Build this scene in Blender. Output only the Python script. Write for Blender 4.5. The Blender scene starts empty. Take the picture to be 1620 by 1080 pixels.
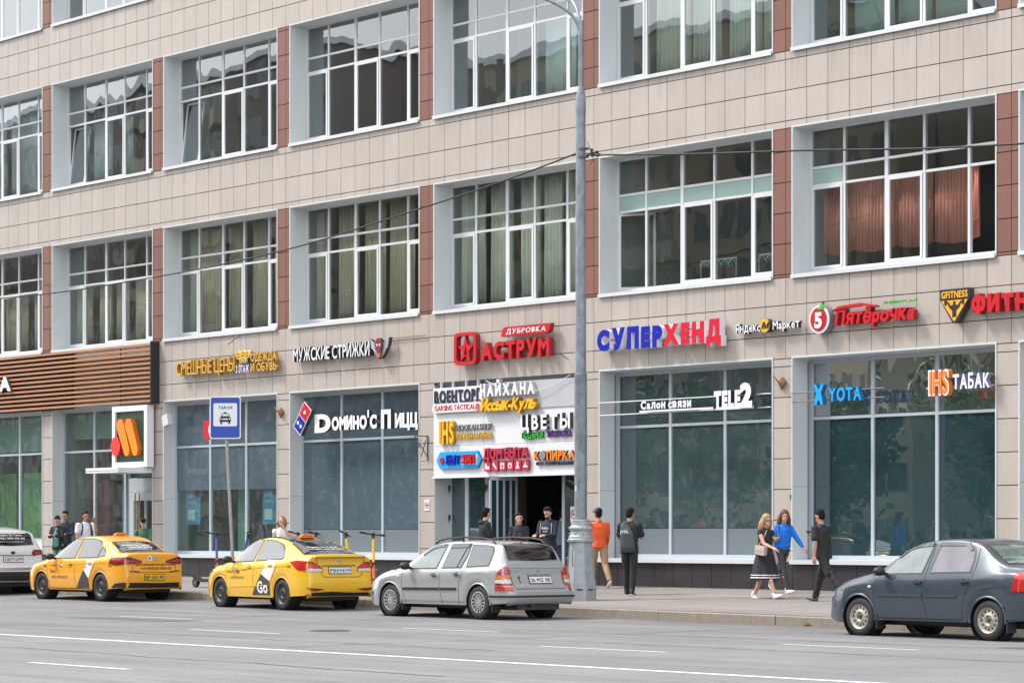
import bpy, bmesh, math, random
from mathutils import Vector, Matrix, noise
from mathutils.bvhtree import BVHTree
from mathutils.geometry import tessellate_polygon, delaunay_2d_cdt
R = math.radians
random.seed(7)
sc = bpy.context.scene
COL = sc.collection
# ---------------------------------------------------------------- camera
cam = bpy.data.cameras.new('camera'); cam.sensor_width = 36; cam.lens = 36*4355/1620
cam.shift_y = 308/1620; cam.clip_start = .5; cam.clip_end = 2000
CAM = bpy.data.objects.new('camera', cam); COL.objects.link(CAM)
CAM.location = (70, -40.46, 1.10)
CAM.rotation_euler = (R(90), 0, R(90-39.5))
sc.camera = CAM
# ---------------------------------------------------------------- sky, sun, exposure
SUN_EL, SUN_AZ = 52, 232      # azimuth clockwise from +Y (north)
wd = bpy.data.worlds.new('World'); sc.world = wd; wd.use_nodes = True
nt = wd.node_tree; nt.nodes.clear()
sky = nt.nodes.new('ShaderNodeTexSky'); sky.sky_type = 'NISHITA'; sky.sun_disc = False
sky.sun_elevation = R(SUN_EL); sky.sun_rotation = R(SUN_AZ); sky.air_density = 1.0; sky.dust_density = 2.5; sky.ozone_density = 1.0
bg = nt.nodes.new('ShaderNodeBackground'); bg.inputs[1].default_value = .14
tc = nt.nodes.new('ShaderNodeTexCoord')
mp = nt.nodes.new('ShaderNodeMapping'); mp.inputs['Scale'].default_value = (1, 1, 3.2)
nz = nt.nodes.new('ShaderNodeTexNoise'); nz.inputs['Scale'].default_value = 2.2; nz.inputs['Detail'].default_value = 8; nz.inputs['Roughness'].default_value = .58
cr = nt.nodes.new('ShaderNodeValToRGB'); cr.color_ramp.elements[0].position = .34; cr.color_ramp.elements[1].position = .58
cr.color_ramp.elements[0].color = (.3, .3, .3, 1); cr.color_ramp.elements[1].color = (1, 1, 1, 1)
mx = nt.nodes.new('ShaderNodeMix'); mx.data_type = 'RGBA'
mx.inputs[7].default_value = (7.9, 7.95, 8.0, 1)     # cloud cover, as bright as the hazy sky it hides
nt.links.new(tc.outputs['Generated'], mp.inputs[0]); nt.links.new(mp.outputs[0], nz.inputs['Vector'])
nt.links.new(nz.outputs['Fac'], cr.inputs[0]); nt.links.new(cr.outputs[0], mx.inputs[0])
nt.links.new(sky.outputs[0], mx.inputs[6]); nt.links.new(mx.outputs[2], bg.inputs[0])
wo = nt.nodes.new('ShaderNodeOutputWorld'); nt.links.new(bg.outputs[0], wo.inputs[0])
sun = bpy.data.lights.new('sun', 'SUN'); sun.energy = 2.0; sun.angle = R(11); sun.color = (1, .965, .91)
SUN = bpy.data.objects.new('sun', sun); COL.objects.link(SUN)
a = R(SUN_AZ); e = R(SUN_EL)
SUN.rotation_euler = Vector((math.sin(a)*math.cos(e), math.cos(a)*math.cos(e), math.sin(e))).to_track_quat('Z', 'Y').to_euler()
vs = sc.view_settings; vs.view_transform = 'Standard'; vs.look = 'None'; vs.gamma = 1; vs.use_curve_mapping = False
vs.exposure = 1.03
sc.cycles.max_bounces = 8; sc.cycles.transparent_max_bounces = 12; sc.cycles.sample_clamp_indirect = 6
# ---------------------------------------------------------------- helpers
def tag(o, label=None, cat=None, group=None, kind=None):
    if label: o['label'] = label
    if cat: o['category'] = cat
    if group: o['group'] = group
    if kind: o['kind'] = kind
    return o
def empty(name, loc=(0, 0, 0), rz=0, label=None, cat=None, group=None, kind=None):
    o = bpy.data.objects.new(name, None); COL.objects.link(o); o.location = loc; o.rotation_euler = (0, 0, rz)
    return tag(o, label, cat, group, kind)
def link(name, me, parent=None, loc=(0, 0, 0), scale=(1, 1, 1), rot=(0, 0, 0)):
    o = bpy.data.objects.new(name, me); COL.objects.link(o); o.location = loc; o.scale = scale; o.rotation_euler = rot
    if parent is not None: o.parent = parent
    return o
def copy_tree(o, parent=None):
    c = o.copy(); COL.objects.link(c)
    if parent is not None: c.parent = parent
    for ch in list(o.children): copy_tree(ch, c)
    return c
def N(nt, t, **k):
    n = nt.nodes.new('ShaderNode'+t)
    for a_, v in k.items(): setattr(n, a_, v)
    return n
MATS = {}
def mat(name, col, rough=.6, metal=0, var=0., vscale=3., spec=.5, coat=0, bump=0, bscale=40, emit=None, stretch=(1, 1, 1), sheen=0, trans=0):
    """plain surface with a little procedural colour variation and fine relief"""
    if name in MATS: return MATS[name]
    m = bpy.data.materials.new(name); m.use_nodes = True; nt = m.node_tree; b = nt.nodes['Principled BSDF']
    b.inputs['Base Color'].default_value = (*col, 1); b.inputs['Roughness'].default_value = rough; b.inputs['Metallic'].default_value = metal
    b.inputs['Specular IOR Level'].default_value = spec; b.inputs['Coat Weight'].default_value = coat; b.inputs['Coat Roughness'].default_value = .04
    if emit: b.inputs['Emission Color'].default_value = (*emit[:3], 1); b.inputs['Emission Strength'].default_value = emit[3]
    if var or bump:
        g = N(nt, 'NewGeometry'); mp = N(nt, 'Mapping'); mp.inputs['Scale'].default_value = stretch
        nt.links.new(g.outputs['Position'], mp.inputs[0])
    if var:
        n = N(nt, 'TexNoise'); n.inputs['Scale'].default_value = vscale; n.inputs['Detail'].default_value = 6; n.inputs['Roughness'].default_value = .65
        nt.links.new(mp.outputs[0], n.inputs['Vector'])
        mr = N(nt, 'MapRange'); mr.inputs[1].default_value = .25; mr.inputs[2].default_value = .75; mr.inputs[3].default_value = 1-var; mr.inputs[4].default_value = 1+var*.7
        nt.links.new(n.outputs['Fac'], mr.inputs[0])
        mm = N(nt, 'VectorMath', operation='SCALE'); mm.inputs[0].default_value = col
        nt.links.new(mr.outputs[0], mm.inputs['Scale']); nt.links.new(mm.outputs[0], b.inputs['Base Color'])
    if bump:
        n2 = N(nt, 'TexNoise'); n2.inputs['Scale'].default_value = bscale; n2.inputs['Detail'].default_value = 4
        nt.links.new(mp.outputs[0], n2.inputs['Vector'])
        bp = N(nt, 'Bump'); bp.inputs['Strength'].default_value = bump; bp.inputs['Distance'].default_value = .01
        nt.links.new(n2.outputs['Fac'], bp.inputs['Height']); nt.links.new(bp.outputs[0], b.inputs['Normal'])
    MATS[name] = m; return m
class MB:
    """mesh builder"""
    def __init__(s): s.v = []; s.f = []; s.m = []
    def add(s, vs, fs, mi=0):
        o = len(s.v); s.v += [tuple(p) for p in vs]; s.f += [tuple(i+o for i in f) for f in fs]; s.m += [mi]*len(fs); return s
    def box(s, x0, x1, y0, y1, z0, z1, mi=0):
        return s.add([(x0, y0, z0), (x1, y0, z0), (x1, y1, z0), (x0, y1, z0), (x0, y0, z1), (x1, y0, z1), (x1, y1, z1), (x0, y1, z1)],
                     [(0, 3, 2, 1), (4, 5, 6, 7), (0, 1, 5, 4), (1, 2, 6, 5), (2, 3, 7, 6), (3, 0, 4, 7)], mi)
    def tube(s, pts, r, n=10, mi=0, cap=True, ry=None):
        pts = [Vector(p) for p in pts]; rs = r if isinstance(r, (list, tuple)) else [r]*len(pts)
        t0 = (pts[1]-pts[0]).normalized(); up = Vector((0, 0, 1)) if abs(t0.z) < .9 else Vector((1, 0, 0))
        nrm = t0.cross(up).normalized(); vs = []; k = len(pts)
        for i, p in enumerate(pts):
            t = (pts[min(i+1, k-1)]-pts[max(i-1, 0)]).normalized()
            nrm = (nrm-t*nrm.dot(t)).normalized(); b = t.cross(nrm)
            for j in range(n):
                a = 2*math.pi*j/n; vs.append(p+(nrm*math.cos(a)+b*math.sin(a))*rs[i])
        fs = [(i*n+j, i*n+(j+1) % n, (i+1)*n+(j+1) % n, (i+1)*n+j) for i in range(k-1) for j in range(n)]
        if cap: fs += [tuple(range(n))[::-1], tuple(range((k-1)*n, k*n))]
        return s.add(vs, fs, mi)
    def lathe(s, prof, n=24, c=(0, 0, 0), axis='z', mi=0, close=False):
        vs = []
        for r, h in prof:
            for j in range(n):
                a = 2*math.pi*j/n; p = (r*math.cos(a), r*math.sin(a), h)
                if axis == 'y': p = (p[0], p[2], p[1])
                if axis == 'x': p = (p[2], p[0], p[1])
                vs.append((p[0]+c[0], p[1]+c[1], p[2]+c[2]))
        k = len(prof); fs = [(i*n+j, i*n+(j+1) % n, (i+1)*n+(j+1) % n, (i+1)*n+j) for i in range(k-1) for j in range(n)]
        if not close: fs += [tuple(range(n))[::-1], tuple(range((k-1)*n, k*n))]
        return s.add(vs, fs, mi)
    def prism(s, poly, y0, y1, mi=0, holes=(), side=None, T=None):
        """polygon in (x,z) extruded from y0 (front, towards -y) to y1"""
        if side is None: side = mi
        loops = [list(poly)]+[list(h) for h in holes]; flat = [p for l in loops for p in l]
        tri = tessellate_polygon([[Vector((p[0], p[1], 0)) for p in l] for l in loops]); n = len(flat)
        vs = [(p[0], y0, p[1]) for p in flat]+[(p[0], y1, p[1]) for p in flat]
        if T: vs = [T(v) for v in vs]
        s.add(vs, [], mi); o = len(s.v)-2*n
        def A(t): return sum(flat[t[i]][0]*flat[t[(i+1) % 3]][1]-flat[t[(i+1) % 3]][0]*flat[t[i]][1] for i in range(3))
        for t in tri:
            if A(t) < 0: t = t[::-1]
            s.f.append(tuple(o+i for i in t)); s.m.append(mi)
            s.f.append(tuple(o+n+i for i in t[::-1])); s.m.append(side)
        k = 0
        for l in loops:
            m = len(l)
            ar = sum(l[i][0]*l[(i+1) % m][1]-l[(i+1) % m][0]*l[i][1] for i in range(m))
            fl = (ar > 0) == (l is loops[0])
            for i in range(m):
                a_, b_ = k+i, k+(i+1) % m
                s.f.append((o+b_, o+a_, o+n+a_, o+n+b_) if fl else (o+a_, o+b_, o+n+b_, o+n+a_)); s.m.append(side)
            k += m
        return s
    def ell(s, c, r, n=12, m=8, mi=0, rot=None):
        vs = []
        for i in range(m+1):
            ph = math.pi*i/m
            for j in range(n):
                th = 2*math.pi*j/n
                p = Vector((r[0]*math.sin(ph)*math.cos(th), r[1]*math.sin(ph)*math.sin(th), r[2]*math.cos(ph)))
                if rot is not None: p = rot @ p
                vs.append(p+Vector(c))
        return s.add(vs, [(i*n+j, (i+1)*n+j, (i+1)*n+(j+1) % n, i*n+(j+1) % n) for i in range(m) for j in range(n)], mi)
    def mesh(s, name, mats, smooth=False):
        me = bpy.data.meshes.new(name); me.from_pydata(s.v, [], s.f); me.polygons.foreach_set('material_index', s.m)
        for m in (mats if isinstance(mats, (list, tuple)) else [mats]): me.materials.append(m)
        if smooth:
            me.polygons.foreach_set('use_smooth', [True]*len(me.polygons))
            if smooth != 'all': me.set_sharp_from_angle(angle=R(smooth if smooth is not True else 40))
        me.update(); return me
    def obj(s, name, mats, parent=None, smooth=False, loc=(0, 0, 0), rot=(0, 0, 0), scale=(1, 1, 1)):
        return link(name, s.mesh(name, mats, smooth), parent, loc, scale, rot)
UNIT = {}
def unit_box(m, bev=0):
    if (m.name, bev) not in UNIT: UNIT[m.name, bev] = MB().box(0, 1, 0, 1, 0, 1).mesh('block', m)
    return UNIT[m.name, bev]
def block(name, m, x0, x1, y0, y1, z0, z1, parent=None):
    return link(name, unit_box(m), parent, (x0, y0, z0), (x1-x0, y1-y0, z1-z0))
# ---------------------------------------------------------------- lettering: outlines of the built-in font, one solid per letter
GL = {}
def glyph(ch, bold=0.):
    key = (ch, bold)
    if key in GL: return GL[key]
    cu = bpy.data.curves.new('g', 'FONT'); cu.body = ch; o = bpy.data.objects.new('g', cu); COL.objects.link(o)
    dg = bpy.context.evaluated_depsgraph_get(); c2 = o.to_curve(dg, apply_modifiers=False)
    polys = []
    for sp in c2.splines:
        P = []; bp = sp.bezier_points; n = len(bp)
        for i in range(n):
            a_, b_ = bp[i], bp[(i+1) % n]
            straight = (a_.handle_right-a_.co).cross(b_.co-a_.co).length < 1e-5 and (b_.handle_left-b_.co).cross(b_.co-a_.co).length < 1e-5
            k = 1 if straight else 5
            for j in range(k):
                t = j/k; q = a_.co*(1-t)**3+a_.handle_right*3*t*(1-t)**2+b_.handle_left*3*t*t*(1-t)+b_.co*t**3
                if not P or (P[-1]-Vector((q.x, q.y))).length > .002: P.append(Vector((q.x, q.y)))
        if len(P) > 2 and (P[0]-P[-1]).length < .002: P.pop()
        if len(P) > 2: polys.append(P)
    o.to_curve_clear(); bpy.data.objects.remove(o); bpy.data.curves.remove(cu)
    def area(P): return .5*sum(P[i].x*P[(i+1) % len(P)].y-P[(i+1) % len(P)].x*P[i].y for i in range(len(P)))
    if not polys: GL[key] = None; return None
    sgn = 1 if area(max(polys, key=lambda P: abs(area(P)))) > 0 else -1
    def off(P, d):
        out = []
        for i in range(len(P)):
            e1 = (P[i]-P[i-1]).normalized(); e2 = (P[(i+1) % len(P)]-P[i]).normalized()
            nn = (Vector((e1.y, -e1.x))+Vector((e2.y, -e2.x)))*sgn
            L = max(nn.length_squared/2, .5); out.append(P[i]+nn*d/L)
        return out
    if bold: polys = [off(P, bold) for P in polys]
    V = [p for P in polys for p in P]; E = []; k = 0
    for P in polys: E += [(k+i, k+(i+1) % len(P)) for i in range(len(P))]; k += len(P)
    vo, eo, fo = delaunay_2d_cdt(V, E, [], 0, 1e-5)[:3]
    def wind(p):
        w = 0
        for P in polys:
            for i in range(len(P)):
                a_, b_ = P[i-1], P[i]; c = (b_.x-a_.x)*(p.y-a_.y)-(b_.y-a_.y)*(p.x-a_.x)
                if a_.y <= p.y < b_.y and c > 0: w += 1
                elif b_.y <= p.y < a_.y and c < 0: w -= 1
        return w
    tris = []
    for t in fo:
        c = (vo[t[0]]+vo[t[1]]+vo[t[2]])/3
        if wind(c)*sgn > 0:
            ar = (vo[t[1]]-vo[t[0]]).cross(vo[t[2]]-vo[t[0]])
            if abs(ar) > 1e-9: tris.append(tuple(t) if ar > 0 else tuple(t[::-1]))
    es = set((t[i], t[(i+1) % 3]) for t in tris for i in range(3)); rim = [e_ for e_ in es if (e_[1], e_[0]) not in es]
    GL[key] = ([(v.x, v.y) for v in vo], tris, rim); return GL[key]
def ink(mb, g, f, y0, y1, mi=0, side=1):
    """solid letter: front face at y0 (towards -y), back open face at y1"""
    vo, tris, rim = g; n = len(vo); q = [f(p) for p in vo]; o = len(mb.v)
    mb.add([(x, y0, z) for x, z in q]+[(x, y1, z) for x, z in q], [], 0)
    for t in tris: mb.f += [tuple(o+i for i in t), tuple(o+n+i for i in t[::-1])]; mb.m += [mi, side]
    for a_, b_ in rim: mb.f.append((o+b_, o+a_, o+n+a_, o+n+b_)); mb.m.append(side)
LOOK = str.maketrans('АВСЕНКМОРТХаеорсху', 'ABCEHKMOPTXaeopcxy')
def layout(text, bold=0., gap=.09, space=.3):
    x = 0; out = []
    for ch in text.translate(LOOK):
        if ch == ' ': x += space; continue
        g = glyph(ch, bold)
        if not g: continue
        x0 = min(p[0] for p in g[0]); x1 = max(p[0] for p in g[0])
        out.append((ch, g, x-x0)); x += x1-x0+gap
    return out, x-gap
LM = {}
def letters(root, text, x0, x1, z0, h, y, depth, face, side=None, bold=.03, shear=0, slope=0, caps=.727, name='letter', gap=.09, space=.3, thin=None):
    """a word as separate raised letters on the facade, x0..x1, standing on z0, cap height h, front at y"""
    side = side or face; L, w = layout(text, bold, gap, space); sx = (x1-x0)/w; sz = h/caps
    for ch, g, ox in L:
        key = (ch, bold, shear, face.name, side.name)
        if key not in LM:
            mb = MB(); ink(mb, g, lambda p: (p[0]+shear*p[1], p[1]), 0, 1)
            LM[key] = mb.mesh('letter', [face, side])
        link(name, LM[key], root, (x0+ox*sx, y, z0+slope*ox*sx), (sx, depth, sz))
def flat_text(mb, text, x0, x1, z0, h, y, bold=.02, mi=0, caps=.727, gap=.09, space=.3, t=.002, shear=0):
    L, w = layout(text, bold, gap, space); sx = (x1-x0)/w; sz = h/caps
    for ch, g, ox in L:
        ink(mb, g, lambda p: (x0+(ox+p[0]+shear*p[1])*sx, z0+p[1]*sz), y-t, y, mi, mi)
# ---------------------------------------------------------------- special materials
def glass(name, tint=(.78, .85, .84), refl=3.0, wave=.6, wscale=.9, dust=0., dustcol=(.35, .4, .42), rough=0., dscale=3., body=None, bodyfac=1.):
    """window glass: see-through (or filmed, when body is given) with a slightly wavy reflection and dust on it"""
    m = bpy.data.materials.new(name); m.use_nodes = True; nt = m.node_tree; nt.nodes.clear()
    out = N(nt, 'OutputMaterial'); g = N(nt, 'NewGeometry')
    tr = N(nt, 'BsdfTransparent'); tr.inputs[0].default_value = (*tint, 1)
    gl = N(nt, 'BsdfGlossy'); gl.inputs['Roughness'].default_value = rough; gl.inputs[0].default_value = (.93, .97, 1, 1)
    mp = N(nt, 'Mapping'); mp.inputs['Scale'].default_value = (1, 1, .55); nt.links.new(g.outputs['Position'], mp.inputs[0])
    no = N(nt, 'TexNoise'); no.inputs['Scale'].default_value = wscale; no.inputs['Detail'].default_value = 1.5; nt.links.new(mp.outputs[0], no.inputs['Vector'])
    bp = N(nt, 'Bump'); bp.inputs['Strength'].default_value = wave; bp.inputs['Distance'].default_value = .05; nt.links.new(no.outputs['Fac'], bp.inputs['Height'])
    nt.links.new(bp.outputs[0], gl.inputs['Normal'])
    fr = N(nt, 'Fresnel'); fr.inputs[0].default_value = 1.5
    mu = N(nt, 'Math', operation='MULTIPLY', use_clamp=True); mu.inputs[1].default_value = refl; nt.links.new(fr.outputs[0], mu.inputs[0])
    ff = N(nt, 'Math', operation='SUBTRACT'); ff.inputs[0].default_value = 1; nt.links.new(g.outputs['Backfacing'], ff.inputs[1]); mu2 = N(nt, 'Math', operation='MULTIPLY'); nt.links.new(mu.outputs[0], mu2.inputs[0]); nt.links.new(ff.outputs[0], mu2.inputs[1]); mu = mu2
    base = tr
    if body:
        df = N(nt, 'BsdfDiffuse'); df.inputs[0].default_value = (*body, 1)
        m0 = N(nt, 'MixShader'); m0.inputs[0].default_value = bodyfac; nt.links.new(tr.outputs[0], m0.inputs[1]); nt.links.new(df.outputs[0], m0.inputs[2]); base = m0
    if dust:
        dd = N(nt, 'BsdfDiffuse'); dd.inputs[0].default_value = (*dustcol, 1)
        n1 = N(nt, 'TexNoise'); n1.inputs['Scale'].default_value = dscale; n1.inputs['Detail'].default_value = 10; n1.inputs['Roughness'].default_value = .8; n1.inputs['Distortion'].default_value = .5
        nt.links.new(g.outputs['Position'], n1.inputs['Vector'])
        r1 = N(nt, 'MapRange'); r1.inputs[1].default_value = .5; r1.inputs[2].default_value = .72; r1.inputs[3].default_value = dust*.12; r1.inputs[4].default_value = dust
        nt.links.new(n1.outputs['Fac'], r1.inputs[0])
        m1 = N(nt, 'MixShader'); nt.links.new(r1.outputs[0], m1.inputs[0]); nt.links.new(base.outputs[0], m1.inputs[1]); nt.links.new(dd.outputs[0], m1.inputs[2]); base = m1
    m2 = N(nt, 'MixShader'); nt.links.new(mu.outputs[0], m2.inputs[0]); nt.links.new(base.outputs[0], m2.inputs[1]); nt.links.new(gl.outputs[0], m2.inputs[2])
    nt.links.new(m2.outputs[0], out.inputs[0]); MATS[name] = m; return m
def tile_mat(name, col, rough=.42, var=.05):
    """porcelain tile: each tile of the grid a slightly different shade, faint mottling and run-off streaks"""
    m = bpy.data.materials.new(name); m.use_nodes = True; nt = m.node_tree; b = nt.nodes['Principled BSDF']
    b.inputs['Roughness'].default_value = rough; g = N(nt, 'NewGeometry')
    sub = N(nt, 'VectorMath', operation='SUBTRACT'); sub.inputs[1].default_value = (.39, 0, 9.654); nt.links.new(g.outputs['Position'], sub.inputs[0])
    dv = N(nt, 'VectorMath', operation='DIVIDE'); dv.inputs[1].default_value = (.6, 50, .632); nt.links.new(sub.outputs[0], dv.inputs[0])
    fl = N(nt, 'VectorMath', operation='FLOOR'); nt.links.new(dv.outputs[0], fl.inputs[0])
    wn = N(nt, 'TexWhiteNoise'); wn.noise_dimensions = '3D'; nt.links.new(fl.outputs[0], wn.inputs[0])
    n1 = N(nt, 'TexNoise'); n1.inputs['Scale'].default_value = 1.3; n1.inputs['Detail'].default_value = 8; n1.inputs['Roughness'].default_value = .6; nt.links.new(g.outputs['Position'], n1.inputs['Vector'])
    mp = N(nt, 'Mapping'); mp.inputs['Scale'].default_value = (7, 1, .35); nt.links.new(g.outputs['Position'], mp.inputs[0])
    n2 = N(nt, 'TexNoise'); n2.inputs['Scale'].default_value = 1.; n2.inputs['Detail'].default_value = 5; nt.links.new(mp.outputs[0], n2.inputs['Vector'])
    a1 = N(nt, 'Math', operation='MULTIPLY_ADD'); a1.inputs[1].default_value = var*2; a1.inputs[2].default_value = 1-var; nt.links.new(wn.outputs['Value'], a1.inputs[0])
    a2 = N(nt, 'Math', operation='MULTIPLY_ADD'); a2.inputs[1].default_value = .22; a2.inputs[2].default_value = -.11; nt.links.new(n1.outputs['Fac'], a2.inputs[0])
    a3 = N(nt, 'Math', operation='ADD'); nt.links.new(a1.outputs[0], a3.inputs[0]); nt.links.new(a2.outputs[0], a3.inputs[1])
    a4 = N(nt, 'Math', operation='MULTIPLY_ADD'); a4.inputs[1].default_value = .2; a4.inputs[2].default_value = -.1; nt.links.new(n2.outputs['Fac'], a4.inputs[0])
    a5 = N(nt, 'Math', operation='ADD'); nt.links.new(a3.outputs[0], a5.inputs[0]); nt.links.new(a4.outputs[0], a5.inputs[1])
    sx_ = N(nt, 'SeparateXYZ'); nt.links.new(g.outputs['Position'], sx_.inputs[0]); last = a5.outputs[0]
    mp3 = N(nt, 'Mapping'); mp3.inputs['Scale'].default_value = (9, 1, .8); nt.links.new(g.outputs['Position'], mp3.inputs[0])
    n3 = N(nt, 'TexNoise'); n3.inputs['Scale'].default_value = 1.; n3.inputs['Detail'].default_value = 6; nt.links.new(mp3.outputs[0], n3.inputs['Vector'])
    st = N(nt, 'MapRange'); st.inputs[1].default_value = .46; st.inputs[2].default_value = .66; st.inputs[3].default_value = 0; st.inputs[4].default_value = .17; nt.links.new(n3.outputs['Fac'], st.inputs[0])
    for s_ in (6.43, 11.09, 15.86):        # rain-washed grime running down from the sills
        r1 = N(nt, 'MapRange'); r1.inputs[1].default_value = s_-.75; r1.inputs[2].default_value = s_; nt.links.new(sx_.outputs['Z'], r1.inputs[0])
        lt = N(nt, 'Math', operation='LESS_THAN'); lt.inputs[1].default_value = s_; nt.links.new(sx_.outputs['Z'], lt.inputs[0])
        q1 = N(nt, 'Math', operation='MULTIPLY'); nt.links.new(r1.outputs[0], q1.inputs[0]); nt.links.new(lt.outputs[0], q1.inputs[1])
        q2 = N(nt, 'Math', operation='MULTIPLY'); nt.links.new(q1.outputs[0], q2.inputs[0]); nt.links.new(st.outputs[0], q2.inputs[1])
        q3 = N(nt, 'Math', operation='SUBTRACT'); q3.inputs[0].default_value = 1; nt.links.new(q2.outputs[0], q3.inputs[1])
        q4 = N(nt, 'Math', operation='MULTIPLY'); nt.links.new(last, q4.inputs[0]); nt.links.new(q3.outputs[0], q4.inputs[1]); last = q4.outputs[0]
    mm = N(nt, 'VectorMath', operation='SCALE'); mm.inputs[0].default_value = col; nt.links.new(last, mm.inputs['Scale']); nt.links.new(mm.outputs[0], b.inputs['Base Color'])
    MATS[name] = m; return m
def ground_mat(name, col, speck=.25, big=.16, rough=.85, crack=.5, dirt=None):
    """asphalt: aggregate speckle, tyre-polished streaks along the street, patches and fine cracks"""
    m = bpy.data.materials.new(name); m.use_nodes = True; nt = m.node_tree; b = nt.nodes['Principled BSDF']; b.inputs['Roughness'].default_value = rough
    g = N(nt, 'NewGeometry'); P = g.outputs['Position']
    def nz(scale, det, st=(1, 1, 1), ro=.6):
        mp = N(nt, 'Mapping'); mp.inputs['Scale'].default_value = st; nt.links.new(P, mp.inputs[0])
        n = N(nt, 'TexNoise'); n.inputs['Scale'].default_value = scale; n.inputs['Detail'].default_value = det; n.inputs['Roughness'].default_value = ro; nt.links.new(mp.outputs[0], n.inputs['Vector']); return n.outputs['Fac']
    def rng(f, a_, b_, lo=.3, hi=.7):
        r = N(nt, 'MapRange'); r.inputs[1].default_value = lo; r.inputs[2].default_value = hi; r.inputs[3].default_value = a_; r.inputs[4].default_value = b_; nt.links.new(f, r.inputs[0]); return r.outputs[0]
    def mul(x, y):
        n = N(nt, 'Math', operation='MULTIPLY'); nt.links.new(x, n.inputs[0]); nt.links.new(y, n.inputs[1]); return n.outputs[0]
    f = mul(rng(nz(38, 3), 1-speck, 1+speck), rng(nz(.35, 5), 1-big, 1+big))
    f = mul(f, rng(nz(1.0, 6, (.12, 1.6, 1)), 1-big, 1+big*.8))
    f = mul(f, rng(nz(6, 5, (.5, 1.4, 1), .75), .93, 1.06))
    vo = N(nt, 'TexVoronoi'); vo.feature = 'DISTANCE_TO_EDGE'; vo.inputs['Scale'].default_value = .22
    ds = N(nt, 'TexNoise'); ds.inputs['Scale'].default_value = 1.5; ds.inputs['Detail'].default_value = 5; nt.links.new(P, ds.inputs['Vector'])
    ad = N(nt, 'VectorMath', operation='MULTIPLY_ADD'); ad.inputs[1].default_value = (1.6, 1.6, 0); nt.links.new(ds.outputs['Color'], ad.inputs[0]); nt.links.new(P, ad.inputs[2]); nt.links.new(ad.outputs[0], vo.inputs['Vector'])
    f = mul(f, rng(vo.outputs['Distance'], 1-crack*.45, 1, .0005, .004))
    f = mul(f, rng(nz(1.0, 4, (.05, 5.5, 1)), .90, 1.08, .35, .65))
    f = mul(f, rng(nz(.9, 3, (.5, .9, 1)), .86, 1.0, .28, .36))
    mm = N(nt, 'VectorMath', operation='SCALE'); mm.inputs[0].default_value = col; nt.links.new(f, mm.inputs['Scale']); colr = mm.outputs[0]
    if dirt:
        y0, y1, amt = dirt; sx_ = N(nt, 'SeparateXYZ'); nt.links.new(P, sx_.inputs[0])
        wob = N(nt, 'Math', operation='MULTIPLY_ADD'); wob.inputs[1].default_value = .9; nt.links.new(nz(.8, 6), wob.inputs[0]); nt.links.new(sx_.outputs['Y'], wob.inputs[2])
        k = rng(wob.outputs[0], 0, amt, y0+.45, y1+.45); mxx = N(nt, 'Mix', data_type='RGBA'); nt.links.new(k, mxx.inputs[0]); nt.links.new(colr, mxx.inputs[6]); mxx.inputs[7].default_value = (.075, .062, .05, 1); colr = mxx.outputs[2]
    nt.links.new(colr, b.inputs['Base Color'])
    bp = N(nt, 'Bump'); bp.inputs['Strength'].default_value = .5; bp.inputs['Distance'].default_value = .006; nt.links.new(nz(60, 3), bp.inputs['Height']); nt.links.new(bp.outputs[0], b.inputs['Normal'])
    MATS[name] = m; return m
WHITE = mat('white_metal', (.56, .58, .60), .45, var=.05, vscale=2)
PVC = mat('white_plastic_frame', (.60, .61, .63), .4, var=.04, vscale=5)
ALU = mat('grey_blue_aluminium', (.42, .47, .52), .4, var=.06)
JAMB = mat('pale_grey_sheet_metal', (.54, .575, .58), .45, var=.07, vscale=1.2, stretch=(1, 1, .4))
DARK = mat('black_plastic', (.015, .015, .017), .5)
RUB = mat('rubber', (.022, .022, .022), .75, var=.2, vscale=20)
GREY = mat('mid_grey', (.2, .2, .21), .6)
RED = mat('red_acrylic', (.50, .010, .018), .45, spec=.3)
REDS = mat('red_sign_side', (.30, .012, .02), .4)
BLUE = mat('blue_acrylic', (.003, .008, .34), .45, spec=.3)
CYAN = mat('cyan_acrylic', (.01, .33, .72), .35)
YEL = mat('yellow_acrylic', (.68, .40, .01), .4)
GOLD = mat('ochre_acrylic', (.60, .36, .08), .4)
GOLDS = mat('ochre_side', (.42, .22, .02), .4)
ORANGE = mat('orange_acrylic', (.80, .20, .01), .4)
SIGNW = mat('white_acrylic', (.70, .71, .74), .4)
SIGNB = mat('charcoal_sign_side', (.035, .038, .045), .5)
GREEN = mat('green_acrylic', (.05, .45, .06), .4)
PURP = mat('purple_acrylic', (.16, .05, .28), .4)
BRACK = mat('sign_bracket', (.10, .10, .11), .5)
# ================================================================ ground, road, pavement
CURB = -6.5
def cl(x): return max(-60, min(75, x))
def zw(x): return .001*(30-cl(x))
def zc(x): return -.28+.006*(38-cl(x))
def sw(x, y): return zw(x)+(zc(x)-zw(x))*min(1, max(0, -y/6.5))
def rd(x, y):
    t = min(1, max(0, (CURB-y)/5.5)); return (zc(x)-.17)*(1-t)-.45*t
def sheet(name, m, xs, ys, f, thick=0):
    nx, ny = len(xs), len(ys)
    mb = MB().add([(x, y, f(x, y)) for y in ys for x in xs], [(j*nx+i, j*nx+i+1, (j+1)*nx+i+1, (j+1)*nx+i) for j in range(ny-1) for i in range(nx-1)])
    return tag(mb.obj(name, m, smooth='all'), kind='structure')
XS = list(range(-60, 80, 5))
ASPH = ground_mat('asphalt', (.158, .157, .161), dirt=(-7.5, -6.6, .6)); PAVE = ground_mat('pavement_asphalt', (.205, .187, .175), speck=.14, big=.12, crack=.3, dirt=(-.5, 0, .5))
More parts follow.
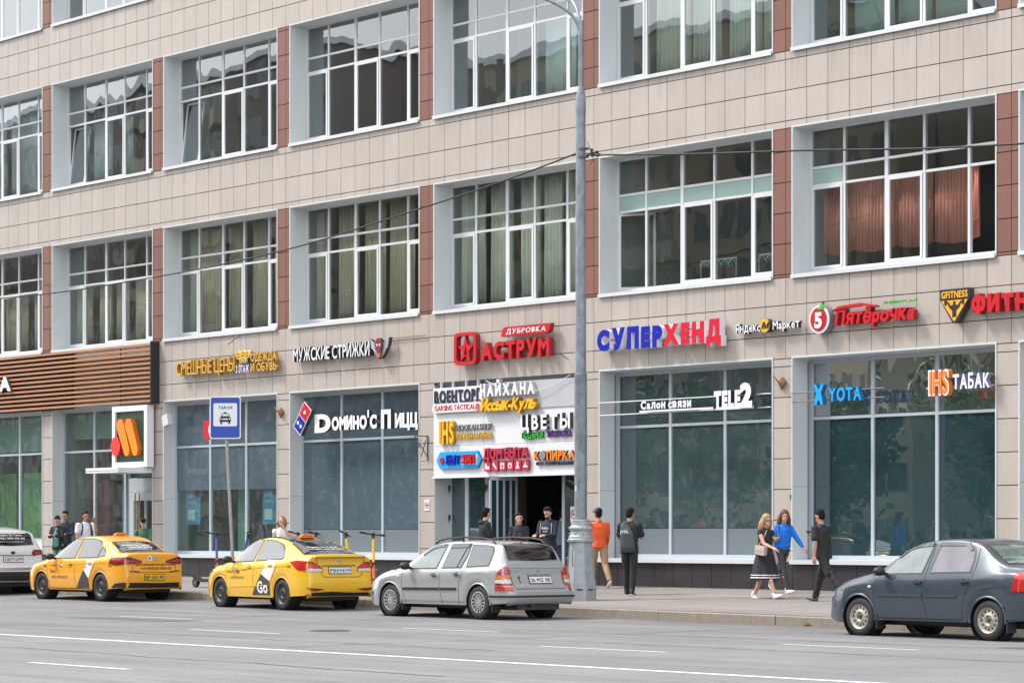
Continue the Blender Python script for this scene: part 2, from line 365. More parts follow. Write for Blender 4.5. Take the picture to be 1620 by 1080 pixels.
tag(MB().add([(-900, -900, -.8), (900, -900, -.8), (900, 900, -.8), (-900, 900, -.8)], [(0, 1, 2, 3)]).obj('ground', mat('dry_ground', (.12, .12, .09), .9, var=.3, vscale=.3)), kind='structure')
ROAD = sheet('road', ASPH, [-300]+XS+[300], [-44, -36, -30, -24, -18, -14, -12, -10, -8.5, -7.2, CURB+.02], rd)
SIDE = sheet('pavement', PAVE, [-300]+XS+[300], [-6.36, -5, -3.5, -2, -1, 0, .6], sw)
STONE = mat('kerb_concrete', (.235, .20, .165), .8, var=.25, vscale=6, bump=.5, bscale=60)
KERB = tag(empty('kerb', (0, 0, 0)), kind='structure')
KM = {}
for i, x in enumerate([-42+3*k for k in range(38)]):
    z0, z1 = zc(x), zc(x+3)
    mb = MB(); a_, b_, g = CURB-.005*(i % 2), -6.35, .008
    vs = []
    for (yy, zz) in ((a_, -.35), (a_, -.02), (a_+.02, 0), (b_, 0), (b_, -.35)):
        vs += [(g, yy, zz+z0), (3-g, yy, zz+z1)]
    mb.add(vs, [(0, 1, 3, 2), (2, 3, 5, 4), (4, 5, 7, 6), (6, 7, 9, 8), (0, 2, 4, 6, 8), (9, 7, 5, 3, 1)])
    mb.obj('kerb_stone', STONE, KERB, loc=(x, 0, .002*math.sin(i*5)))
tag(MB().box(-60, 75, -6.47, -6.36, -.7, -.62).obj('kerb_bed', STONE), kind='structure')
# painted lines
PAINT = mat('road_paint', (.62, .62, .60), .7, var=.28, vscale=14)
def line(x0, x1, y, w, name):
    n = max(2, int((x1-x0)/5)); xs = [x0+(x1-x0)*i/n for i in range(n+1)]
    mb = MB(); vs = []
    for x in xs: vs += [(x, y-w/2, rd(x, y-w/2)+.004), (x, y+w/2, rd(x, y+w/2)+.004)]
    mb.add(vs, [(2*i, 2*i+2, 2*i+3, 2*i+1) for i in range(n)]); return mb.obj(name, PAINT, ROAD)
line(-80, 80, -19.0, .17, 'solid_line')
P1 = 9.06
for k in range(-9, 9):
    line(32.9+P1*k, 35.3+P1*k+.2, -12.3, .10, 'dash_line')
    line(40.5+P1*k-.2, 42.9+P1*k, -15.45, .10, 'dash_line')
    line(40.1+P1*k, 42.4+P1*k, -23.5, .11, 'dash_line')
line(-80, 80, -30.5, .15, 'solid_line')
# ================================================================ the long tiled building
BX0, BX1 = -24.0, 48.0; BAYS = range(-4, 8)
ROWS = [(6.43, 9.50), (11.09, 14.16), (15.86, 18.93)]
BLD = empty('office_building', (0, 0, 0), label='long office building clad in beige tiles with red piers and ground floor shops', cat='building')
TB = tile_mat('beige_tile', (.408, .364, .328)); TR = tile_mat('red_brown_tile', (.19, .083, .062), var=.1, rough=.5)
JOINT = mat('joint_backing', (.05, .028, .022), .9)
TP = tile_mat('dark_plinth_tile', (.032, .028, .032), rough=.4, var=.12)
def plate(name, m, x0, x1, y0, y1, z0, z1): return block(name, m, x0, x1, y0, y1, z0, z1, BLD)
# backing wall: spandrels and piers
back = MB()
zs = [0, .60, 4.76, 6.43, 9.50, 11.09, 14.16, 15.86, 18.93, 20.6]
for z0, z1 in ((4.76, 6.43), (9.50, 11.09), (14.16, 15.86), (18.93, 20.6)): back.box(BX0, BX1, .02, .5, z0, z1)
for z0, z1 in ((-.3, 4.76), (6.43, 9.5), (11.09, 14.16), (15.86, 18.93)):
    for i in BAYS: back.box(6*i+5.4, 6*i+6, .02, .5, z0, z1)
back.obj('wall', JOINT, BLD)
# tiles on one grid: 0.60 x 0.632
def tiles():
    out = []
    g, gz_ = .008, .009
    bands = [(4.76, 6.43), (9.5, 11.09), (14.16, 15.86), (18.93, 20.6)]
    piers = [((6.43, 9.5), 1), ((11.09, 14.16), 1), ((15.86, 18.93), 1), ((.57, 4.76), 0)]
    k0 = int(math.floor((0-9.654)/.632)); k1 = int(math.ceil((20.6-9.654)/.632))
    i0 = int((BX0-.39)/.6)-1; i1 = int((BX1-.39)/.6)+1
    for k in range(k0, k1+1):
        za, zb = 9.654+.632*k, 9.654+.632*(k+1)
        for (b0, b1) in bands:
            z0, z1 = max(za, b0), min(zb, b1)
            if z1-z0 < .03: continue
            for i in range(i0, i1+1):
                x0, x1 = max(.39+.6*i, BX0), min(.99+.6*i, BX1)
                if x1-x0 > .03: out.append((x0+g, x1-g, z0+gz_, z1-gz_, 0))
        for (b0, b1), red in piers:
            z0, z1 = max(za, b0), min(zb, b1)
            if z1-z0 < .03: continue
            for q in BAYS:
                p0, p1 = 6*q+5.4, 6*q+6
                for x0, x1 in (((p0, p0+.39), (p0+.39, p1)) if red else ((p0, p1),)): out.append((x0+g, x1-g, z0+gz_, z1-gz_, red))
    return out
T = tiles(); Cx, Cy, Cz = CAM.location
def app(t):
    """apparent size from the street corner opposite, used only to pick which tiles become single parts"""
    cx, cz = (t[0]+t[1])/2, (t[2]+t[3])/2; dx, dy = cx-Cx, -Cy; d = -.7716*dx+.636*dy; r = .636*dx+.7716*dy
    px, py = 810+4355*r/d, 848-4355*(cz-Cz)/d
    if not (-5 < px < 1625 and -5 < py < 1080): return 0
    if cx < 5.7 and 4.7 < cz < 6.4: return 0
    return (t[1]-t[0])*(t[3]-t[2])/d**2
bei = sorted([t for t in T if not t[4]], key=app, reverse=True); red = sorted([t for t in T if t[4]], key=app, reverse=True)
def put_tiles(L, nm, m, n=295):
    for t in L[:n]:
        o = block(nm, m, t[0], t[1], 0, .02, t[2], t[3], BLD)
        o.location.y = random.uniform(-.0012, .0012)
    if L[n:]:
        mb = MB()
        for t in L[n:]: mb.box(t[0], t[1], 0, .02, t[2], t[3])
        tag(mb.obj(nm+'s', m, BLD), kind='stuff')
put_tiles(bei, 'tile', TB); put_tiles(red, 'red_tile', TR)
x = BX0
k = 0
while x < BX1:
    if not (0.0 < x+.3 < 5.4 or 18 < x+.3 < 23.4): block('plinth_tile', TP, x+.006, x+.594, -.02, .02, -.3, .565, BLD)
    x += .6
pf = MB()
for i in BAYS:
    if i not in (0, 3): pf.box(6*i+.0, 6*i+5.4, .02, .5, -.3, .57)
    else: pf.box(6*i, 6*i+.001, .02, .5, -.3, .0)
pf.obj('plinth', JOINT, BLD)
# floors, ceilings and rooms behind the glass
WALLI = mat('inner_wall', (.42, .40, .36), .8, var=.15, vscale=.8); CEIL = mat('ceiling', (.6, .6, .58), .8); FLOORM = mat('inner_floor', (.2, .19, .18), .6)
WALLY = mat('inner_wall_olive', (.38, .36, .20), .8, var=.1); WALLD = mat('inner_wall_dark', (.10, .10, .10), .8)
inn = MB()
for z in (-.30, 4.9, 9.9, 14.7, 19.2): inn.box(BX0, BX1, .5, 9, z, z+.25)
inn.obj('floor_slab', [CEIL], BLD)
for q in range(-4, 9):
    for z0, z1 in ((-.05, 4.9), (5.15, 9.9), (10.15, 14.7), (14.95, 19.2)): block('partition', WALLI, 6*q-.3, 6*q-.14, .6, 8.9, z0, z1, BLD)
bw = MB().box(BX0, BX1, 8.9, 9.2, -.3, 20.6).obj('back_wall', WALLI, BLD)
MB().box(BX0, BX1, .02, 9.2, 20.6, 20.9).obj('roof', GREY, BLD)
MB().box(BX0-.1, BX0, .02, 9.2, -.3, 20.6).obj('end_wall', WALLI, BLD); MB().box(BX1, BX1+.1, .02, 9.2, -.3, 20.6).obj('end_wall', WALLI, BLD)
# a few things that give rooms depth: strip lights' housings, cupboards, dark stock
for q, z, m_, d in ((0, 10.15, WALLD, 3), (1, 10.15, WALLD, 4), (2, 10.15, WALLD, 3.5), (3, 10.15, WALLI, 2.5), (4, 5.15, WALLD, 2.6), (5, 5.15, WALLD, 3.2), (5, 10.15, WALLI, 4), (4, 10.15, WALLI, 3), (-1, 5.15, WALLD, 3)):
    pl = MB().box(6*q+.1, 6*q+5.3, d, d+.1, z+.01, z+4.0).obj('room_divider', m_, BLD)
# ---------------- upper windows
GLU = glass('window_glass', tint=(.80, .86, .85), refl=2.1, wave=.12, wscale=1.1)
GLU2 = glass('window_glass_rippled', tint=(.74, .82, .82), refl=3.4, wave=.2, wscale=.75)
GLT = glass('window_film_teal', tint=(.6, .7, .7), refl=2.0, wave=.15, body=(.33, .47, .45), bodyfac=.8)
CW = [.02, .97, 2.13, 3.14, 4.30, 5.38]; RW = [.15, 1.89, 2.26, 3.04]
fm = MB(); y0, y1 = .50, .57
fm.box(0, 5.4, y0-.01, y1, .06, .17); fm.box(0, 5.4, y0, y1, 3.02, 3.10); fm.box(0, .06, y0, y1, .17, 3.02); fm.box(5.34, 5.40, y0, y1, .17, 3.02)
for c in CW[1:5]: fm.box(c-.028 if c != 2.13 else c-.045, c+.028 if c != 2.13 else c+.045, y0-.004, y1+.002, .17, 3.02)
for c0, c1 in zip(CW[:5], CW[1:]):
    a_ = c0+(.04 if c0 != 2.13 and c0 != .02 else (.055 if c0 == 2.13 else .04)); b_ = c1-(.035 if c1 != 2.13 else .055) if c1 < 5.3 else 5.34
    for r in RW[1:3]: fm.box(a_ - .005, b_, y0, y1, r-.026, r+.026)
FRAME = fm.mesh('window_frame', PVC)
SASHM = {}
def sash(parent, c0, c1, z0, z1, tilt=0, open_=0, y=.485):
    key = (round(c1-c0, 3), round(z1-z0, 3))
    if key not in SASHM:
        w, h = key; s_ = .055; mb = MB(); mb.box(0, w, 0, .06, 0, s_); mb.box(0, w, 0, .06, h-s_, h); mb.box(0, s_, 0, .06, s_, h-s_); mb.box(w-s_, w, 0, .06, s_, h-s_)
        SASHM[key] = mb.mesh('sash', PVC)
    return link('sash', SASHM[key], parent, (c0, y, z0), rot=(-tilt, 0, open_))
def upper_window(i, r):
    z0, z1 = ROWS[r]
    w = link('window', FRAME, BLD, (6*i, 0, z0))
    for c in range(5):
        for k in range(3):
            a_, b_ = CW[c]+.035, CW[c+1]-.035
            if (i, r, c) == (5, 0, 4) and k == 0: continue
            zz0, zz1 = RW[k]+(.02 if k == 0 else .025), RW[k+1]-.025
            g = GLU if r == 0 else GLU2
            if k == 1 and r == 0 and (i == 4 or (i == 5 and c == 0)): g = GLT
            sh = k == 0 and c in (0, 2, 4)
            if (i, r, c, k) == (4, 0, 0, 0):
                s_ = sash(w, a_, b_, zz0, zz1, 0, R(28), .50); p = link('pane', unit_box(g), s_, (.055, .02, .055), (b_-a_-.11, .012, zz1-zz0-.11)); continue
            tl = R(7) if (sh and c == 0 and (i, r) in ((0, 1), (1, 1), (5, 2))) else 0
            if sh: s_ = sash(w, a_+.005, b_-.005, zz0, zz1, tl, 0, .50 if tl else .482)
            p = link('pane', unit_box(g), w, (a_+(.05 if sh else 0), .515, zz0+(.05 if sh else 0)), (b_-a_-(.1 if sh else 0), .012, zz1-zz0-(.1 if sh else 0)))
            p.rotation_euler = (-tl+random.uniform(-.003, .003), 0, random.uniform(-.004, .004))
            if sh and not tl: p.location.y = .50
    return w
revm = MB()
revm.box(0, .004, .0, .5, 0, 3.07); revm.box(5.396, 5.4, .0, .5, 0, 3.07); revm.box(.004, 5.396, 0, .5, 3.066, 3.07)
revm.box(-.03, 0, -.014, .0, -.0, 3.10); revm.box(5.4, 5.43, -.014, .0, -.0, 3.10); revm.box(0, 5.4, -.014, .0, 3.07, 3.10)
revm.box(.0045, .006, .0, .5, .44, .448)
REV = revm.mesh('reveal', [JAMB]); trm = MB(); trm.box(-.02, 5.42, -.055, .5, .0, .05); trm.box(-.02, 5.42, -.06, -.05, -.03, .05); SILL = trm.mesh('sill', WHITE)
for i in BAYS:
    for r in range(3):
        w = upper_window(i, r); link('reveal', REV, w); link('sill', SILL, w)
# ---------------- curtains hung behind the glass (things of their own)
def curtain(x0, x1, z0, z1, y, m, amp=.035, wl=.14, name='curtain', sag=0):
    n = max(8, int((x1-x0)/.03)); vs = []; ph = random.random()*6
    for i in range(n+1):
        x = x0+(x1-x0)*i/n; t = i/n
        yy = y+amp*math.sin(x/wl*6.28+ph+.8*math.sin(x*7)); yb = y+1.3*amp*math.sin(x/wl*6.28+ph+.8*math.sin(x*7)+.3)
        dz = sag*math.sin(t*3.14)
        vs += [(x, yb, z0-dz), (x, yy, z1)]
    mb = MB(); mb.add(vs, [(2*i, 2*i+2, 2*i+3, 2*i+1) for i in range(n)])
    o = mb.obj(name, m, smooth='all'); o.modifiers.new('t', 'SOLIDIFY').thickness = .004; return o
OLIVE = mat('olive_curtain', (.56, .48, .34), .9, var=.15, vscale=3, stretch=(4, 1, .4)); BEI = mat('beige_curtain', (.72, .67, .56), .9, var=.1, vscale=3)
REDC = mat('salmon_curtain', (.60, .20, .15), .9, var=.1, vscale=4); GRNC = mat('grey_green_curtain', (.50, .60, .55), .9, var=.1)
WHC = mat('white_blind', (.7, .7, .66), .8)
def cset(i, r, spans, m, label, zt=None, zb=None, **k):
    z0, z1 = ROWS[r]; root = empty('curtain', (6*i, 0, z0), label=label, cat='curtain', group='curtains behind the upper windows')
    for a_, b_ in spans:
        c = curtain(a_, b_, (.15 if zb is None else zb), (3.0 if zt is None else zt), .78, m, name='curtain_panel', **k); c.parent = root
cset(-1, 0, [(.1, 1.6), (1.9, 3.2), (3.6, 5.3)], OLIVE, 'olive curtains in the second floor window over the slatted fascia at its far end', zt=2.0)
cset(0, 0, [(.1, .9), (1.3, 2.0), (2.25, 3.0), (3.3, 4.1), (4.4, 5.3)], OLIVE, 'olive curtains in the second floor window above the hamburger sign', zt=1.9)
cset(1, 0, [(.1, .95), (1.0, 1.7), (2.0, 2.9), (3.2, 3.9), (4.2, 5.3)], OLIVE, 'olive curtains in the second floor window above the yellow clothes sign')
cset(2, 0, [(.1, .7), (1.05, 1.9), (2.2, 3.0), (3.25, 4.2), (4.5, 5.3)], OLIVE, 'olive curtains in the window above the barber sign')
cset(3, 0, [(.1, 1.0), (1.2, 2.0), (2.3, 3.0), (3.2, 3.8), (3.95, 5.3)], BEI, 'beige curtains in the window above the red star sign')
cset(5, 0, [(.15, 1.0), (1.01, 2.12), (2.13, 3.14), (3.15, 4.32)], REDC, 'salmon red curtains in the wide window above the apple sign', zt=1.92, zb=.52, sag=.08, amp=.04, wl=.09)
rc = curtain(34.335, 34.47, 7.25, 8.25, .60, REDC, amp=.04, wl=.07); rc.name = 'curtain'
tag(rc, 'orange curtain end blowing out of the open window sash', 'curtain')
cset(0, 1, [(1.0, 2.0), (2.7, 3.1)], WHC, 'white curtain half drawn in the third floor window with a tilted sash', zt=1.9)
cset(5, 2, [(1.0, 2.1), (2.2, 3.1), (3.3, 4.2)], GRNC, 'pale green slatted blinds in the top window above the apple sign', amp=.004, wl=.08)
cset(4, 2, [(.1, .6), (1.0, 2.1), (2.2, 3.1), (3.3, 4.3)], BEI, 'cream gathered curtains in the top window over the blue and red sign')
cset(3, 1, [(3.2, 4.3)], WHC, 'white slatted blind in the third floor window behind the streetlight', amp=.003, wl=.05, zt=1.95)
cset(4, 1, [(1.0, 2.1), (2.2, 3.1), (3.3, 4.3), (4.4, 5.3)], BEI, 'cream curtains in the third floor window over the blue and red letters', amp=.03)
cset(5, 1, [(1.0, 2.1), (2.2, 3.1), (3.2, 4.2)], GRNC, 'green grey blinds in the third floor window above the salmon curtains', amp=.004, wl=.08)
cset(-1, 1, [(.1, 1.9), (2.2, 4.2)], WHC, 'white curtains in the third floor window at the far end of the building', zt=3.0)
# ---------------- ground-floor shop windows
GS = dict(clear=glass('shop_glass', tint=(.78, .88, .86), refl=1.9, wave=.2, wscale=.8, dust=.12),
          film=glass('shop_glass_blue_film', refl=1.5, wave=.3, body=(.07, .105, .13), bodyfac=.93, dust=.32, dustcol=(.28, .34, .38), dscale=3.0),
          dusty=glass('shop_glass_dusty', tint=(.4, .5, .5), refl=2.6, wave=.14, body=(.05, .085, .09), bodyfac=.7, dust=.32, dustcol=(.24, .29, .32), dscale=2.2),
          teal=glass('shop_glass_dark', tint=(.35, .47, .48), refl=2.9, wave=.1, wscale=.5, body=(.022, .052, .06), bodyfac=.8, dust=.05),
          wavy=glass('shop_glass_wavy_foil', refl=8, wave=1.0, wscale=.65, body=(.05, .08, .08), bodyfac=.9, dust=.1))
def strip_mat():
    m = GS['dusty'].copy(); m.name = 'perforated_strip'; nt = m.node_tree
    nt.nodes.clear(); out = N(nt, 'OutputMaterial'); b = N(nt, 'BsdfPrincipled'); b.inputs['Roughness'].default_value = .25
    g = N(nt, 'NewGeometry'); mp = N(nt, 'Mapping'); mp.inputs['Scale'].default_value = (18, 18, 14); nt.links.new(g.outputs['Position'], mp.inputs[0])
    v = N(nt, 'TexVoronoi'); v.inputs['Scale'].default_value = 1; v.inputs['Randomness'].default_value = .12; nt.links.new(mp.outputs[0], v.inputs['Vector'])
    c = N(nt, 'ValToRGB'); c.color_ramp.elements[0].position = .30; c.color_ramp.elements[1].position = .38; c.color_ramp.elements[0].color = (.04, .06, .07, 1); c.color_ramp.elements[1].color = (.15, .18, .20, 1)
    nt.links.new(v.outputs['Distance'], c.inputs[0]); nt.links.new(c.outputs[0], b.inputs['Base Color']); nt.links.new(b.outputs[0], out.inputs[0]); return m
GS['strip'] = strip_mat()
SM = [0, 1.75, 3.47, 5.25]
def shop(i, rows, bars=(3.53,), zb=.62, xs=None, xr=5.4, x0=0):
    D = .34 if i <= 2 else .5
    """rows: list of (z0, z1, material)"""
    xs = xs or SM; mb = MB(); y0, y1 = D, D+.08
    mb.box(x0, xr, y0-.01, y1, zb, zb+.09); mb.box(x0, xr, y0, y1, 4.66, 4.76)
    for j, x in enumerate(xs): mb.box(max(x0, x-.035), x+.035 if j else x+.07, y0-.006, y1+.002, zb+.09, 4.66)
    for z in bars:
        for a_, b_ in zip(xs, xs[1:]): mb.box(a_+.034, b_-.034, y0-.002, y1, z-.03, z+.03)
    w = mb.obj('shop_window', ALU, BLD, loc=(6*i, 0, 0))
    for j, (a_, b_) in enumerate(zip(xs, xs[1:]+[xr+.1])):
        if b_-a_ < .1: continue
        for z0, z1, m_ in rows:
            p = link('pane', unit_box(GS[m_]), w, (a_+.03, D+.03, z0+.012), (min(b_, xr)-a_-.06, .014, z1-z0-.012)); p.rotation_euler = (random.uniform(-.002, .002), 0, random.uniform(-.003, .003))
    return w
def surround(i, z0=.57, w=None, sill=True):
    mb = MB()
    mb.box(0, .004, 0, .5, z0, 4.756); mb.box(5.396, 5.4, 0, .5, z0, 4.756); mb.box(.004, 5.396, 0, .5, 4.752, 4.756)
    mb.box(-.03, 0, -.016, -.002, z0, 4.80); mb.box(5.4, 5.43, -.016, -.002, z0, 4.80); mb.box(0, 5.4, -.016, -.002, 4.76, 4.80)
    o = mb.obj('reveal', JAMB, w)
    MB().box(.0045, .007, .0, .5, 2.12, 2.128).box(.0045, .03, .42, .45, z0, 4.7).obj('joint', GREY, w)
    if sill: MB().box(-.02, 5.42, -.09, .5, .57, .62).box(-.02, 5.42, -.095, -.085, .53, .62).obj('sill', WHITE, w)
for i in BAYS:
    if i < 0: w = shop(i, [(1.0, 3.5, 'clear'), (3.56, 4.66, 'clear')], zb=.95)
    elif i == 0: w = shop(i, [(.1, 3.5, 'clear'), (3.56, 4.66, 'clear')], zb=.02, xs=[0, 1.75, 3.42], xr=3.45)
    elif i == 1: w = shop(i, [(.7, 2.33, 'clear'), (2.33, 3.5, 'film'), (3.56, 4.66, 'film')])
    elif i == 2: w = shop(i, [(.7, 1.27, 'strip'), (1.27, 3.5, 'film'), (3.56, 4.66, 'film')])
    elif i == 3: w = None
    elif i == 4: w = shop(i, [(.7, 1.27, 'strip'), (1.27, 3.5, 'dusty'), (3.56, 4.66, 'dusty')])
    else: w = shop(i, [(.7, 3.5, 'teal'), (3.56, 4.66, 'wavy')])
    if w: surround(i, .0 if i == 0 else .57, w, sill=i not in (0,))
    if i < 0: MB().box(.0, 5.4, .3, .5, .62, .95).obj('base_panel', WHITE, w)
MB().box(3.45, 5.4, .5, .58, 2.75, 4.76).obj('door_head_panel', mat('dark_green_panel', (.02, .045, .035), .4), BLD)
# interior pieces seen through the glass
DRED = mat('dark_red_panel', (.16, .035, .035), .5); GRN = mat('green_wall_graphic', (.17, .33, .12), .6, var=.45, vscale=2.5); SAGE = mat('sage_panel', (.33, .44, .38), .6)
block('inner_panel', DRED, .55, 1.65, .9, .95, .0, 3.6, BLD); block('inner_panel', SAGE, 2.2, 3.0, 1.0, 1.05, .0, 3.5, BLD)
block('inner_panel', GRN, -4.9, -3.9, 1.0, 1.05, .0, 3.0, BLD); block('inner_panel', GRN, -3.3, -.9, .9, .95, .0, 3.0, BLD)
block('roller_blind', SAGE, -5.9, -.7, .66, .68, 3.62, 4.6, BLD); block('roller_blind', SAGE, .1, 3.4, .66, .68, 3.9, 4.6, BLD)
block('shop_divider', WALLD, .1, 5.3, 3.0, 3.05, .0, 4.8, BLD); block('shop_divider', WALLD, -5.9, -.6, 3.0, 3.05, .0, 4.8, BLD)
block('shop_divider', WALLI, 6.1, 11.3, 2.4, 2.45, .0, 4.8, BLD)
block('inner_panel', SAGE, 8.25, 8.75, .9, .95, .6, 2.4, BLD)
block('shelf_unit', mat('tan_shelving', (.36, .24, .14), .7, var=.4, vscale=5), 8.9, 10.4, 2.0, 2.35, .0, 2.2, BLD)
block('shelf_unit', mat('mixed_stock', (.25, .12, .10), .7, var=.6, vscale=9), 10.5, 11.3, 1.8, 2.3, .0, 2.3, BLD)

cb = empty('cardboard_box', (20.35, .9, 6.62), label='orange fan carton standing inside the window above the red star sign', cat='box')
MB().box(0, .62, 0, .3, 0, .36).obj('carton', mat('orange_carton', (.62, .16, .06), .7, var=.1), cb); MB().prism([(.2+.17*math.cos(R(20*k)), .14+.1*math.sin(R(20*k))) for k in range(18)], -.008, 0).obj('printed_picture', mat('carton_print', (.12, .2, .25), .6), cb)
for x, nm in ((26.2, 'nearer the streetlight'), (28.0, 'further along')):
    cr_ = empty('clothes_rail', (x, 1.0, 6.35), label='low clothes rail with white and teal hangers inside the teal banded window, '+nm, cat='clothes rail', group='clothes rails inside the window')
    MB().tube([(0, 0, 0), (0, 0, .75), (1.1, 0, .75), (1.1, 0, 0)], .015, 6).obj('rail', CHROME if 'CHROME' in globals() else WHITE, cr_)
    for k in range(9): MB().tube([(.08+.11*k, -.12, .62), (.1+.11*k, 0, .74), (.12+.11*k, .12, .60)], .012, 5).obj('hanger', [WHITE, mat('teal_plastic', (.05, .35, .33), .5)][k % 2], cr_)
# ================================================================ entrance bay
ENT = BLD
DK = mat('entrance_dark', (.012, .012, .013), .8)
e = MB()
for a_, b_ in ((18.0, 18.09), (18.62, 18.74), (19.38, 19.55), (20.0, 20.03), (20.44, 20.50), (22.18, 22.25), (23.3, 23.4)): e.box(a_, b_, .44, .52, .0, 2.62)
e.box(18.09, 23.3, .44, .52, 2.52, 2.62); e.box(18.09, 20.44, .445, .515, .0, .10); e.box(22.25, 23.3, .445, .515, .0, .1)
ef = e.obj('entrance_frame', ALU, BLD)
for a_, b_ in ((18.09, 18.62), (18.74, 19.38), (19.55, 20.0), (20.03, 20.44), (22.25, 23.3)): link('pane', unit_box(GS['teal']), ef, (a_, .47, .1), (b_-a_, .012, 2.42))
# open door leaf, seen almost edge on
dl = empty('open_door', (0, 0, 0)); dl.parent = BLD
b = MB()
for y in (-.36, -.16, .04, .24): b.box(20.52, 20.56, y, y+.05, .05, 2.5)
b.box(20.525, 20.555, -.36, .43, .05, .2); b.box(20.525, 20.555, -.36, .43, 2.4, 2.5); b.obj('leaf_frame', ALU, dl)
MB().box(20.535, 20.545, -.3, .4, .2, 2.4).obj('pane', GS['teal'], dl)
for x, z in ((18.05, 2.2), (18.05, 1.5), (19.45, 2.2), (19.45, 1.5), (18.05, .6), (19.45, .6)): MB().box(x-.02, x+.02, .40, .44, z, z+.12).tube([(x, .40, z+.02), (x+.04, .37, z-.06)], .012, 6).obj('hinge', SIGNB, ef)
block('reveal', JAMB, 18.0, 18.01, 0, .44, 0, 4.7, BLD); block('reveal', JAMB, 23.39, 23.4, 0, .44, 0, 4.7, BLD)
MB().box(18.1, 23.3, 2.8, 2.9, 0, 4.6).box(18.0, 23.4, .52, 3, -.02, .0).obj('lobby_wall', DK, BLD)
# white sign panel over the entrance
PAN = empty('sign_panel', (18.0, 0, 0), label='large white panel crowded with small shop signs over the entrance', cat='sign panel')
p = MB().box(.10, 5.36, -.10, -.04, 2.52, 4.62).box(.06, 5.36, -.13, -.02, 2.48, 2.52)
p.obj('panel', mat('panel_white', (.66, .68, .71), .4, var=.04), PAN)
for x in (.3, .75, 1.25, 1.7): MB().box(x, x+.05, -.06, .02, 4.6, 4.77).obj('strut', ALU, PAN)
MB().box(2.05, 5.34, -.125, -.102, 4.03, 4.66).obj('banner', mat('grey_banner', (.40, .42, .45), .6, var=.06), PAN)
MB().box(.08, 5.36, -.0, .02, 4.62, 4.76).obj('gap', SIGNB, PAN)
for z in (3.24,): MB().box(.10, 5.34, -.1015, -.1, z, z+.006).obj('seam', GREY, PAN)
for x in (2.0, 3.6): MB().box(x, x+.006, -.1015, -.1, 2.53, 4.0).obj('seam', GREY, PAN)
MB().tube([(2.2+3.0*t/12, -.2-.02*math.sin(t), 4.72-.33*math.sin(t/12*3.14)) for t in range(13)], .008, 5).obj('loose_cable', WHITE, PAN)
def sign(label, x, z, name='shop_sign'): return empty(name, (x, -.02, z), label=label, cat='sign', group='signs along the shop fronts')
def W(label, text, x0, x1, z0, h, y, d, face, side=None, root=None, **k):
    root = root or sign(label, x0, z0); letters(root, text, x0-root.location.x, x1-root.location.x, z0-root.location.z, h, y-root.location.y, d, face, side, **k); return root
def rail(root, x0, x1, z, y=-.06, r=.014, m=None): MB().tube([(x0-root.location.x, y-root.location.y, z-root.location.z), (x1-root.location.x, y-root.location.y, z-root.location.z)], r, 6).obj('rail', m or BRACK, root)
def piece(root, name, m, poly, y0, y1, side=None, holes=()):
    rx, ry, rz = root.location; mb = MB().prism([(x-rx, z-rz) for x, z in poly], y0-ry, y1-ry, 0, [[(x-rx, z-rz) for x, z in h] for h in holes], 1)
    return mb.obj(name, [m, side or m], root)
def circ(cx, cz, rx, rz=None, n=24, a0=0, a1=360): rz = rz or rx; k = n if a1-a0 >= 360 else n+1; return [(cx+rx*math.cos(R(a0+(a1-a0)*i/n)), cz+rz*math.sin(R(a0+(a1-a0)*i/n))) for i in range(k)]
def rrect(x0, x1, z0, z1, r, n=5):
    P = []
    for cx, cz, a_ in ((x1-r, z1-r, 0), (x0+r, z1-r, 90), (x0+r, z0+r, 180), (x1-r, z0+r, 270)): P += [(cx+r*math.cos(R(a_+90*i/n)), cz+r*math.sin(R(a_+90*i/n))) for i in range(n+1)]
    return P
# ---------------- signs on the entrance panel
s = W('dark serif letters on a white board reading army shop, top corner of the entrance panel', 'ВОЕНТОРГ', 18.2, 19.96, 4.28, .28, -.17, .025, mat('navy_letter', (.008, .015, .04), .5), bold=.035, gap=.16)
piece(s, 'backboard', SIGNW, [(18.14, 4.25), (20.0, 4.25), (20.0, 4.62), (18.14, 4.62)], -.145, -.13)
for ch in (18.2, 18.44, 18.9, 19.2, 19.5, 19.75): piece(s, 'serif', MATS['navy_letter'], [(ch, 4.27), (ch+.19, 4.27), (ch+.19, 4.295), (ch, 4.295)], -.172, -.146)
s = W('white rounded board with thin red Latin lettering under the army shop letters', 'GARSING TACTICAL@', 18.24, 19.95, 4.08, .13, -.185, .01, RED, bold=.0)
piece(s, 'backboard', SIGNW, rrect(18.14, 20.02, 4.03, 4.24, .09), -.175, -.135, GREY)
s = W('white spaced letters of the tea house sign above its yellow script', 'ЧАЙХАНА', 20.03, 22.0, 4.36, .27, -.24, .1, SIGNW, mat('silver_side', (.45, .46, .48), .35), bold=.05, gap=.2)
s = W('yellow slanted script letters of the tea house sign on the entrance panel', 'Иссык-Куль', 20.05, 22.05, 4.02, .26, -.26, .12, YEL, GOLDS, bold=.05, shear=.28, gap=.0)
s = W('yellow tall letters with two small lines of text, hookah shop sign on the entrance panel', 'IHS', 18.43, 18.99, 3.32, .5, -.2, .09, YEL, GOLDS, bold=.05)
letters(s, 'HOOKAH SHOP', 19.04-18.43, 20.36-18.43, .26, .15, -.14, .03, GREY, SIGNB, bold=.01, shear=.1, gap=.13)
letters(s, 'МАГАЗИН КАЛЬЯНОВ', 19.04-18.43, 20.36-18.43, .06, .14, -.14, .03, YEL, GOLDS, bold=.01, shear=.1, gap=.13)
s = W('dark edged white flower shop letters with green and purple words below', 'ЦВЕТЫ', 21.46, 23.2, 3.54, .33, -.2, .1, SIGNW, SIGNB, bold=.03, gap=.22)
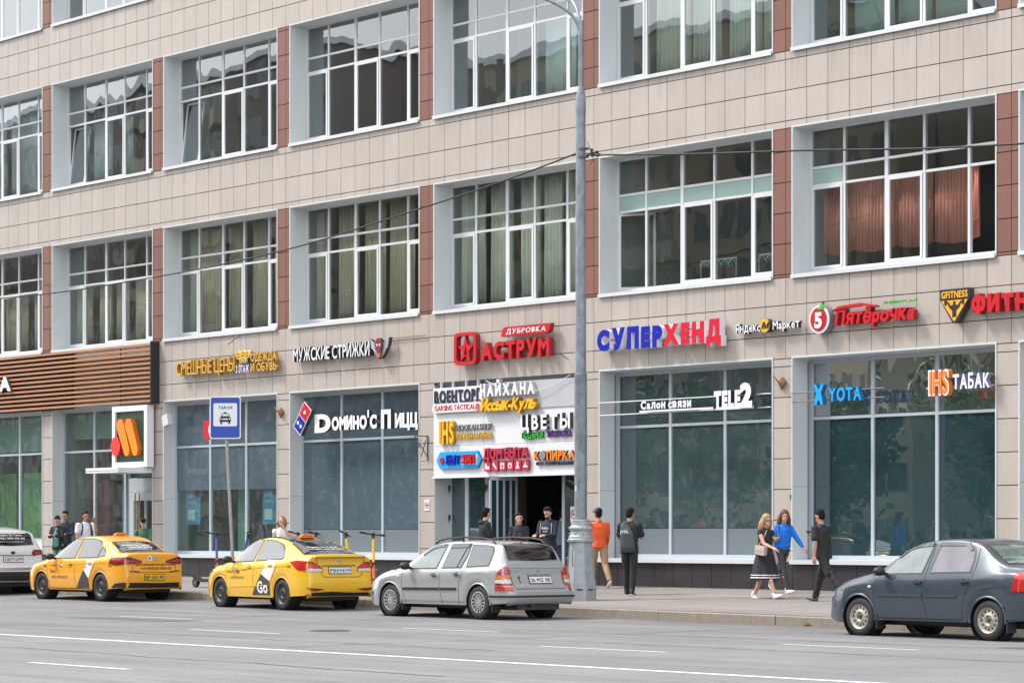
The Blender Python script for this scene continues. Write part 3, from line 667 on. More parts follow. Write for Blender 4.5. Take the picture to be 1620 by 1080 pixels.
letters(s, 'ПОДАРКИ', 0, .74, -.2, .14, -.14, .05, GREEN, mat('green_side', (.03, .15, .03), .5), bold=.02)
letters(s, 'УПАКОВКА', .88, 1.72, -.19, .14, -.14, .05, PURP, SIGNB, bold=.02)
s = sign('blue hexagonal sign with a red dot for household repairs on the entrance panel', 18.28, 2.68)
piece(s, 'backboard', CYAN, [(18.28, 2.9), (18.42, 3.1), (19.84, 3.1), (19.98, 2.9), (19.84, 2.70), (18.42, 2.70)], -.16, -.11, mat('blue_side', (.01, .12, .3), .4))
piece(s, 'dot', RED, circ(18.52, 2.9, .07), -.2, -.16); letters(s, 'БЫТ', .42, .93, .13, .20, -.18, .04, BLUE, BLUE, bold=.04)
piece(s, 'inset', SIGNW, [(19.26, 2.78), (19.84, 2.78), (19.84, 3.02), (19.26, 3.02)], -.165, -.16); letters(s, 'ЗИП', 1.02, 1.5, .13, .20, -.2, .05, RED, REDS, bold=.05)
s = W('raspberry red household services letters above a row of six white icons', 'ДОМ БЫТА', 20.10, 21.72, 2.9, .24, -.2, .08, mat('raspberry_acrylic', (.48, .02, .07), .4), REDS, bold=.03)
for k in range(6):
    x = 20.1+k*.277; q = piece(s, 'icon_tile', MATS['raspberry_acrylic'], rrect(x, x+.235, 2.61, 2.85, .04), -.17, -.11, REDS)
    shapes = [[(.04, .05), (.2, .05), (.2, .12), (.12, .11), (.08, .19), (.04, .2)], [(.04, .17), (.09, .21), (.12, .15), (.2, .06), (.17, .04), (.08, .12)], rrect(.05, .19, .05, .19, .03), circ(.12, .12, .07), [(.05, .05), (.19, .05), (.14, .13), (.16, .2), (.08, .2), (.1, .13)], [(.03, .07), (.21, .07), (.13, .15), (.13, .2), (.11, .2), (.11, .15)]][k]
    piece(s, 'icon', SIGNW, [(x+a_, 2.61+b_) for a_, b_ in shapes], -.176, -.171)
    if k in (2, 3): piece(s, 'icon', MATS['raspberry_acrylic'], circ(x+.12, 2.72, .035), -.18, -.1762)
s = W('orange letters with a camera icon for the copy centre beside the pole', 'КОПИРКА', 21.94, 23.36, 2.84, .19, -.2, .06, ORANGE, SIGNB, bold=.05)
letters(s, 'ФОТО-КОПИРОВАЛЬНЫЙ Ц', .02, 1.4, -.13, .085, -.13, .02, mat('navy_small', (.02, .03, .12), .4), bold=.0)
piece(s, 'camera_icon', GREY, circ(22.27, 2.94, .1), -.22, -.2, SIGNB)
# ---------------- signs on the wall above
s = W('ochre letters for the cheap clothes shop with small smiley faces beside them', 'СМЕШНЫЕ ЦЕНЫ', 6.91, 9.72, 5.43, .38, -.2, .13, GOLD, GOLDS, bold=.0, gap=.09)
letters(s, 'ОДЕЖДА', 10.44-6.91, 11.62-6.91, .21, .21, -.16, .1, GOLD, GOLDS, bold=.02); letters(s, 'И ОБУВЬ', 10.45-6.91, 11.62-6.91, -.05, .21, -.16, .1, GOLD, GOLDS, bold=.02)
letters(s, '2 ЭТАЖ', 9.76-6.91, 10.36-6.91, -.05, .19, -.16, .04, SIGNW, mat('violet_side', (.2, .15, .4), .4), bold=.02)
piece(s, 'backboard', SIGNB, rrect(9.76, 10.42, 5.62, 5.92, .1), -.13, -.08)
for k, (dx, dz, r) in enumerate(((.12, .19, .11), (.33, .21, .11), (.53, .2, .11), (.24, .05, .07), (.42, .04, .07))):
    piece(s, 'smiley', YEL, circ(9.78+dx, 5.64+dz, r), -.2, -.14, SIGNW)
    for sx in (-.3, .3): piece(s, 'eye', DARK, circ(9.78+dx+sx*r, 5.64+dz+.25*r, r*.14, r*.2, 8), -.204, -.2)
    piece(s, 'mouth', DARK, circ(9.78+dx, 5.64+dz, r*.6, r*.6, 8, 200, 340)+circ(9.78+dx, 5.64+dz, r*.45, r*.4, 8, 200, 340)[::-1], -.204, -.2)
s = W('white narrow letters on dark boxes for the barber with a winged skull badge', 'МУЖСКИЕ СТРИЖКИ', 12.40, 15.66, 5.54, .335, -.2, .14, SIGNW, SIGNB, bold=.015, gap=.07)
wing = [(0, 0), (.14, .12), (.3, .34), (.33, .5), (.2, .42), (.06, .36)]
for sg in (-1, 1):
    piece(s, 'wing', mat('pewter', (.30, .32, .35), .35, metal=.4), [(16.08+sg*(.06+x), 5.44+z) for x, z in (wing if sg > 0 else wing[::-1])], -.2, -.1, SIGNB)
    for k in range(3): piece(s, 'feather', SIGNW, [(16.08+sg*(.12+.05*k), 5.6+.09*k), (16.08+sg*(.34), 5.72+.07*k), (16.08+sg*.34, 5.745+.07*k)][::sg], -.21, -.2)
piece(s, 'skull', mat('dark_red_badge', (.20, .02, .03), .4), circ(16.08, 5.76, .14, .18, 18), -.24, -.15, SIGNB); piece(s, 'jaw', mat('flame_badge', (.5, .12, .05), .4), [(15.99, 5.64), (16.03, 5.46), (16.13, 5.46), (16.17, 5.64)], -.23, -.15, SIGNB)
for dx in (-.05, .05): piece(s, 'eye', SIGNW, circ(16.08+dx, 5.77, .025, .03, 10), -.245, -.24)
rail(s, 16.3, 17.7, 5.92, m=mat('rusty_rail', (.25, .15, .09), .7))
# red star sign
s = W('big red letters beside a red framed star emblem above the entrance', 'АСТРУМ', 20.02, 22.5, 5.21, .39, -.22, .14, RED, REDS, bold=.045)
piece(s, 'emblem_frame', RED, rrect(19.05, 19.88, 5.12, 5.88, .14), -.24, -.1, REDS, [rrect(19.15, 19.79, 5.2, 5.8, .09)])
c_ = (19.46, 5.47); st = [(c_[0]+(.30 if i % 2 == 0 else .125)*math.sin(R(36*i)), c_[1]+(.33 if i % 2 == 0 else .14)*math.cos(R(36*i))) for i in range(10)]
piece(s, 'star', RED, st, -.22, -.12, REDS, [[(c_[0]-.045, c_[1]-.12), (c_[0]+.055, c_[1]-.12), (c_[0]+.01, c_[1]+.14)]])
piece(s, 'banner', RED, [(20.78, 5.70), (22.38, 5.70), (22.5, 5.74), (22.56, 5.92), (20.94, 5.92), (20.84, 5.88)], -.22, -.1, REDS)
letters(s, 'ДУБРОВКА', 20.98-20.02, 22.38-20.02, 5.755-5.21, .115, -.21, .01, SIGNW, bold=.02, gap=.2, shear=.15)
rail(s, 19.9, 22.5, 5.27); rail(s, 19.9, 22.5, 5.48)
# blue and red sign
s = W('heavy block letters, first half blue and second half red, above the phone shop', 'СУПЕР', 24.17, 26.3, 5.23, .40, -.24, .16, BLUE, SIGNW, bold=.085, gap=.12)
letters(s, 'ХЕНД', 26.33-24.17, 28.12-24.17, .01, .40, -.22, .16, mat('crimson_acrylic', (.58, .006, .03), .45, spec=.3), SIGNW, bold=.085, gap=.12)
s = W('small white letters around a yellow disc for the parcel pickup point', 'Яндекс', 28.47, 29.2, 5.36, .17, -.16, .1, SIGNW, SIGNB, bold=.02)
piece(s, 'disc', YEL, circ(29.38, 5.46, .145), -.2, -.06, SIGNB); letters(s, 'м', 29.28-28.47, 29.49-28.47, .035, .17, -.185, .008, DARK, bold=.03, shear=.3)
letters(s, 'Маркет', 29.57-28.47, 30.34-28.47, .01, .17, -.14, .1, SIGNW, SIGNB, bold=.02)
# apple sign
s = W('red slanted supermarket letters beside a white rimmed red apple with a five', 'Пятёрочка', 31.36, 33.5, 5.36, .28, -.2, .12, RED, REDS, bold=.045, shear=.18, gap=.04)
piece(s, 'stroke', RED, [(31.28, 5.63), (31.5, 5.72), (32.1, 5.75), (32.5, 5.68), (32.5, 5.64), (32.1, 5.69), (31.5, 5.66)], -.22, -.1, REDS)
letters(s, 'УНИВЕРСАМ', 32.66-31.36, 33.55-31.36, .32, .06, -.16, .03, GREEN, bold=.0, gap=.2, shear=.1)
piece(s, 'apple_rim', SIGNW, circ(30.94, 5.49, .285, .29, 28), -.2, -.04, GREY); piece(s, 'apple', RED, circ(30.93, 5.49, .225, .24, 28), -.215, -.2)
letters(s, '5', 30.83-31.36, 31.04-31.36, -.03, .30, -.21, .008, SIGNW, bold=.05)
piece(s, 'leaf', GREEN, [(30.9, 5.68), (31.0, 5.78), (31.12, 5.78), (31.04, 5.69)], -.225, -.216); piece(s, 'stalk', BRACK, [(30.97, 5.76), (31.0, 5.76), (30.99, 5.86), (30.97, 5.86)], -.15, -.1)
rail(s, 31.2, 33.4, 5.42); rail(s, 31.2, 33.4, 5.58)
# gym sign
s = sign('orange and black inverted triangle gym badge with a weightlifter', 34.2, 5.2); GA = mat('amber_acrylic', (.78, .38, .03), .4)
piece(s, 'backboard', DARK, [(34.18, 5.86), (34.92, 5.86), (34.92, 5.66), (34.60, 5.20), (34.50, 5.20), (34.18, 5.66)], -.2, -.06, SIGNB)
piece(s, 'triangle', GA, [(34.22, 5.64), (34.88, 5.64), (34.56, 5.24), (34.53, 5.24)], -.21, -.2); letters(s, 'GFITNESS', .02, .68, .49, .13, -.19, .01, GA, bold=.03)
piece(s, 'weightlifter', DARK, [(34.50, 5.30), (34.55, 5.33), (34.60, 5.30), (34.60, 5.44), (34.68, 5.50), (34.74, 5.62), (34.70, 5.62), (34.64, 5.54), (34.58, 5.56), (34.58, 5.62), (34.52, 5.62), (34.52, 5.56), (34.46, 5.54), (34.40, 5.62), (34.36, 5.62), (34.42, 5.50), (34.50, 5.44)], -.215, -.21)
for x in (34.33, 34.77): piece(s, 'weight', DARK, circ(x, 5.60, .035, .06, 12), -.216, -.21)
s = W('heavy red letters of the gym sign running on beside its triangle badge', 'ФИТНЕС', 34.98, 37.0, 5.38, .30, -.22, .15, RED, REDS, bold=.07, gap=.11)
rail(s, 34.9, 37, 5.40)
# big white letters on the slatted fascia
s = W('white letters at the edge of the view on the wooden slat fascia', 'ВКУСНО - И ТОЧКА', -12.6, -1.86, 5.40, .40, -.33, .08, SIGNW, SIGNB, bold=.05, gap=.2)
# window signs
WS = mat('bright_white_letter', (.85, .85, .88), .4)  # plain white base colour of the pizza letters, paler than other white signs
s = W('large white pizza restaurant letters across the shop window with a red and blue domino', 'D', 13.23, 13.92, 3.74, .42, -.12, .1, WS, SIGNB, bold=.06)
letters(s, 'ОМИНО', .74, 2.21, .03, .31, -.10, .1, WS, SIGNB, bold=.055, gap=.07)
letters(s, "'", 15.47-13.23, 15.53-13.23, .08, .36, -.10, .1, WS, SIGNB, bold=.06); letters(s, 'С', 15.57-13.23, 15.85-13.23, .03, .31, -.10, .1, WS, SIGNB, bold=.055)
letters(s, 'П', 16.03-13.23, 16.42-13.23, .02, .40, -.10, .1, WS, SIGNB, bold=.06); letters(s, 'ИЦЦ', 16.48-13.23, 17.39-13.23, .02, .31, -.02, .1, WS, SIGNB, bold=.055, gap=.06)
cx, cz = 12.87, 4.08
def dia(sz, cz0, cx0=cx, w=.0):  # tilted half of the domino
    return [(cx0+p*sz, cz0+q*sz) for p, q in ((-.5, 0), (0, .62), (.5, 0), (0, -.62))]
ang = R(38); ux = (math.sin(ang), math.cos(ang)); vx = (math.cos(ang), -math.sin(ang))
def dr(u0, u1, v0, v1): return [(cx+ux[0]*u+vx[0]*v, cz+ux[1]*u+vx[1]*v) for u, v in ((u0, v0), (u1, v0), (u1, v1), (u0, v1))]
piece(s, 'domino_rim', SIGNW, dr(-.40, .40, -.20, .20), -.24, -.12, SIGNB); piece(s, 'domino_half', RED, dr(.015, .37, -.17, .17), -.25, -.24); piece(s, 'domino_half', BLUE, dr(-.37, -.015, -.17, .17), -.25, -.24)
for u, v in ((.19, 0), (-.19, -.075), (-.19, .075)): piece(s, 'pip', SIGNW, circ(cx+ux[0]*u+vx[0]*v, cz+ux[1]*u+vx[1]*v, .048, .048, 14), -.256, -.25)
rail(s, 12.5, 17.4, 3.83, y=.02); rail(s, 12.5, 17.4, 4.0, y=.02)
s = W('white outlined phone shop letters along the window rail', 'Салон связи', 25.52, 27.12, 3.87, .17, -.16, .07, SIGNW, SIGNB, bold=.05)
piece(s, 'shelf', SIGNW, [(25.52, 3.79), (27.84, 3.79), (27.84, 3.83), (25.52, 3.83)], -.2, -.08, SIGNB)
s = W('white chunky Latin letters and numeral of the phone brand in the same window', 'TELE', 27.86, 28.66, 3.82, .33, -.2, .12, SIGNW, SIGNB, bold=.07, gap=.06)
letters(s, '2', 28.68-27.86, 29.05-27.86, .0, .46, -.22, .14, SIGNW, SIGNB, bold=.07); piece(s, 'underline', SIGNW, [(27.95, 3.76), (29.07, 3.76), (29.07, 3.82), (27.95, 3.82)], -.22, -.1, SIGNB)
for z in (3.78, 4.06): rail(s, 24.02, 29.38, z, y=-.02, m=WHITE)
s = W('bright blue letters with a blue figure beside them in the widest shop window', 'YOTA', 31.2, 32.1, 3.83, .26, -.2, .1, CYAN, MATS['blue_side'], bold=.035)
piece(s, 'figure', CYAN, [(30.80, 4.16), (30.86, 4.19), (30.94, 4.06), (31.02, 4.19), (31.08, 4.16), (31.0, 4.0), (31.04, 3.9), (31.06, 3.76), (30.99, 3.76), (30.97, 3.84), (30.91, 3.84), (30.89, 3.76), (30.82, 3.76), (30.84, 3.9), (30.88, 4.0)], -.22, -.1, MATS['blue_side'])
for z in (3.86, 4.04): rail(s, 30.02, 32.6, z, y=-.05)
s = W('orange outlined tall letters beside white ones for the tobacco shop', 'IHS', 33.89, 34.42, 3.85, .47, -.22, .12, SIGNW, ORANGE, bold=.05)
for ch, gg, ox in layout('IHS', -.01)[0]: pass
letters(s, 'IHS', .035, .50, .02, .43, -.205, .01, ORANGE, bold=.02)
letters(s, 'ТАБАК', 34.5-33.89, 35.42-33.89, .09, .28, -.18, .1, SIGNW, mat('lilac_side', (.2, .2, .35), .4), bold=.035); rail(s, 33.7, 35.4, 3.98, y=-.05, m=WHITE); rail(s, 33.7, 35.4, 4.18, y=-.05, m=BRACK)
# ================================================================ slatted timber fascia
FAS = empty('slat_fascia', (-8, 0, 4.74), label='dark board fascia with horizontal timber slats over the hamburger restaurant', cat='fascia')
WOOD = mat('timber_slat', (.42, .20, .10), .55, var=.22, vscale=2.5, stretch=(.4, 4, 6))
for k in range(2): MB().box(-4-.5+6.88*k, 2.36+6.88*k, -.10, -.02, 0, 1.66).obj('backboard', mat('fascia_black', (.02, .02, .022), .6), FAS)
MB().box(13.72, 13.76, -.28, .0, -.02, 1.68).obj('end_trim', MATS['fascia_black'], FAS)
for k in range(13):
    for a_, b_ in ((-4.4, 3.0), (3.01, 10.2), (10.21, 13.7)):
        MB().box(a_, b_, -.25, -.12, .04+.128*k, .095+.128*k).obj('slat', WOOD, FAS)
for x in (0, 3, 5.9, 8.9, 11.9): MB().box(x, x+.04, -.12, -.10, 0, 1.66).obj('batten', MATS['fascia_black'], FAS)
# ================================================================ hamburger sign box and canopy
MC = empty('restaurant_sign', (3.74, 0, 3.0), label='white framed dark green sign with two orange bars and a red dot', cat='sign')
MB().prism([(0, 0), (1.82, 0), (1.82, 1.7), (0, 1.7)], -.28, -.06, 0, [[(.15, .15), (1.67, .15), (1.67, 1.55), (.15, 1.55)]], 0).obj('frame', SIGNW, MC)
MB().box(.16, 1.66, -.22, -.1, .14, 1.56).obj('backboard', mat('deep_green', (.018, .05, .03), .4), MC)
OR2 = mat('orange_bar', (.85, .22, .01), .35); OR3 = mat('orange_bar_side', (.55, .12, .005), .4)
for x in (.36, .80): MB().prism([(x, 1.20), (x+.1, 1.34), (x+.28, 1.34), (x+.38, 1.20), (x+.68, .5), (x+.64, .38), (x+.58, .32), (x+.46, .32), (x+.38, .42), (x+.02, 1.1)], -.36, -.2, 0, (), 1).obj('bar', [OR2, OR3], MC)
MB().prism([(.10, .52), (.22, .34), (.46, .34), (.58, .52), (.58, .66), (.46, .84), (.22, .84), (.10, .66)], -.38, -.2, 0, (), 1).obj('dot', [mat('red_dot', (.80, .03, .03), .35), REDS], MC)
CN = empty('door_canopy', (3.9, 0, 2.8), label='flat white canopy slab over the restaurant door', cat='canopy')
MB().box(-.2, 1.5, -1.1, -.02, .04, .18).obj('slab', SIGNW, CN); MB().box(-.2, 1.5, -1.11, -1.1, .10, .105).obj('seam', GREY, CN)
DR = empty('shop_door', (3.5, .4, 0), label='grey aluminium glazed door with a long wooden pull bar under the canopy', cat='door')
d = MB(); d.box(0, .1, 0, .08, 0, 2.72); d.box(.1, 1.9, 0, .08, 2.35, 2.72); d.box(.1, .3, -.02, .06, 0, 2.34); d.box(1.5, 1.8, -.02, .06, 0, 2.34); d.box(.3, 1.5, -.02, .06, 2.1, 2.34); d.box(.3, 1.5, -.02, .06, 0, .25); d.box(.88, .93, -.02, .06, .25, 2.1)
d.obj('door_frame', ALU, DR); MB().box(.3, .88, .01, .03, .25, 2.1).obj('pane', GS['clear'], DR); MB().box(.93, 1.5, .01, .03, .25, 2.1).obj('pane', GS['clear'], DR)
for x in (.52, .74): MB().tube([(x, -.1, .9), (x, -.1, 2.3)], .02, 8).obj('handle', WOOD, DR)
# ================================================================ small wall fittings
for x, z, nm in ((11.62, 4.28, 'between the film covered window and the pizza window'), (29.72, 4.26, 'between the phone shop window and the widest window')):
    l = empty('wall_bracket', (x, -.02, z), label='rusty broken lamp bracket on the pier '+nm, cat='bracket'); RU = mat('rust', (.22, .11, .05), .8, var=.4, vscale=20)
    MB().prism([(-.02, -.14), (.12, .02), (.03, .12), (-.1, .02)], -.04, -.0, 0).obj('plate', RU, l); MB().tube([(-.14, -.12, .14), (-.02, -.1, .02), (.04, -.06, -.04)], .018, 6).tube([(.02, -.1, .06), (.1, -.14, -.02)], .014, 6).obj('arm', RU, l)
fl = empty('floodlight', (6.12, .12, 4.22), label='small white floodlight in the window corner beside the timber fascia', cat='floodlight')
MB().box(-.02, .26, -.25, -.1, -.14, .16).obj('housing', WHITE, fl, rot=(0, R(-14), 0)); MB().tube([(0, 0, .1), (.08, -.12, .1)], .015, 6).obj('arm', GREY, fl)
def notice(label, x, y, z, w, h, kind):
    root = empty('notice', (x, y, z), label=label, cat='notice')
    if kind == 'ban':
        MB().box(0, w, -.012, 0, 0, h).obj('board', SIGNW, root); c = (w/2, h/2); r = min(w, h)*.42
        MB().prism(circ(c[0], c[1], r), -.016, -.012, 0, [circ(c[0], c[1], r*.78)]).prism([(c[0]-r*.6, c[1]+r*.5), (c[0]-r*.5, c[1]+r*.6), (c[0]+r*.6, c[1]-r*.5), (c[0]+r*.5, c[1]-r*.6)], -.0145, -.012, 0).obj('ban_ring', RED, root)
        MB().box(c[0]-r*.5, c[0]+r*.5, -.014, -.012, c[1]-.02, c[1]+.02).obj('pictogram', DARK, root)
    elif kind == 'red':
        MB().box(0, w, -.012, 0, 0, h).obj('board', RED, root); m = MB()
        for k in range(6): m.box(w*.12+.03*(k % 2), w*.88-.03*(k % 3), -.014, -.012, h*(.14+.13*k), h*(.18+.13*k))
        m.obj('printed_text', SIGNW, root)
    else:
        MB().box(0, w, -.01, 0, 0, h).obj('board', kind, root)
    return root
notice('small round no smoking notice on the pier beside the entrance', 17.63, -.003, 1.72, .19, .26, 'ban')
notice('round red prohibition notice on the glass behind the lamp post', 22.5, .43, 1.42, .26, .36, 'ban')
notice('red information plate on the entrance glass, upper of two', 19.98, .43, 1.68, .36, .30, 'red'); notice('red information plate on the entrance glass, lower of two', 19.98, .43, 1.30, .36, .32, 'red')
notice('tiny black house number plate in the window reveal beside the blue letters', 29.93, -.003, 1.86, .06, .1, DARK)
PO = mat('blue_poster', (.12, .33, .55), .4, var=.5, vscale=4)
for x, nm in ((6.32, 'first'), (10.02, 'second')):
    ro = notice('pale blue advertising poster inside the film covered window, %s from the fascia end' % nm, x, .5, 1.42, .72, .98, PO)
    MB().box(.1, .45, -.014, -.0101, .12, .40).obj('pictured_phone', SIGNW, ro); MB().prism(circ(.58, .84, .1), -.014, -.0101).obj('red_badge', RED, ro)
    m = MB(); flat_text(m, 'SIM', .08, .42, .72, .10, -.011, .02); flat_text(m, 'ТАРИФ', .08, .5, .56, .08, -.011, .0); m.obj('printed_text', SIGNW, ro)
ps = empty('shop_sign', (9.0, 1.99, 1.9), label='brown shop lettering on a tan board deep inside the film covered window', cat='sign')
MB().box(-.1, 1.5, -.03, 0, -.1, .3).obj('board', mat('tan_board', (.42, .26, .12), .6), ps); letters(ps, 'АКСЕССУАРЫ', -.05, 1.45, .0, .14, -.06, .02, mat('maroon_letter', (.12, .02, .02), .5), bold=.02)
bx = empty('projecting_sign', (8.9, 0, 3.7), label='red sign box with a white disc projecting over the window behind the taxi sign', cat='sign')
MB().prism(rrect(0, .9, -.05, .45, .08), -.62, -.5, 0, (), 1).obj('box', [RED, REDS], bx); MB().prism(circ(.45, .2, .2, .22), -.63, -.62, 0).obj('disc', SIGNW, bx); MB().tube([(.45, -.5, .1), (.45, 0, .1)], .02, 6).tube([(.45, -.5, .3), (.45, 0, .3)], .02, 6).obj('arm', BRACK, bx)
hs = empty('hanging_sign', (17.72, 0, 2.9), label='black wrought iron letter sign hanging from a bracket on the pier by the pizza window', cat='sign')
MB().tube([(.03, -.02, .0), (.03, -.02, .62)], .016, 6).tube([(.03, -.02, .6), (.03, -.42, .6)], .014, 6).tube([(.03, -.02, .1), (.03, -.2, .35), (.03, -.4, .58)], .012, 6).tube([(.03, -.2, .12), (.2, -.2, .5)], .014, 6).tube([(.03, -.2, .5), (-.14, -.2, .5), (-.02, -.2, .3)], .014, 6).tube([(.03, -.2, 0), (.16, -.2, 0)], .014, 6).obj('ironwork', BRACK, hs)
for x in (20.05, 24.5, 16.7, 8.9): MB().tube([(x, -.01, .3), (x, -.01, .3001)], .01, 4)
MB().tube([(22.95, -.02, 5.08), (22.86, -.22, 5.22)], .012, 5).obj('x', BRACK, BLD).name = 'anchor_pin'
MB().tube([(9.7, -.02, 6.36), (9.55, -.3, 6.12)], .012, 5).obj('x', BRACK, BLD).name = 'anchor_pin'
# ================================================================ vehicles
def smooth(pts, n):
    """Catmull-Rom through points, n samples a span"""
    out = []; P = [Vector(p) for p in pts]
    for i in range(len(P)-1):
        p0 = P[max(i-1, 0)]; p1 = P[i]; p2 = P[i+1]; p3 = P[min(i+2, len(P)-1)]
        for k in range(n):
            t = k/n; out.append(.5*((2*p1)+(p2-p0)*t+(2*p0-5*p1+4*p2-p3)*t*t+(3*p1-p0-3*p2+p3)*t**3))
    out.append(P[-1]); return out
def lerp(a, b, t): return a+(b-a)*t
def itp(tab, x):
    if x <= tab[0][0]: return tab[0][1]
    for (a, va), (b, vb) in zip(tab, tab[1:]):
        if x <= b: return lerp(va, vb, (x-a)/(b-a))
    return tab[-1][1]
class Car:
    """body lofted along its length (x: nose 0 to tail L, the near side is -y); every fitting is laid onto that body"""
    def __init__(s, name, spec, paint, loc, rz, label, cat):
        s.S = spec; s.root = empty(name, loc, rz, label=label, cat=cat); s.paint = paint; L = spec['L']; W = spec['W']/2
        top = smooth([Vector((x, 0, z)) for x, z in spec['top']], 4); fw, rw, ra = spec['fw'], spec['rw'], spec['ra']; hub = spec.get('hub', .31)
        st = [(p.x, p.z) for p in top]
        ex = [w+d for w in (fw, rw) for d in [ra*math.sin(R(a)) for a in range(-90, 91, 10)]+[-ra-.01, ra+.01]]
        ex += [x for x in [.15*k for k in range(2, int((L-.3)/.15))]]
        mono = []
        for a, b in zip(st, st[1:]):
            mono.append(a); mid = sorted([x for x in ex if a[0]+.012 < x < b[0]-.012])
            for x in mid: mono.append((x, lerp(a[1], b[1], (x-a[0])/(b[0]-a[0]))))
        mono.append(st[-1]); vs = []; n = 0; H = max(z for x, z in st); belt = spec['belt']; s.W = W
        for x, T in mono:
            plan = W-spec.get('nose', .24)*max(0, 1-x/.62)**2.2-spec.get('tail', .13)*max(0, 1-(L-x)/.42)**2.2
            zb = itp(spec['low'], x); Lw = zb
            for w in (fw, rw):
                d = abs(x-w)
                if d < ra: Lw = max(zb, hub+math.sqrt(max(0, ra*ra-d*d)))
            B = itp(belt, x); h = max(0, min(1, (T-B)/(H-B)))
            shoulder = min(B, T-.045) if T < B+.1 else B
            Wt = plan-.085-spec.get('tum', .19)*h; e = .05+.02*h
            Lw = min(Lw, T-.02)
            c = [(plan-.035, Lw), (plan-.012, Lw+(shoulder-Lw)*.22), (plan, Lw+(shoulder-Lw)*.5), (plan-.006, Lw+(shoulder-Lw)*.78), (plan-.035, shoulder)]
            if T > B+.1: c += [(lerp(plan-.05, Wt, .5)+.012, lerp(B, T-e, .5)), (Wt, T-e), (Wt-.05, T-.022)]
            else: c += [(lerp(plan-.035, Wt, .5), lerp(shoulder, T-.02, .55)), (Wt, T-.02), (Wt-.05, T-.012)]
            c += [(Wt*.6, T-.003), (0, T)]
            q = smooth([Vector((y, 0, z)) for y, z in c], 3); n = len(q)
            ring = [(x, -p.x, max(p.z, Lw)) for p in q]+[(x, p.x, max(p.z, Lw)) for p in q[-2::-1]]
            vs += ring
        m = 2*n-1; k = len(mono)
        mb = MB().add(vs, [(i*m+j, (i+1)*m+j, (i+1)*m+j+1, i*m+j+1) for i in range(k-1) for j in range(m-1)])
        mb.f.append(tuple(range(m))[::-1]); mb.m.append(0)
        me = mb.mesh('body', paint); bm = bmesh.new(); bm.from_mesh(me); bmesh.ops.remove_doubles(bm, verts=bm.verts, dist=.0004); bmesh.ops.recalc_face_normals(bm, faces=bm.faces); bm.to_mesh(me); bm.free()
        me.polygons.foreach_set('use_smooth', [True]*len(me.polygons)); me.set_sharp_from_angle(angle=R(50))
        s.body = link('body', me, s.root); s.bvh = BVHTree.FromPolygons([v.co for v in me.vertices], [tuple(p.vertices) for p in me.polygons])
        MB().box(.35, L-.25, -(W-.27), W-.27, .20, .62).box(.55, L-.45, -(W-.5), W-.5, .17, .25).obj('underbody', DARK, s.root)
        for w in (fw, rw):
            for sg in (-1, 1):
                MB().lathe([(ra+.0, sg*(W-.30)), (ra+.012, sg*(W-.05))], 28, (w, 0, hub), 'y', close=True).obj('wheel_well', DARK, s.root)
                pts = []
                for a in range(-8, 189, 7):
                    x = w-ra*math.cos(R(a)); z = hub+ra*math.sin(R(a)); h = s.side(x, min(max(z, .3), .8)+.012); pts.append((x, sg*(abs(h)+.001), z))
                MB().tube(pts, spec.get('lip', .011), 6).obj('arch_lip', paint, s.root, smooth=True)
    def ray(s, o, d):
        h, nn, i, dist = s.bvh.ray_cast(Vector(o), Vector(d).normalized()); return (h, Vector(d).normalized()) if h is not None else (None, None)
    def side(s, x, z):
        h, _ = s.ray((x, 0, z), (0, -1, 0)); return h.y if h else -s.W+.03
    def lay(s, name, m, poly, f, off=.006, depth=.012, grid=.09, holes=(), parent=None, smooth=True, raw=None):
        """2D outline laid on the body; f maps (u,v) to a ray (origin, direction); solid with a rim"""
        bm = bmesh.new()
        if raw: polys = raw
        else: polys = None
        if polys is None:
            vsx = [bm.verts.new((p[0], p[1], 0)) for p in poly]; bm.faces.new(vsx)
            for ax in (0, 1):
                lo = min(p[ax] for p in poly); hi = max(p[ax] for p in poly); k = int((hi-lo)/grid)
                for i in range(1, k+1):
                    c = [0, 0, 0]; c[ax] = lo+(hi-lo)*i/(k+1); nn = [0, 0, 0]; nn[ax] = 1
                    bmesh.ops.bisect_plane(bm, geom=bm.verts[:]+bm.edges[:]+bm.faces[:], plane_co=c, plane_no=nn)
        else:
            for vo, tris in polys:
                bv = [bm.verts.new((p[0], p[1], 0)) for p in vo]
                for t in tris:
                    try: bm.faces.new([bv[i] for i in t])
                    except ValueError: pass
        bmesh.ops.recalc_face_normals(bm, faces=bm.faces)
        bmesh.ops.delete(bm, geom=[v for v in bm.verts if not v.link_faces], context='VERTS')
        last = None
        nd = {}
        for v in bm.verts:
            o, d = f(v.co.x, v.co.y); h, dd = s.ray(o, d)
            if h is None: h, dd = (last or (Vector(o)+Vector(d)*.3, Vector(d).normalized()))
            last = (h, dd); v.co = h+dd*off; nd[v] = dd
        bm.normal_update()
        bmesh.ops.triangulate(bm, faces=[q for q in bm.faces if len(q.verts) > 4])
        if depth:
            ret = bmesh.ops.extrude_face_region(bm, geom=bm.faces[:]); top = [g for g in ret['geom'] if isinstance(g, bmesh.types.BMVert)]
            old = [v for v in bm.verts if v in nd]
            for v in old: v.co -= nd[v]*depth
        bmesh.ops.recalc_face_normals(bm, faces=bm.faces)
        me = bpy.data.meshes.new(name); bm.to_mesh(me); bm.free(); me.materials.append(m)
        if smooth: me.polygons.foreach_set('use_smooth', [True]*len(me.polygons)); me.set_sharp_from_angle(angle=R(45))
        return link(name, me, parent or s.root)
    # ray families
    def fs(s, sg=-1): return lambda u, v: ((u, 0, v), (0, sg, 0))
    def fr(s, back=.7): return lambda u, v: ((s.S['L']-back, u, v), (1, 0, 0))
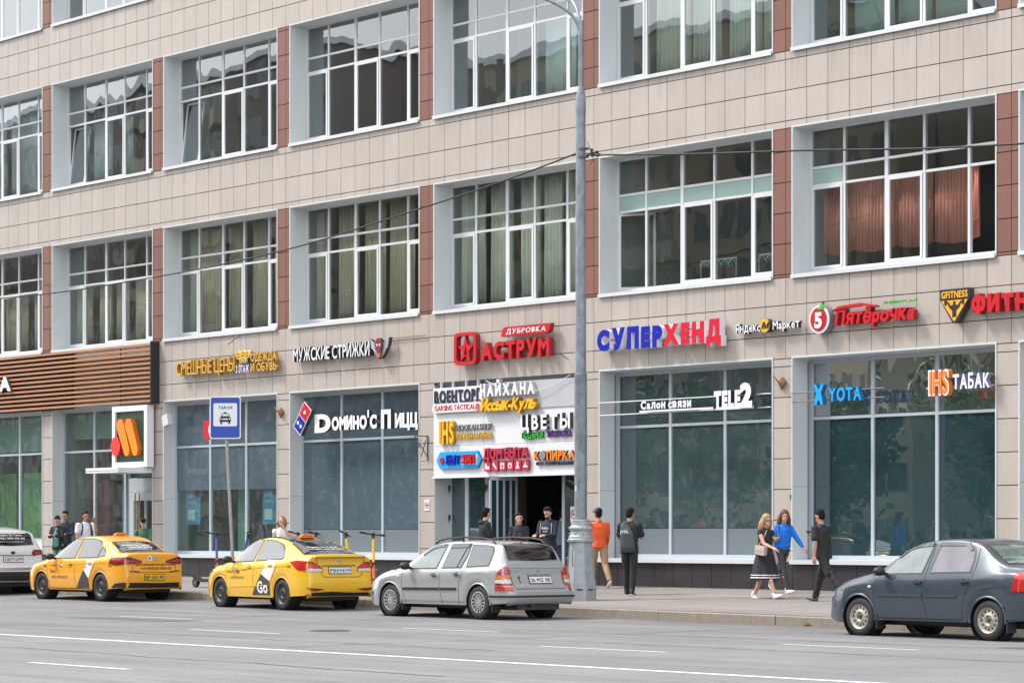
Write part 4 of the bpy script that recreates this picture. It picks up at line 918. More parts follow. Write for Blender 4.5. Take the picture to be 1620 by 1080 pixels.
    def ft(s, cx, cz, ang): # slope: u across, v up along the slope around (cx,cz), ang = direction of the outward ray above horizontal
        ca, sa = math.cos(R(ang)), math.sin(R(ang)); return lambda u, v: ((cx-sa*v, u, cz+ca*v), (ca, 0, sa))
    def fw_(s, sg=-1, r=.30):
        """wrap round the rear corner: u<0 runs forward along the side, u>0 runs inward across the tail"""
        xe = s.S['L']-.06-r; ye = s.W-.06-r; q = r*.75
        def f(u, v):
            if u < -q: return ((xe+(u+q), 0, v), (0, sg, 0))
            if u > q: return ((xe-.2, sg*(ye-(u-q)), v), (1, 0, 0))
            a = R(45)*(1+u/q); return ((xe, sg*ye, v), (math.sin(a), sg*math.cos(a), 0))
        return f
    def text(s, m, txt, u0, u1, v0, h, f, bold=.02, off=.008, flip=1, slope=0, name='lettering', shear=0):
        Lt, w = layout(txt, bold); sx = (u1-u0)/w; sz = h/.727; raw = []
        for ch, g, ox in Lt:
            raw.append(([(u0+(ox+p[0]+shear*p[1])*sx, v0+p[1]*sz+slope*(ox+p[0])*sx) for p in g[0]], g[1]))
        return s.lay(name, m, None, f, off, 0, raw=raw, smooth=False)
    def seam(s, pts, m=None, f=None, w=.011, off=.0025, name='seam'):
        P = []; Q = []
        for i, p in enumerate(pts):
            a = Vector(pts[max(i-1, 0)]); b = Vector(pts[min(i+1, len(pts)-1)]); t = (b-a).normalized(); nn = Vector((-t.y, t.x))*w/2
            P.append((p[0]+nn.x, p[1]+nn.y)); Q.append((p[0]-nn.x, p[1]-nn.y))
        return s.lay(name, m or SEAM, P+Q[::-1], f or s.fs(), off, 0, .15)
    def wheels(s, rimf, tyre=None, r=.31, w=.2):
        for x in (s.S['fw'], s.S['rw']):
            for sg in (-1, 1):
                y = sg*(s.W-.035-w/2)
                t = MB().lathe([(r*.64, -w/2+.01), (r*.7, -w/2), (r*.93, -w/2+.008), (r*.985, -w/2+.03), (r, -w/2+.06), (r, w/2-.06), (r*.985, w/2-.03), (r*.93, w/2-.008), (r*.7, w/2), (r*.64, w/2-.01)], 36, (0, 0, 0), 'y', close=True).obj('wheel', RUB, s.root, smooth=50, loc=(x, y, s.S.get('hub', .31)))
                if sg < 0: rimf(t, -w/2, r)
                else: MB().lathe([(r*.64, w/2-.03), (r*.3, w/2-.06)], 20, (0, 0, 0), 'y').obj('rim', STEELK, t)
    def handle(s, x, z, m=None, w=.17):
        s.lay('handle', m or s.paint, rrect(x, x+w, z-.017, z+.017, .016, 3), s.fs(), .035, .03, .06); s.lay('handle_recess', SEAM, rrect(x+.02, x+w-.04, z-.035, z+.03, .02, 3), s.fs(), .002, 0, .06)
    def mirror(s, x, z, m):
        for sg in (-1, 1):
            y = sg*(s.W+.03); b = MB().ell((x, y+sg*.05, z), (.075, .115, .075), 14, 10).tube([(x+.03, sg*(s.W-.09), z-.05), (x+.0, y, z-.03)], .028, 8); b.obj('mirror', m, s.root, smooth=True)
SEAM = mat('seam_gap', (.012, .012, .012), .8); STEELK = mat('black_steel_wheel', (.035, .035, .038), .5, bump=.2); STEELS = mat('dirty_silver_wheel', (.40, .37, .32), .5, metal=.4, var=.3, vscale=12)
CGLASS = mat('car_glass', (.035, .05, .055), .03, spec=1.0, coat=1); CGLB = mat('tinted_car_glass', (.008, .009, .011), .04, spec=.8, coat=1); CGLC = mat('clear_car_glass', (.15, .18, .18), .04, spec=.9, coat=1, var=.5, vscale=2.5)
LAMP = mat('tail_lamp_red', (.42, .012, .012), .12, coat=1); LAMPD = mat('tail_lamp_dark_red', (.13, .01, .02), .12, coat=1); LAMPO = mat('tail_lamp_orange', (.6, .17, .02), .15, coat=1); LAMPC = mat('tail_lamp_clear', (.55, .55, .55), .15, coat=1)
CHROME = mat('chrome', (.6, .6, .62), .15, metal=1); BLK = mat('black_trim', (.02, .02, .022), .45); PLATE = mat('number_plate_white', (.66, .67, .66), .5); PLATEY = mat('number_plate_yellow', (.62, .42, .05), .5); INK = mat('ink', (.02, .02, .025), .6)
TAXI = mat('taxi_yellow_paint', (.74, .33, .008), .3, coat=1, spec=.5, var=.03, vscale=2); TAXI2 = mat('taxi_lemon_paint', (.74, .42, .006), .3, coat=1, spec=.5, var=.03, vscale=2)
SILVER = mat('silver_paint', (.40, .41, .415), .28, metal=.45, coat=.8, var=.06, vscale=2); GRAPH = mat('graphite_paint', (.046, .064, .084), .36, metal=.35, coat=.7, var=.12, vscale=2.5); CARW = mat('white_paint', (.62, .63, .63), .3, coat=1, var=.04)
DUST = mat('dusty_lower_trim', (.13, .14, .14), .7, var=.25, vscale=6)
def rim_steel(m, holes=8, hm=None, hub_r=.05, dish=.035):
    def f(t, y, r):
        R0 = r*.65; b = MB(); n = 32; prof = [(R0, 0), (R0*.93, .012), (R0*.86, .035), (R0*.55, .028), (R0*.40, .012), (R0*.30, .03), (R0*.1, .03)]
        b.lathe([(rr, y+d) for rr, d in prof], n, (0, 0, 0), 'y', close=True); o = b.obj('rim', m, t, smooth=35)
        for k in range(holes):
            a = 2*math.pi*k/holes; rr = R0*.69; MB().lathe([(.0175, y+.027), (.0165, y+.0275)], 10, (rr*math.cos(a), 0, rr*math.sin(a)), 'y').obj('vent_hole', SEAM, t)
        MB().lathe([(.033, y+.032), (.03, y+.012), (.015, y+.01)], 14, (0, 0, 0), 'y').obj('hub_cap', STEELK, t, smooth=True)
        nb = MB()
        for k in range(4): a = 2*math.pi*k/4+.3; nb.lathe([(.009, y+.03), (.008, y+.015)], 6, (.055*math.cos(a), 0, .055*math.sin(a)), 'y')
        nb.obj('wheel_nuts', STEELK, t)
    return f
def rim_spokes(m, n=14):
    def f(t, y, r):
        R0 = r*.65; MB().lathe([(R0*.99, y+.03), (R0*.2, y+.045)], 30, (0, 0, 0), 'y').obj('rim', DARK, t)
        MB().lathe([(R0, y-.002), (R0*.9, y-.006), (R0*.88, y+.02)], 40, (0, 0, 0), 'y', close=True).obj('rim_edge', m, t, smooth=True)
        MB().lathe([(R0*.25, y+.02), (R0*.22, y+.002), (.02, y-.002)], 20, (0, 0, 0), 'y').obj('hub_cap', m, t, smooth=True)
        for k in range(n):
            a = 2*math.pi*k/n; ca, sa = math.cos(a), math.sin(a); b = MB(); w0, w1 = .010, .017
            P = [(R0*.2, -w0), (R0*.92, -w1), (R0*.92, w1), (R0*.2, w0)]; fr = [(p*ca-q*sa, p*sa+q*ca) for p, q in P]
            b.prism(fr, y+.002, y+.02, 0); b.obj('spoke', m, t)
    return f
def plate(car, u0, u1, v0, h, txt, m, f, region='', off=.02):
    p = car.lay('number_plate', m, rrect(u0, u1, v0, v0+h, .008, 2), f, off, .015, .05); car.lay('plate_frame', BLK, rrect(u0-.012, u1+.012, v0-.012, v0+h+.012, .01, 2), f, off-.006, .015, .05)
    k = (u1-u0)*(.74 if region else .92); car.text(INK, txt, u0+.02, u0+k, v0+h*.2, h*.58, f, bold=.015, off=off+.006, name='lettering')
    if region: car.text(INK, region, u0+k+.02, u1-.015, v0+h*.35, h*.45, f, bold=.02, off=off+.006, name='lettering'); car.lay('plate_divider', INK, [(u0+k+.006, v0+.01), (u0+k+.011, v0+.01), (u0+k+.011, v0+h-.01), (u0+k+.006, v0+h-.01)], f, off+.002, 0, .3)
def checks(car, m, u, v, f, s=.035, rows=2, cols=4, off=.006):
    for r in range(rows):
        for c in range(cols):
            if (r+c) % 2 == 0: car.lay('checker_mark', m, [(u+c*s, v-r*s), (u+(c+1)*s, v-r*s), (u+(c+1)*s-.012, v-(r+1)*s), (u+c*s-.012, v-(r+1)*s)], f, off, 0, .2)
def taxi_lamp(car, x, y, z):
    b = MB(); n = 14; V = []
    for i in range(n+1):
        t = -1+2*i/n; w = .155*(1-abs(t)**4*.45)
        for (dy, dz) in ((-.055, 0), (-.048, .05), (-.025, .085*(1-.3*t*t)), (.025, .085*(1-.3*t*t)), (.048, .05), (.055, 0)): V.append((x+dy*(1-.3*t*t), y+t*.17, z+dz*(1-.25*t**4)))
    b.add(V, [(i*6+j, i*6+j+1, (i+1)*6+j+1, (i+1)*6+j) for i in range(n) for j in range(5)]+[(0, 1, 2, 3, 4, 5), tuple(n*6+j for j in (5, 4, 3, 2, 1, 0))])
    o = b.obj('roof_lamp', mat('roof_lamp_orange', (.85, .22, .03), .3, coat=.5), car.root, smooth=30)
    for k in range(6): MB().box(x-.0+.046, x+.062, y-.12+.04*k, y-.10+.04*k, z+.02+.02*(k % 2), z+.04+.02*(k % 2)).obj('lamp_check', INK, o)
    for k in range(5): MB().box(x+.01-.02, x+.03-.0, y-.10+.04*k, y-.08+.04*k, z+.082, z+.0885).obj('lamp_check', INK, o)
# ---------------------------------------------------------------- yellow notchback taxi
def glasshouse(c, front, rear, quarter=None, frame=.028, m=None, mr=None, pillars=True):
    for poly, mm in ((front, m or CGLASS), (rear, mr or m or CGLASS), (quarter, m or CGLASS)):
        if not poly: continue
        for sg in (-1, 1):
            c.lay('side_window', mm, poly, c.fs(sg), .006, .006, .08)
            cx = sum(p[0] for p in poly)/len(poly); cz = sum(p[1] for p in poly)/len(poly)
            big = [(p[0]+frame*(1 if p[0] > cx else -1), p[1]+frame*.8*(1 if p[1] > cz else -1)) for p in poly]
            c.lay('window_frame', BLK, big, c.fs(sg), .003, .004, .08)
def sm2(pts, n=3): return [(p.x, p.z) for p in smooth([Vector((a, 0, b)) for a, b in pts], n)]
sp = dict(L=4.39, W=1.70, fw=.86, rw=3.42, ra=.345, hub=.31, lip=.012, top=[(.0, .42), (.03, .58), (.16, .72), (.55, .85), (1.0, .94), (1.22, .985), (1.55, 1.18), (1.95, 1.38), (2.3, 1.45), (2.75, 1.465), (3.15, 1.43), (3.5, 1.30), (3.85, 1.13), (4.02, 1.095), (4.24, 1.09), (4.33, 1.05), (4.345, .90), (4.375, .72), (4.39, .55), (4.37, .38), (4.30, .27)],
          belt=[(0, .62), (.5, .78), (1.2, .90), (2.4, .925), (3.5, .96), (4.2, .97)], low=[(0, .24), (.4, .2), (.9, .22), (1.3, .235), (3.0, .235), (3.5, .26), (4.39, .30)])
def yellow_taxi_a(loc, rz):
    c = Car('taxi', sp, TAXI, loc, rz, 'orange yellow saloon taxi with Cyrillic lettering on its boot, behind the white crossover', 'taxi')
    glasshouse(c, sm2([(1.36, .955), (1.62, 1.17), (1.95, 1.35), (2.33, 1.385)])+[(2.30, .965)], sm2([(2.46, .97), (2.43, 1.385)], 1)+sm2([(2.85, 1.38), (3.12, 1.32), (3.28, 1.22)])+[(3.27, .985)], sm2([(3.33, .99), (3.33, 1.20), (3.46, 1.13), (3.56, 1.03)], 2))
    c.seam([(2.375, 1.42), (2.38, .95), (2.36, .6), (2.40, .26)]); c.seam([(1.28, .95), (1.18, .85), (1.16, .6), (1.30, .26)]); c.seam([(3.30, .99), (3.24, .85), (3.05, .62), (2.98, .40), (2.98, .27)]); c.seam([(1.2, .262), (3.0, .262)])
    c.lay('sill_cover', mat('pale_sill', (.55, .50, .38), .5), [(1.22, .21), (3.04, .21), (3.04, .275), (1.22, .275)], c.fs(), .012, .02, .2)
    c.lay('crease', TAXI, [(1.25, .79), (4.0, .86), (4.0, .872), (1.25, .81)], c.fs(), .006, .01, .15); c.handle(2.08, .83); c.handle(2.93, .85)
    BWT = mat('taxi_white_vinyl', (.70, .70, .70), .35); c.lay('decal', BWT, [(2.88, .92), (3.22, .92), (3.12, .76), (2.98, .52), (2.88, .52), (2.76, .70)], c.fs(), .004, 0, .1)
    c.lay('decal', mat('taxi_dark_vinyl', (.04, .045, .05), .4), [(2.42, .28), (2.96, .28), (2.96, .50), (2.76, .70)], c.fs(), .005, 0, .1)
    c.lay('badge_dot', RED, circ(2.82, .79, .055), c.fs(), .007, 0, .2); c.lay('badge_dot', SIGNW, circ(2.82, .79, .03), c.fs(), .008, 0, .2)
    c.text(INK, 'Такси', 1.30, 1.52, .62, .07, c.fs(), shear=.1); c.text(INK, '(495) 999-99-99', 1.36, 2.05, .49, .065, c.fs(), 0); c.text(RED, 'Яндекс', 1.32, 1.58, .77, .05, c.fs(), .0)
    c.lay('logo_disc', INK, circ(1.78, .80, .06), c.fs(), .005, 0, .2); c.lay('logo_disc', SIGNW, circ(1.80, .80, .035), c.fs(), .006, 0, .2); c.text(mat('teal_ink', (.05, .3, .3), .5), 'ТАКСИ', 2.06, 2.22, .74, .04, c.fs(), 0); checks(c, INK, 1.02, .80, c.fs(), .03, 2, 4); checks(c, INK, 3.82, .84, c.fs(), .035, 2, 4)
    ftn = c.ft(3.55, .95, 62); rear = sm2([(-.56, -.27), (0, -.30), (.56, -.27)])+sm2([(.50, .25), (0, .30), (-.50, .25)]); c.lay('rear_window', CGLB, rear, ftn, .006, .006, .1); c.lay('window_frame', BLK, [(u*1.06, v*1.1) for u, v in rear], ftn, .003, .004, .1)
    c.text(SIGNW, 'Яндекс Go Такси', -.38, .34, .05, .06, ftn, .03, .01); c.text(SIGNW, '(495) 999-99-99', -.28, .36, -.06, .06, ftn, .03, .01); c.text(SIGNW, 'для пассажиров', -.3, .3, -.15, .03, ftn, .0, .01)
    f = c.fw_()
    for sg in (-1, 1):
        f = c.fw_(sg); c.lay('tail_lamp', LAMPD, [(-.42, .86), (-.2, .80), (.40, .86), (.40, .90), (.1, .99), (-.38, .98)], f, .012, .02, .06); c.lay('tail_lamp_stripe', LAMP, [(-.34, .90), (-.2, .89), (.34, .885), (.34, .90), (-.3, .93)], f, .016, .01, .06)
        c.lay('reflector', LAMPD, [(.10, .66), (.32, .64), (.32, .67), (.10, .69)], f, .01, .02, .08)
    r = c.fr(); c.text(INK, 'Приглашаем водителей', -.52, .56, .80, .055, r, .02); c.text(INK, '+7(495)15-555-15', -.36, .44, .71, .055, r, .02); c.lay('maker_badge', CHROME, circ(.05, .96, .05), r, .012, .012, .2); c.lay('crest_sticker', SIGNW, rrect(-.15, -.05, .9, 1.01, .02), r, .008, 0, .2); c.lay('crest_mark', mat('sticker_blue', (.1, .15, .35), .4), rrect(-.13, -.08, .92, .99, .02), r, .01, 0, .2)
    plate(c, -.26, .26, .48, .115, 'ВР 202 99', PLATEY, r); c.seam([(-.60, 1.0), (-.56, .68), (-.5, .645), (.5, .645), (.56, .68), (.60, 1.0)], f=r); c.seam([(-.74, .63), (-.62, .63), (-.6, .65)], f=r)
    c.lay('rear_valance', BLK, [(-.36, .30), (1.15, .30), (1.15, .40), (.0, .42), (-.2, .40)], c.fw_(), .012, .02, .08); c.lay('rear_valance', BLK, [(-.36, .30), (.75, .30), (.75, .40), (.0, .42), (-.2, .40)], c.fw_(1), .011, .02, .08)
    c.mirror(1.42, .985, DARK); c.wheels(rim_steel(STEELK, 8)); taxi_lamp(c, 2.95, 0, 1.452); return c
def yellow_taxi_b(loc, rz):
    s2 = dict(sp); s2.update(L=4.37, W=1.70, fw=.84, rw=3.41, top=[(.0, .40), (.03, .56), (.14, .70), (.5, .84), (.95, .95), (1.15, .99), (1.5, 1.19), (1.9, 1.39), (2.3, 1.462), (2.7, 1.47), (3.1, 1.42), (3.5, 1.29), (3.88, 1.15), (4.05, 1.12), (4.24, 1.125), (4.31, 1.09), (4.30, .92), (4.34, .74), (4.37, .55), (4.35, .38), (4.28, .27)], belt=[(0, .58), (.5, .76), (1.2, .88), (2.4, .94), (3.5, 1.0), (4.2, 1.0)])
    c = Car('taxi', s2, TAXI2, loc, rz, 'lemon yellow saloon taxi with dark roof panel between the other taxi and the silver estate', 'taxi')
    glasshouse(c, sm2([(1.34, .955), (1.6, 1.18), (1.95, 1.37), (2.30, 1.395)])+[(2.22, .985)], sm2([(2.36, .99), (2.41, 1.395)], 1)+sm2([(2.8, 1.38), (3.1, 1.31), (3.33, 1.18), (3.42, 1.07)])+[(3.36, 1.03)])
    c.seam([(2.35, 1.43), (2.31, .96), (2.28, .6), (2.34, .26)]); c.seam([(1.24, .95), (1.14, .85), (1.12, .6), (1.28, .26)]); c.seam([(3.30, 1.02), (3.22, .85), (3.05, .62), (2.96, .40), (2.96, .27)]); c.seam([(3.12, 1.33), (3.16, 1.03)], w=.02)
    c.lay('crease', TAXI2, [(1.1, .76), (3.9, .90), (3.9, .915), (1.1, .785)], c.fs(), .008, .01, .15); c.lay('crease', TAXI2, [(1.25, .42), (2.9, .48), (2.9, .495), (1.25, .445)], c.fs(), .008, .01, .15)
    c.handle(2.02, .86); c.handle(2.88, .90)
    c.lay('decal', MATS['taxi_white_vinyl'], [(2.82, 1.0), (3.2, 1.0), (3.12, .78), (2.98, .58), (2.62, .68)], c.fs(), .004, 0, .1); c.lay('decal', MATS['taxi_dark_vinyl'], [(2.22, .28), (2.95, .28), (2.97, .56), (2.62, .72)], c.fs(), .006, 0, .1)
    c.text(SIGNW, 'Go', 2.46, 2.88, .33, .24, c.fs(), .03, .009); c.lay('logo_disc', SIGNW, circ(2.0, .0+.8, .0001, .0001, 3), c.fs(), .006, 0, .2)
    c.text(INK, 'Яндекс', 1.22, 1.5, .72, .045, c.fs(), 0, slope=.04); c.text(INK, 'Go', 1.58, 1.72, .72, .11, c.fs(), .03); c.text(INK, 'Такси', 1.78, 2.0, .77, .045, c.fs(), 0, slope=.04); c.text(INK, '(495) 999-99-99', 1.36, 1.9, .60, .06, c.fs(), 0)
    checks(c, INK, .52, .76, c.fs(), .03, 2, 3); checks(c, INK, 3.66, .92, c.fs(), .035, 2, 4)
    ftn = c.ft(3.5, .95, 64); rear = sm2([(-.58, -.32), (0, -.36), (.58, -.32)])+sm2([(.50, .28), (0, .33), (-.50, .28)]); c.lay('rear_window', CGLB, rear, ftn, .006, .006, .1); c.lay('window_frame', BLK, [(u*1.06, v*1.1) for u, v in rear], ftn, .003, .004, .1)
    rf = c.ft(2.75, 1.1, 88); c.lay('roof_panel', CGLB, [(-.50, -.62), (.50, -.62), (.54, .52), (-.54, .52)][::-1], rf, .006, .006, .12)
    c.text(SIGNW, 'Яндекс Go Такси', -.34, .36, .02, .06, ftn, .03, .01); c.text(SIGNW, '+7(495) 999-99-99', -.32, .40, -.09, .06, ftn, .03, .01); c.text(SIGNW, 'заказ такси', -.2, .28, -.18, .03, ftn, .0, .01)
    for sg in (-1, 1):
        f = c.fw_(sg); c.lay('tail_lamp', LAMP, [(-.48, .97), (-.38, .92), (-.15, .80), (.32, .775), (.30, .86), (.12, .97), (-.2, 1.0)], f, .014, .02, .06); c.lay('tail_lamp_lens', LAMPC, [(.0, .785), (.30, .78), (.28, .83), (.05, .84)], f, .019, .01, .06)
        c.lay('reflector', LAMPD, [(-.0, .46), (.34, .42), (.14, .38), (.06, .40)], f, .010, .02, .08)
    r = c.fr(); c.lay('spoiler', TAXI2, [(-.60, 1.06), (.60, 1.06), (.58, 1.10), (-.58, 1.10)], r, .05, .06, .2); c.seam([(-.58, 1.055), (.58, 1.055)], f=r, off=.051, w=.014)
    plate(c, -.26, .26, .74, .115, 'Р514УК', PLATE, r, '05'); c.lay('chrome_strip', BLK, [(-.42, .885), (.38, .885), (.38, .90), (-.42, .90)], r, .015, .02, .2); c.lay('maker_badge', CHROME, circ(0, .985, .055, .03), r, .014, .012, .2)
    c.seam([(-.56, 1.04), (-.42, .70), (-.36, .665), (.42, .665), (.50, .70), (.60, 1.04)], f=r)
    c.lay('rear_valance', BLK, [(-.1, .28), (1.15, .28), (1.15, .34), (.5, .37), (.1, .35)], c.fw_(), .012, .02, .08); c.lay('rear_valance', BLK, [(-.1, .28), (.75, .28), (.75, .34), (.1, .35)], c.fw_(1), .011, .02, .08)
    c.mirror(1.36, 1.0, BLK); c.wheels(rim_steel(STEELK, 10)); taxi_lamp(c, 2.98, .02, 1.452)
    c.lay('headlamp', LAMPC, [(.12, .66), (.42, .78), (.5, .76), (.3, .64), (.14, .60)], c.fs(), .008, .01, .08); return c
# ---------------------------------------------------------------- silver estate car
def estate(loc, rz):
    s = dict(L=4.29, W=1.71, fw=.84, rw=3.46, ra=.345, hub=.308, lip=.016, tum=.17, tail=.10, top=[(.0, .42), (.03, .56), (.12, .68), (.5, .82), (.95, .925), (1.16, .97), (1.5, 1.17), (1.9, 1.36), (2.25, 1.425), (2.8, 1.445), (3.4, 1.425), (3.78, 1.385), (3.90, 1.34), (4.02, 1.13), (4.12, .97), (4.14, .80), (4.20, .66), (4.26, .60), (4.29, .48), (4.27, .36), (4.2, .28)],
             belt=[(0, .60), (.5, .74), (1.2, .865), (2.4, .90), (3.5, .93), (4.2, .93)], low=[(0, .22), (.4, .2), (.9, .22), (1.3, .25), (3.0, .25), (3.8, .27), (4.29, .30)])
    c = Car('estate_car', s, SILVER, loc, rz, 'silver estate car with black roof rails parked by the lamp post', 'car')
    fr_ = sm2([(1.40, .92), (1.62, 1.10), (1.90, 1.27), (2.25, 1.345), (2.33, 1.345)]); fr_ += [(2.22, .93)]
    r1 = [(2.42, .94), (2.50, 1.355), (2.92, 1.365), (3.02, 1.36), (3.02, 1.15), (2.94, .95)]; q = sm2([(3.13, .96), (3.10, 1.34)], 1)+sm2([(3.52, 1.335), (3.68, 1.29), (3.73, 1.16), (3.72, .99)])
    glasshouse(c, fr_, r1, None, m=mat('see_through_car_glass', (.13, .18, .165), .04, spec=.9, coat=1, var=.5, vscale=3), mr=CGLASS); glasshouse(c, q, None, None)
    c.seam([(2.84, .95), (2.96, 1.36)], w=.03, off=.009)
    for sg in (-1,):
        b = MB(); b.tube([(1.60, -.66, .93), (1.62, -.66, .965), (1.68, -.665, .99), (1.78, -.665, 1.0), (1.86, -.665, .985), (1.90, -.665, .95)], .012, 6)
    c.seam([(2.37, .93), (2.36, .6), (2.44, .27)]); c.seam([(1.30, .9), (1.24, .8), (1.22, .6), (1.34, .27)]); c.seam([(3.06, .96), (3.02, .82), (2.94, .66), (2.92, .40), (2.92, .27)])
    c.lay('rain_deflector', mat('smoke_deflector', (.03, .06, .07), .2, coat=1), [(2.46, 1.30), (2.98, 1.315), (3.0, 1.375), (2.48, 1.375)], c.fs(), .022, .02, .1); c.lay('rain_deflector', MATS['smoke_deflector'], sm2([(1.72, 1.15), (1.95, 1.275), (2.28, 1.325)])+sm2([(2.28, 1.375), (1.95, 1.325), (1.70, 1.19)]), c.fs(), .02, .02, .1)
    c.lay('door_moulding', BLK, [(1.28, .505), (2.34, .515), (2.34, .565), (1.28, .555)], c.fs(), .018, .02, .2); c.lay('door_moulding', BLK, [(2.385, .515), (2.86, .52), (2.86, .57), (2.385, .565)], c.fs(), .018, .02, .2)
    c.lay('sill_cover', DUST, [(1.20, .215), (3.06, .215), (3.06, .32), (1.20, .31)], c.fs(), .012, .02, .2); c.handle(2.12, .80, CHROME); c.handle(2.78, .82, CHROME); c.lay('indicator', LAMPC, circ(1.12, .76, .025, .018, 10), c.fs(), .008, .01, .1)
    ftn = c.ft(3.6, 1.02, 30); rear = sm2([(-.60, -.17), (0, -.19), (.60, -.17)])+sm2([(.57, .14), (.50, .22), (0, .25), (-.50, .22), (-.57, .14)]); c.lay('rear_window', CGLB, rear, ftn, .008, .006, .09); c.seam([(-.1, -.15), (.2, -.1), (.42, -.06)], m=DARK, f=ftn, w=.014, off=.02, name='wiper')
    for sg in (-1, 1):
        f = c.fw_(sg, .22)
        c.lay('tail_lamp', LAMP, [(-.20, .52), (.09, .52), (.085, .86), (.03, .95), (-.07, .96), (-.13, .90), (-.185, .72)], f, .014, .02, .06); c.lay('tail_lamp_lens', LAMPO, [(-.175, .735), (.085, .735), (.08, .80), (-.155, .80)], f, .018, .01, .06); c.lay('tail_lamp_lens', LAMPC, [(-.19, .665), (.085, .665), (.085, .73), (-.178, .73)], f, .018, .01, .06)
        for z in (.60, .66, .73, .80, .86): c.lay('lamp_bar', CHROME, [(-.19, z), (.088, z), (.088, z+.007), (-.19, z+.007)], f, .022, .01, .07)
        c.lay('bumper', SILVER, [(-.52, .30), (1.0 if sg < 0 else .66, .30), (1.0 if sg < 0 else .66, .49), (.3, .50), (-.15, .50), (-.46, .48)], f, .035+.001*sg, .05, .08); c.lay('bumper_strip', BLK, [(-.50, .405), (1.0 if sg < 0 else .66, .405), (1.0 if sg < 0 else .66, .44), (-.50, .44)], f, .05+.001*sg, .02, .08)
    r = c.fr(); c.lay('number_plate_recess', CHROME, [(-.22, .80), (.34, .80), (.35, .835), (-.24, .835)], r, .02, .02, .2); plate(c, -.20, .32, .665, .115, '36 MZ 011', PLATE, r)
    c.lay('maker_badge', CHROME, circ(.05, .895, .045, .03), r, .012, .012, .2); c.text(INK, 'astra', -.56, -.42, .865, .022, r, 0); c.seam([(-.62, .94), (-.62, .60), (-.56, .56), (.56, .56), (.62, .60), (.62, .94)], f=r); c.seam([(-.6, .93), (.6, .93)], f=r, w=.006)
    for x in (-.36, -.16, .03, .20, .36): c.lay('fixing_scar', mat('ochre_scar', (.30, .24, .12), .8), rrect(x, x+.02, .585, .64, .006), r, .006, 0, .1)
    tm = [(-.44, .66), (-.425, .66), (-.425, .74), (-.39, .77), (-.425, .765), (-.40, .81), (-.432, .775), (-.465, .81), (-.44, .765), (-.475, .77), (-.44, .74)]; c.lay('tree_sticker', INK, tm, r, .006, 0, .2)
    for sg in (-1, 1): MB().tube([(1.95, sg*.60, 1.375), (2.08, sg*.595, 1.44), (2.3, sg*.59, 1.478), (2.8, sg*.585, 1.50), (3.3, sg*.585, 1.485), (3.58, sg*.59, 1.455), (3.70, sg*.60, 1.385)], .017, 8).tube([(2.75, sg*.585, 1.42), (2.75, sg*.585, 1.5)], .02, 6).obj('roof_rail', BLK, c.root, smooth=True)
    MB().tube([(3.72, 0, 1.385), (3.70, 0, 1.42), (3.76, 0, 1.425)], .012, 6).obj('antenna', DARK, c.root)
    for x, s_ in ((1.21, .0), (3.84, .0)): MB().box(x, x+.02, -.83, -.62, .13, .33).obj('mud_flap', RUB, c.root)
    MB().tube([(4.0, -.2, .25), (4.27, -.2, .25)], .028, 8).obj('exhaust', STEELK, c.root); MB().box(3.75, 4.15, -.45, .55, .17, .30).obj('silencer', STEELK, c.root)
    c.mirror(1.44, .96, BLK); c.wheels(rim_spokes(mat('wheel_trim_silver', (.46, .46, .47), .35, metal=.6, var=.2, vscale=15)), r=.308); c.lay('headlamp', LAMPC, [(.05, .56), (.26, .66), (.36, .65), (.28, .56)], c.fs(), .008, .01, .08); c.lay('front_strip', mat('navy_strip', (.03, .04, .12), .4), [(.03, .42), (.30, .42), (.30, .46), (.03, .46)], c.fs(), .012, .01, .08)
    return c
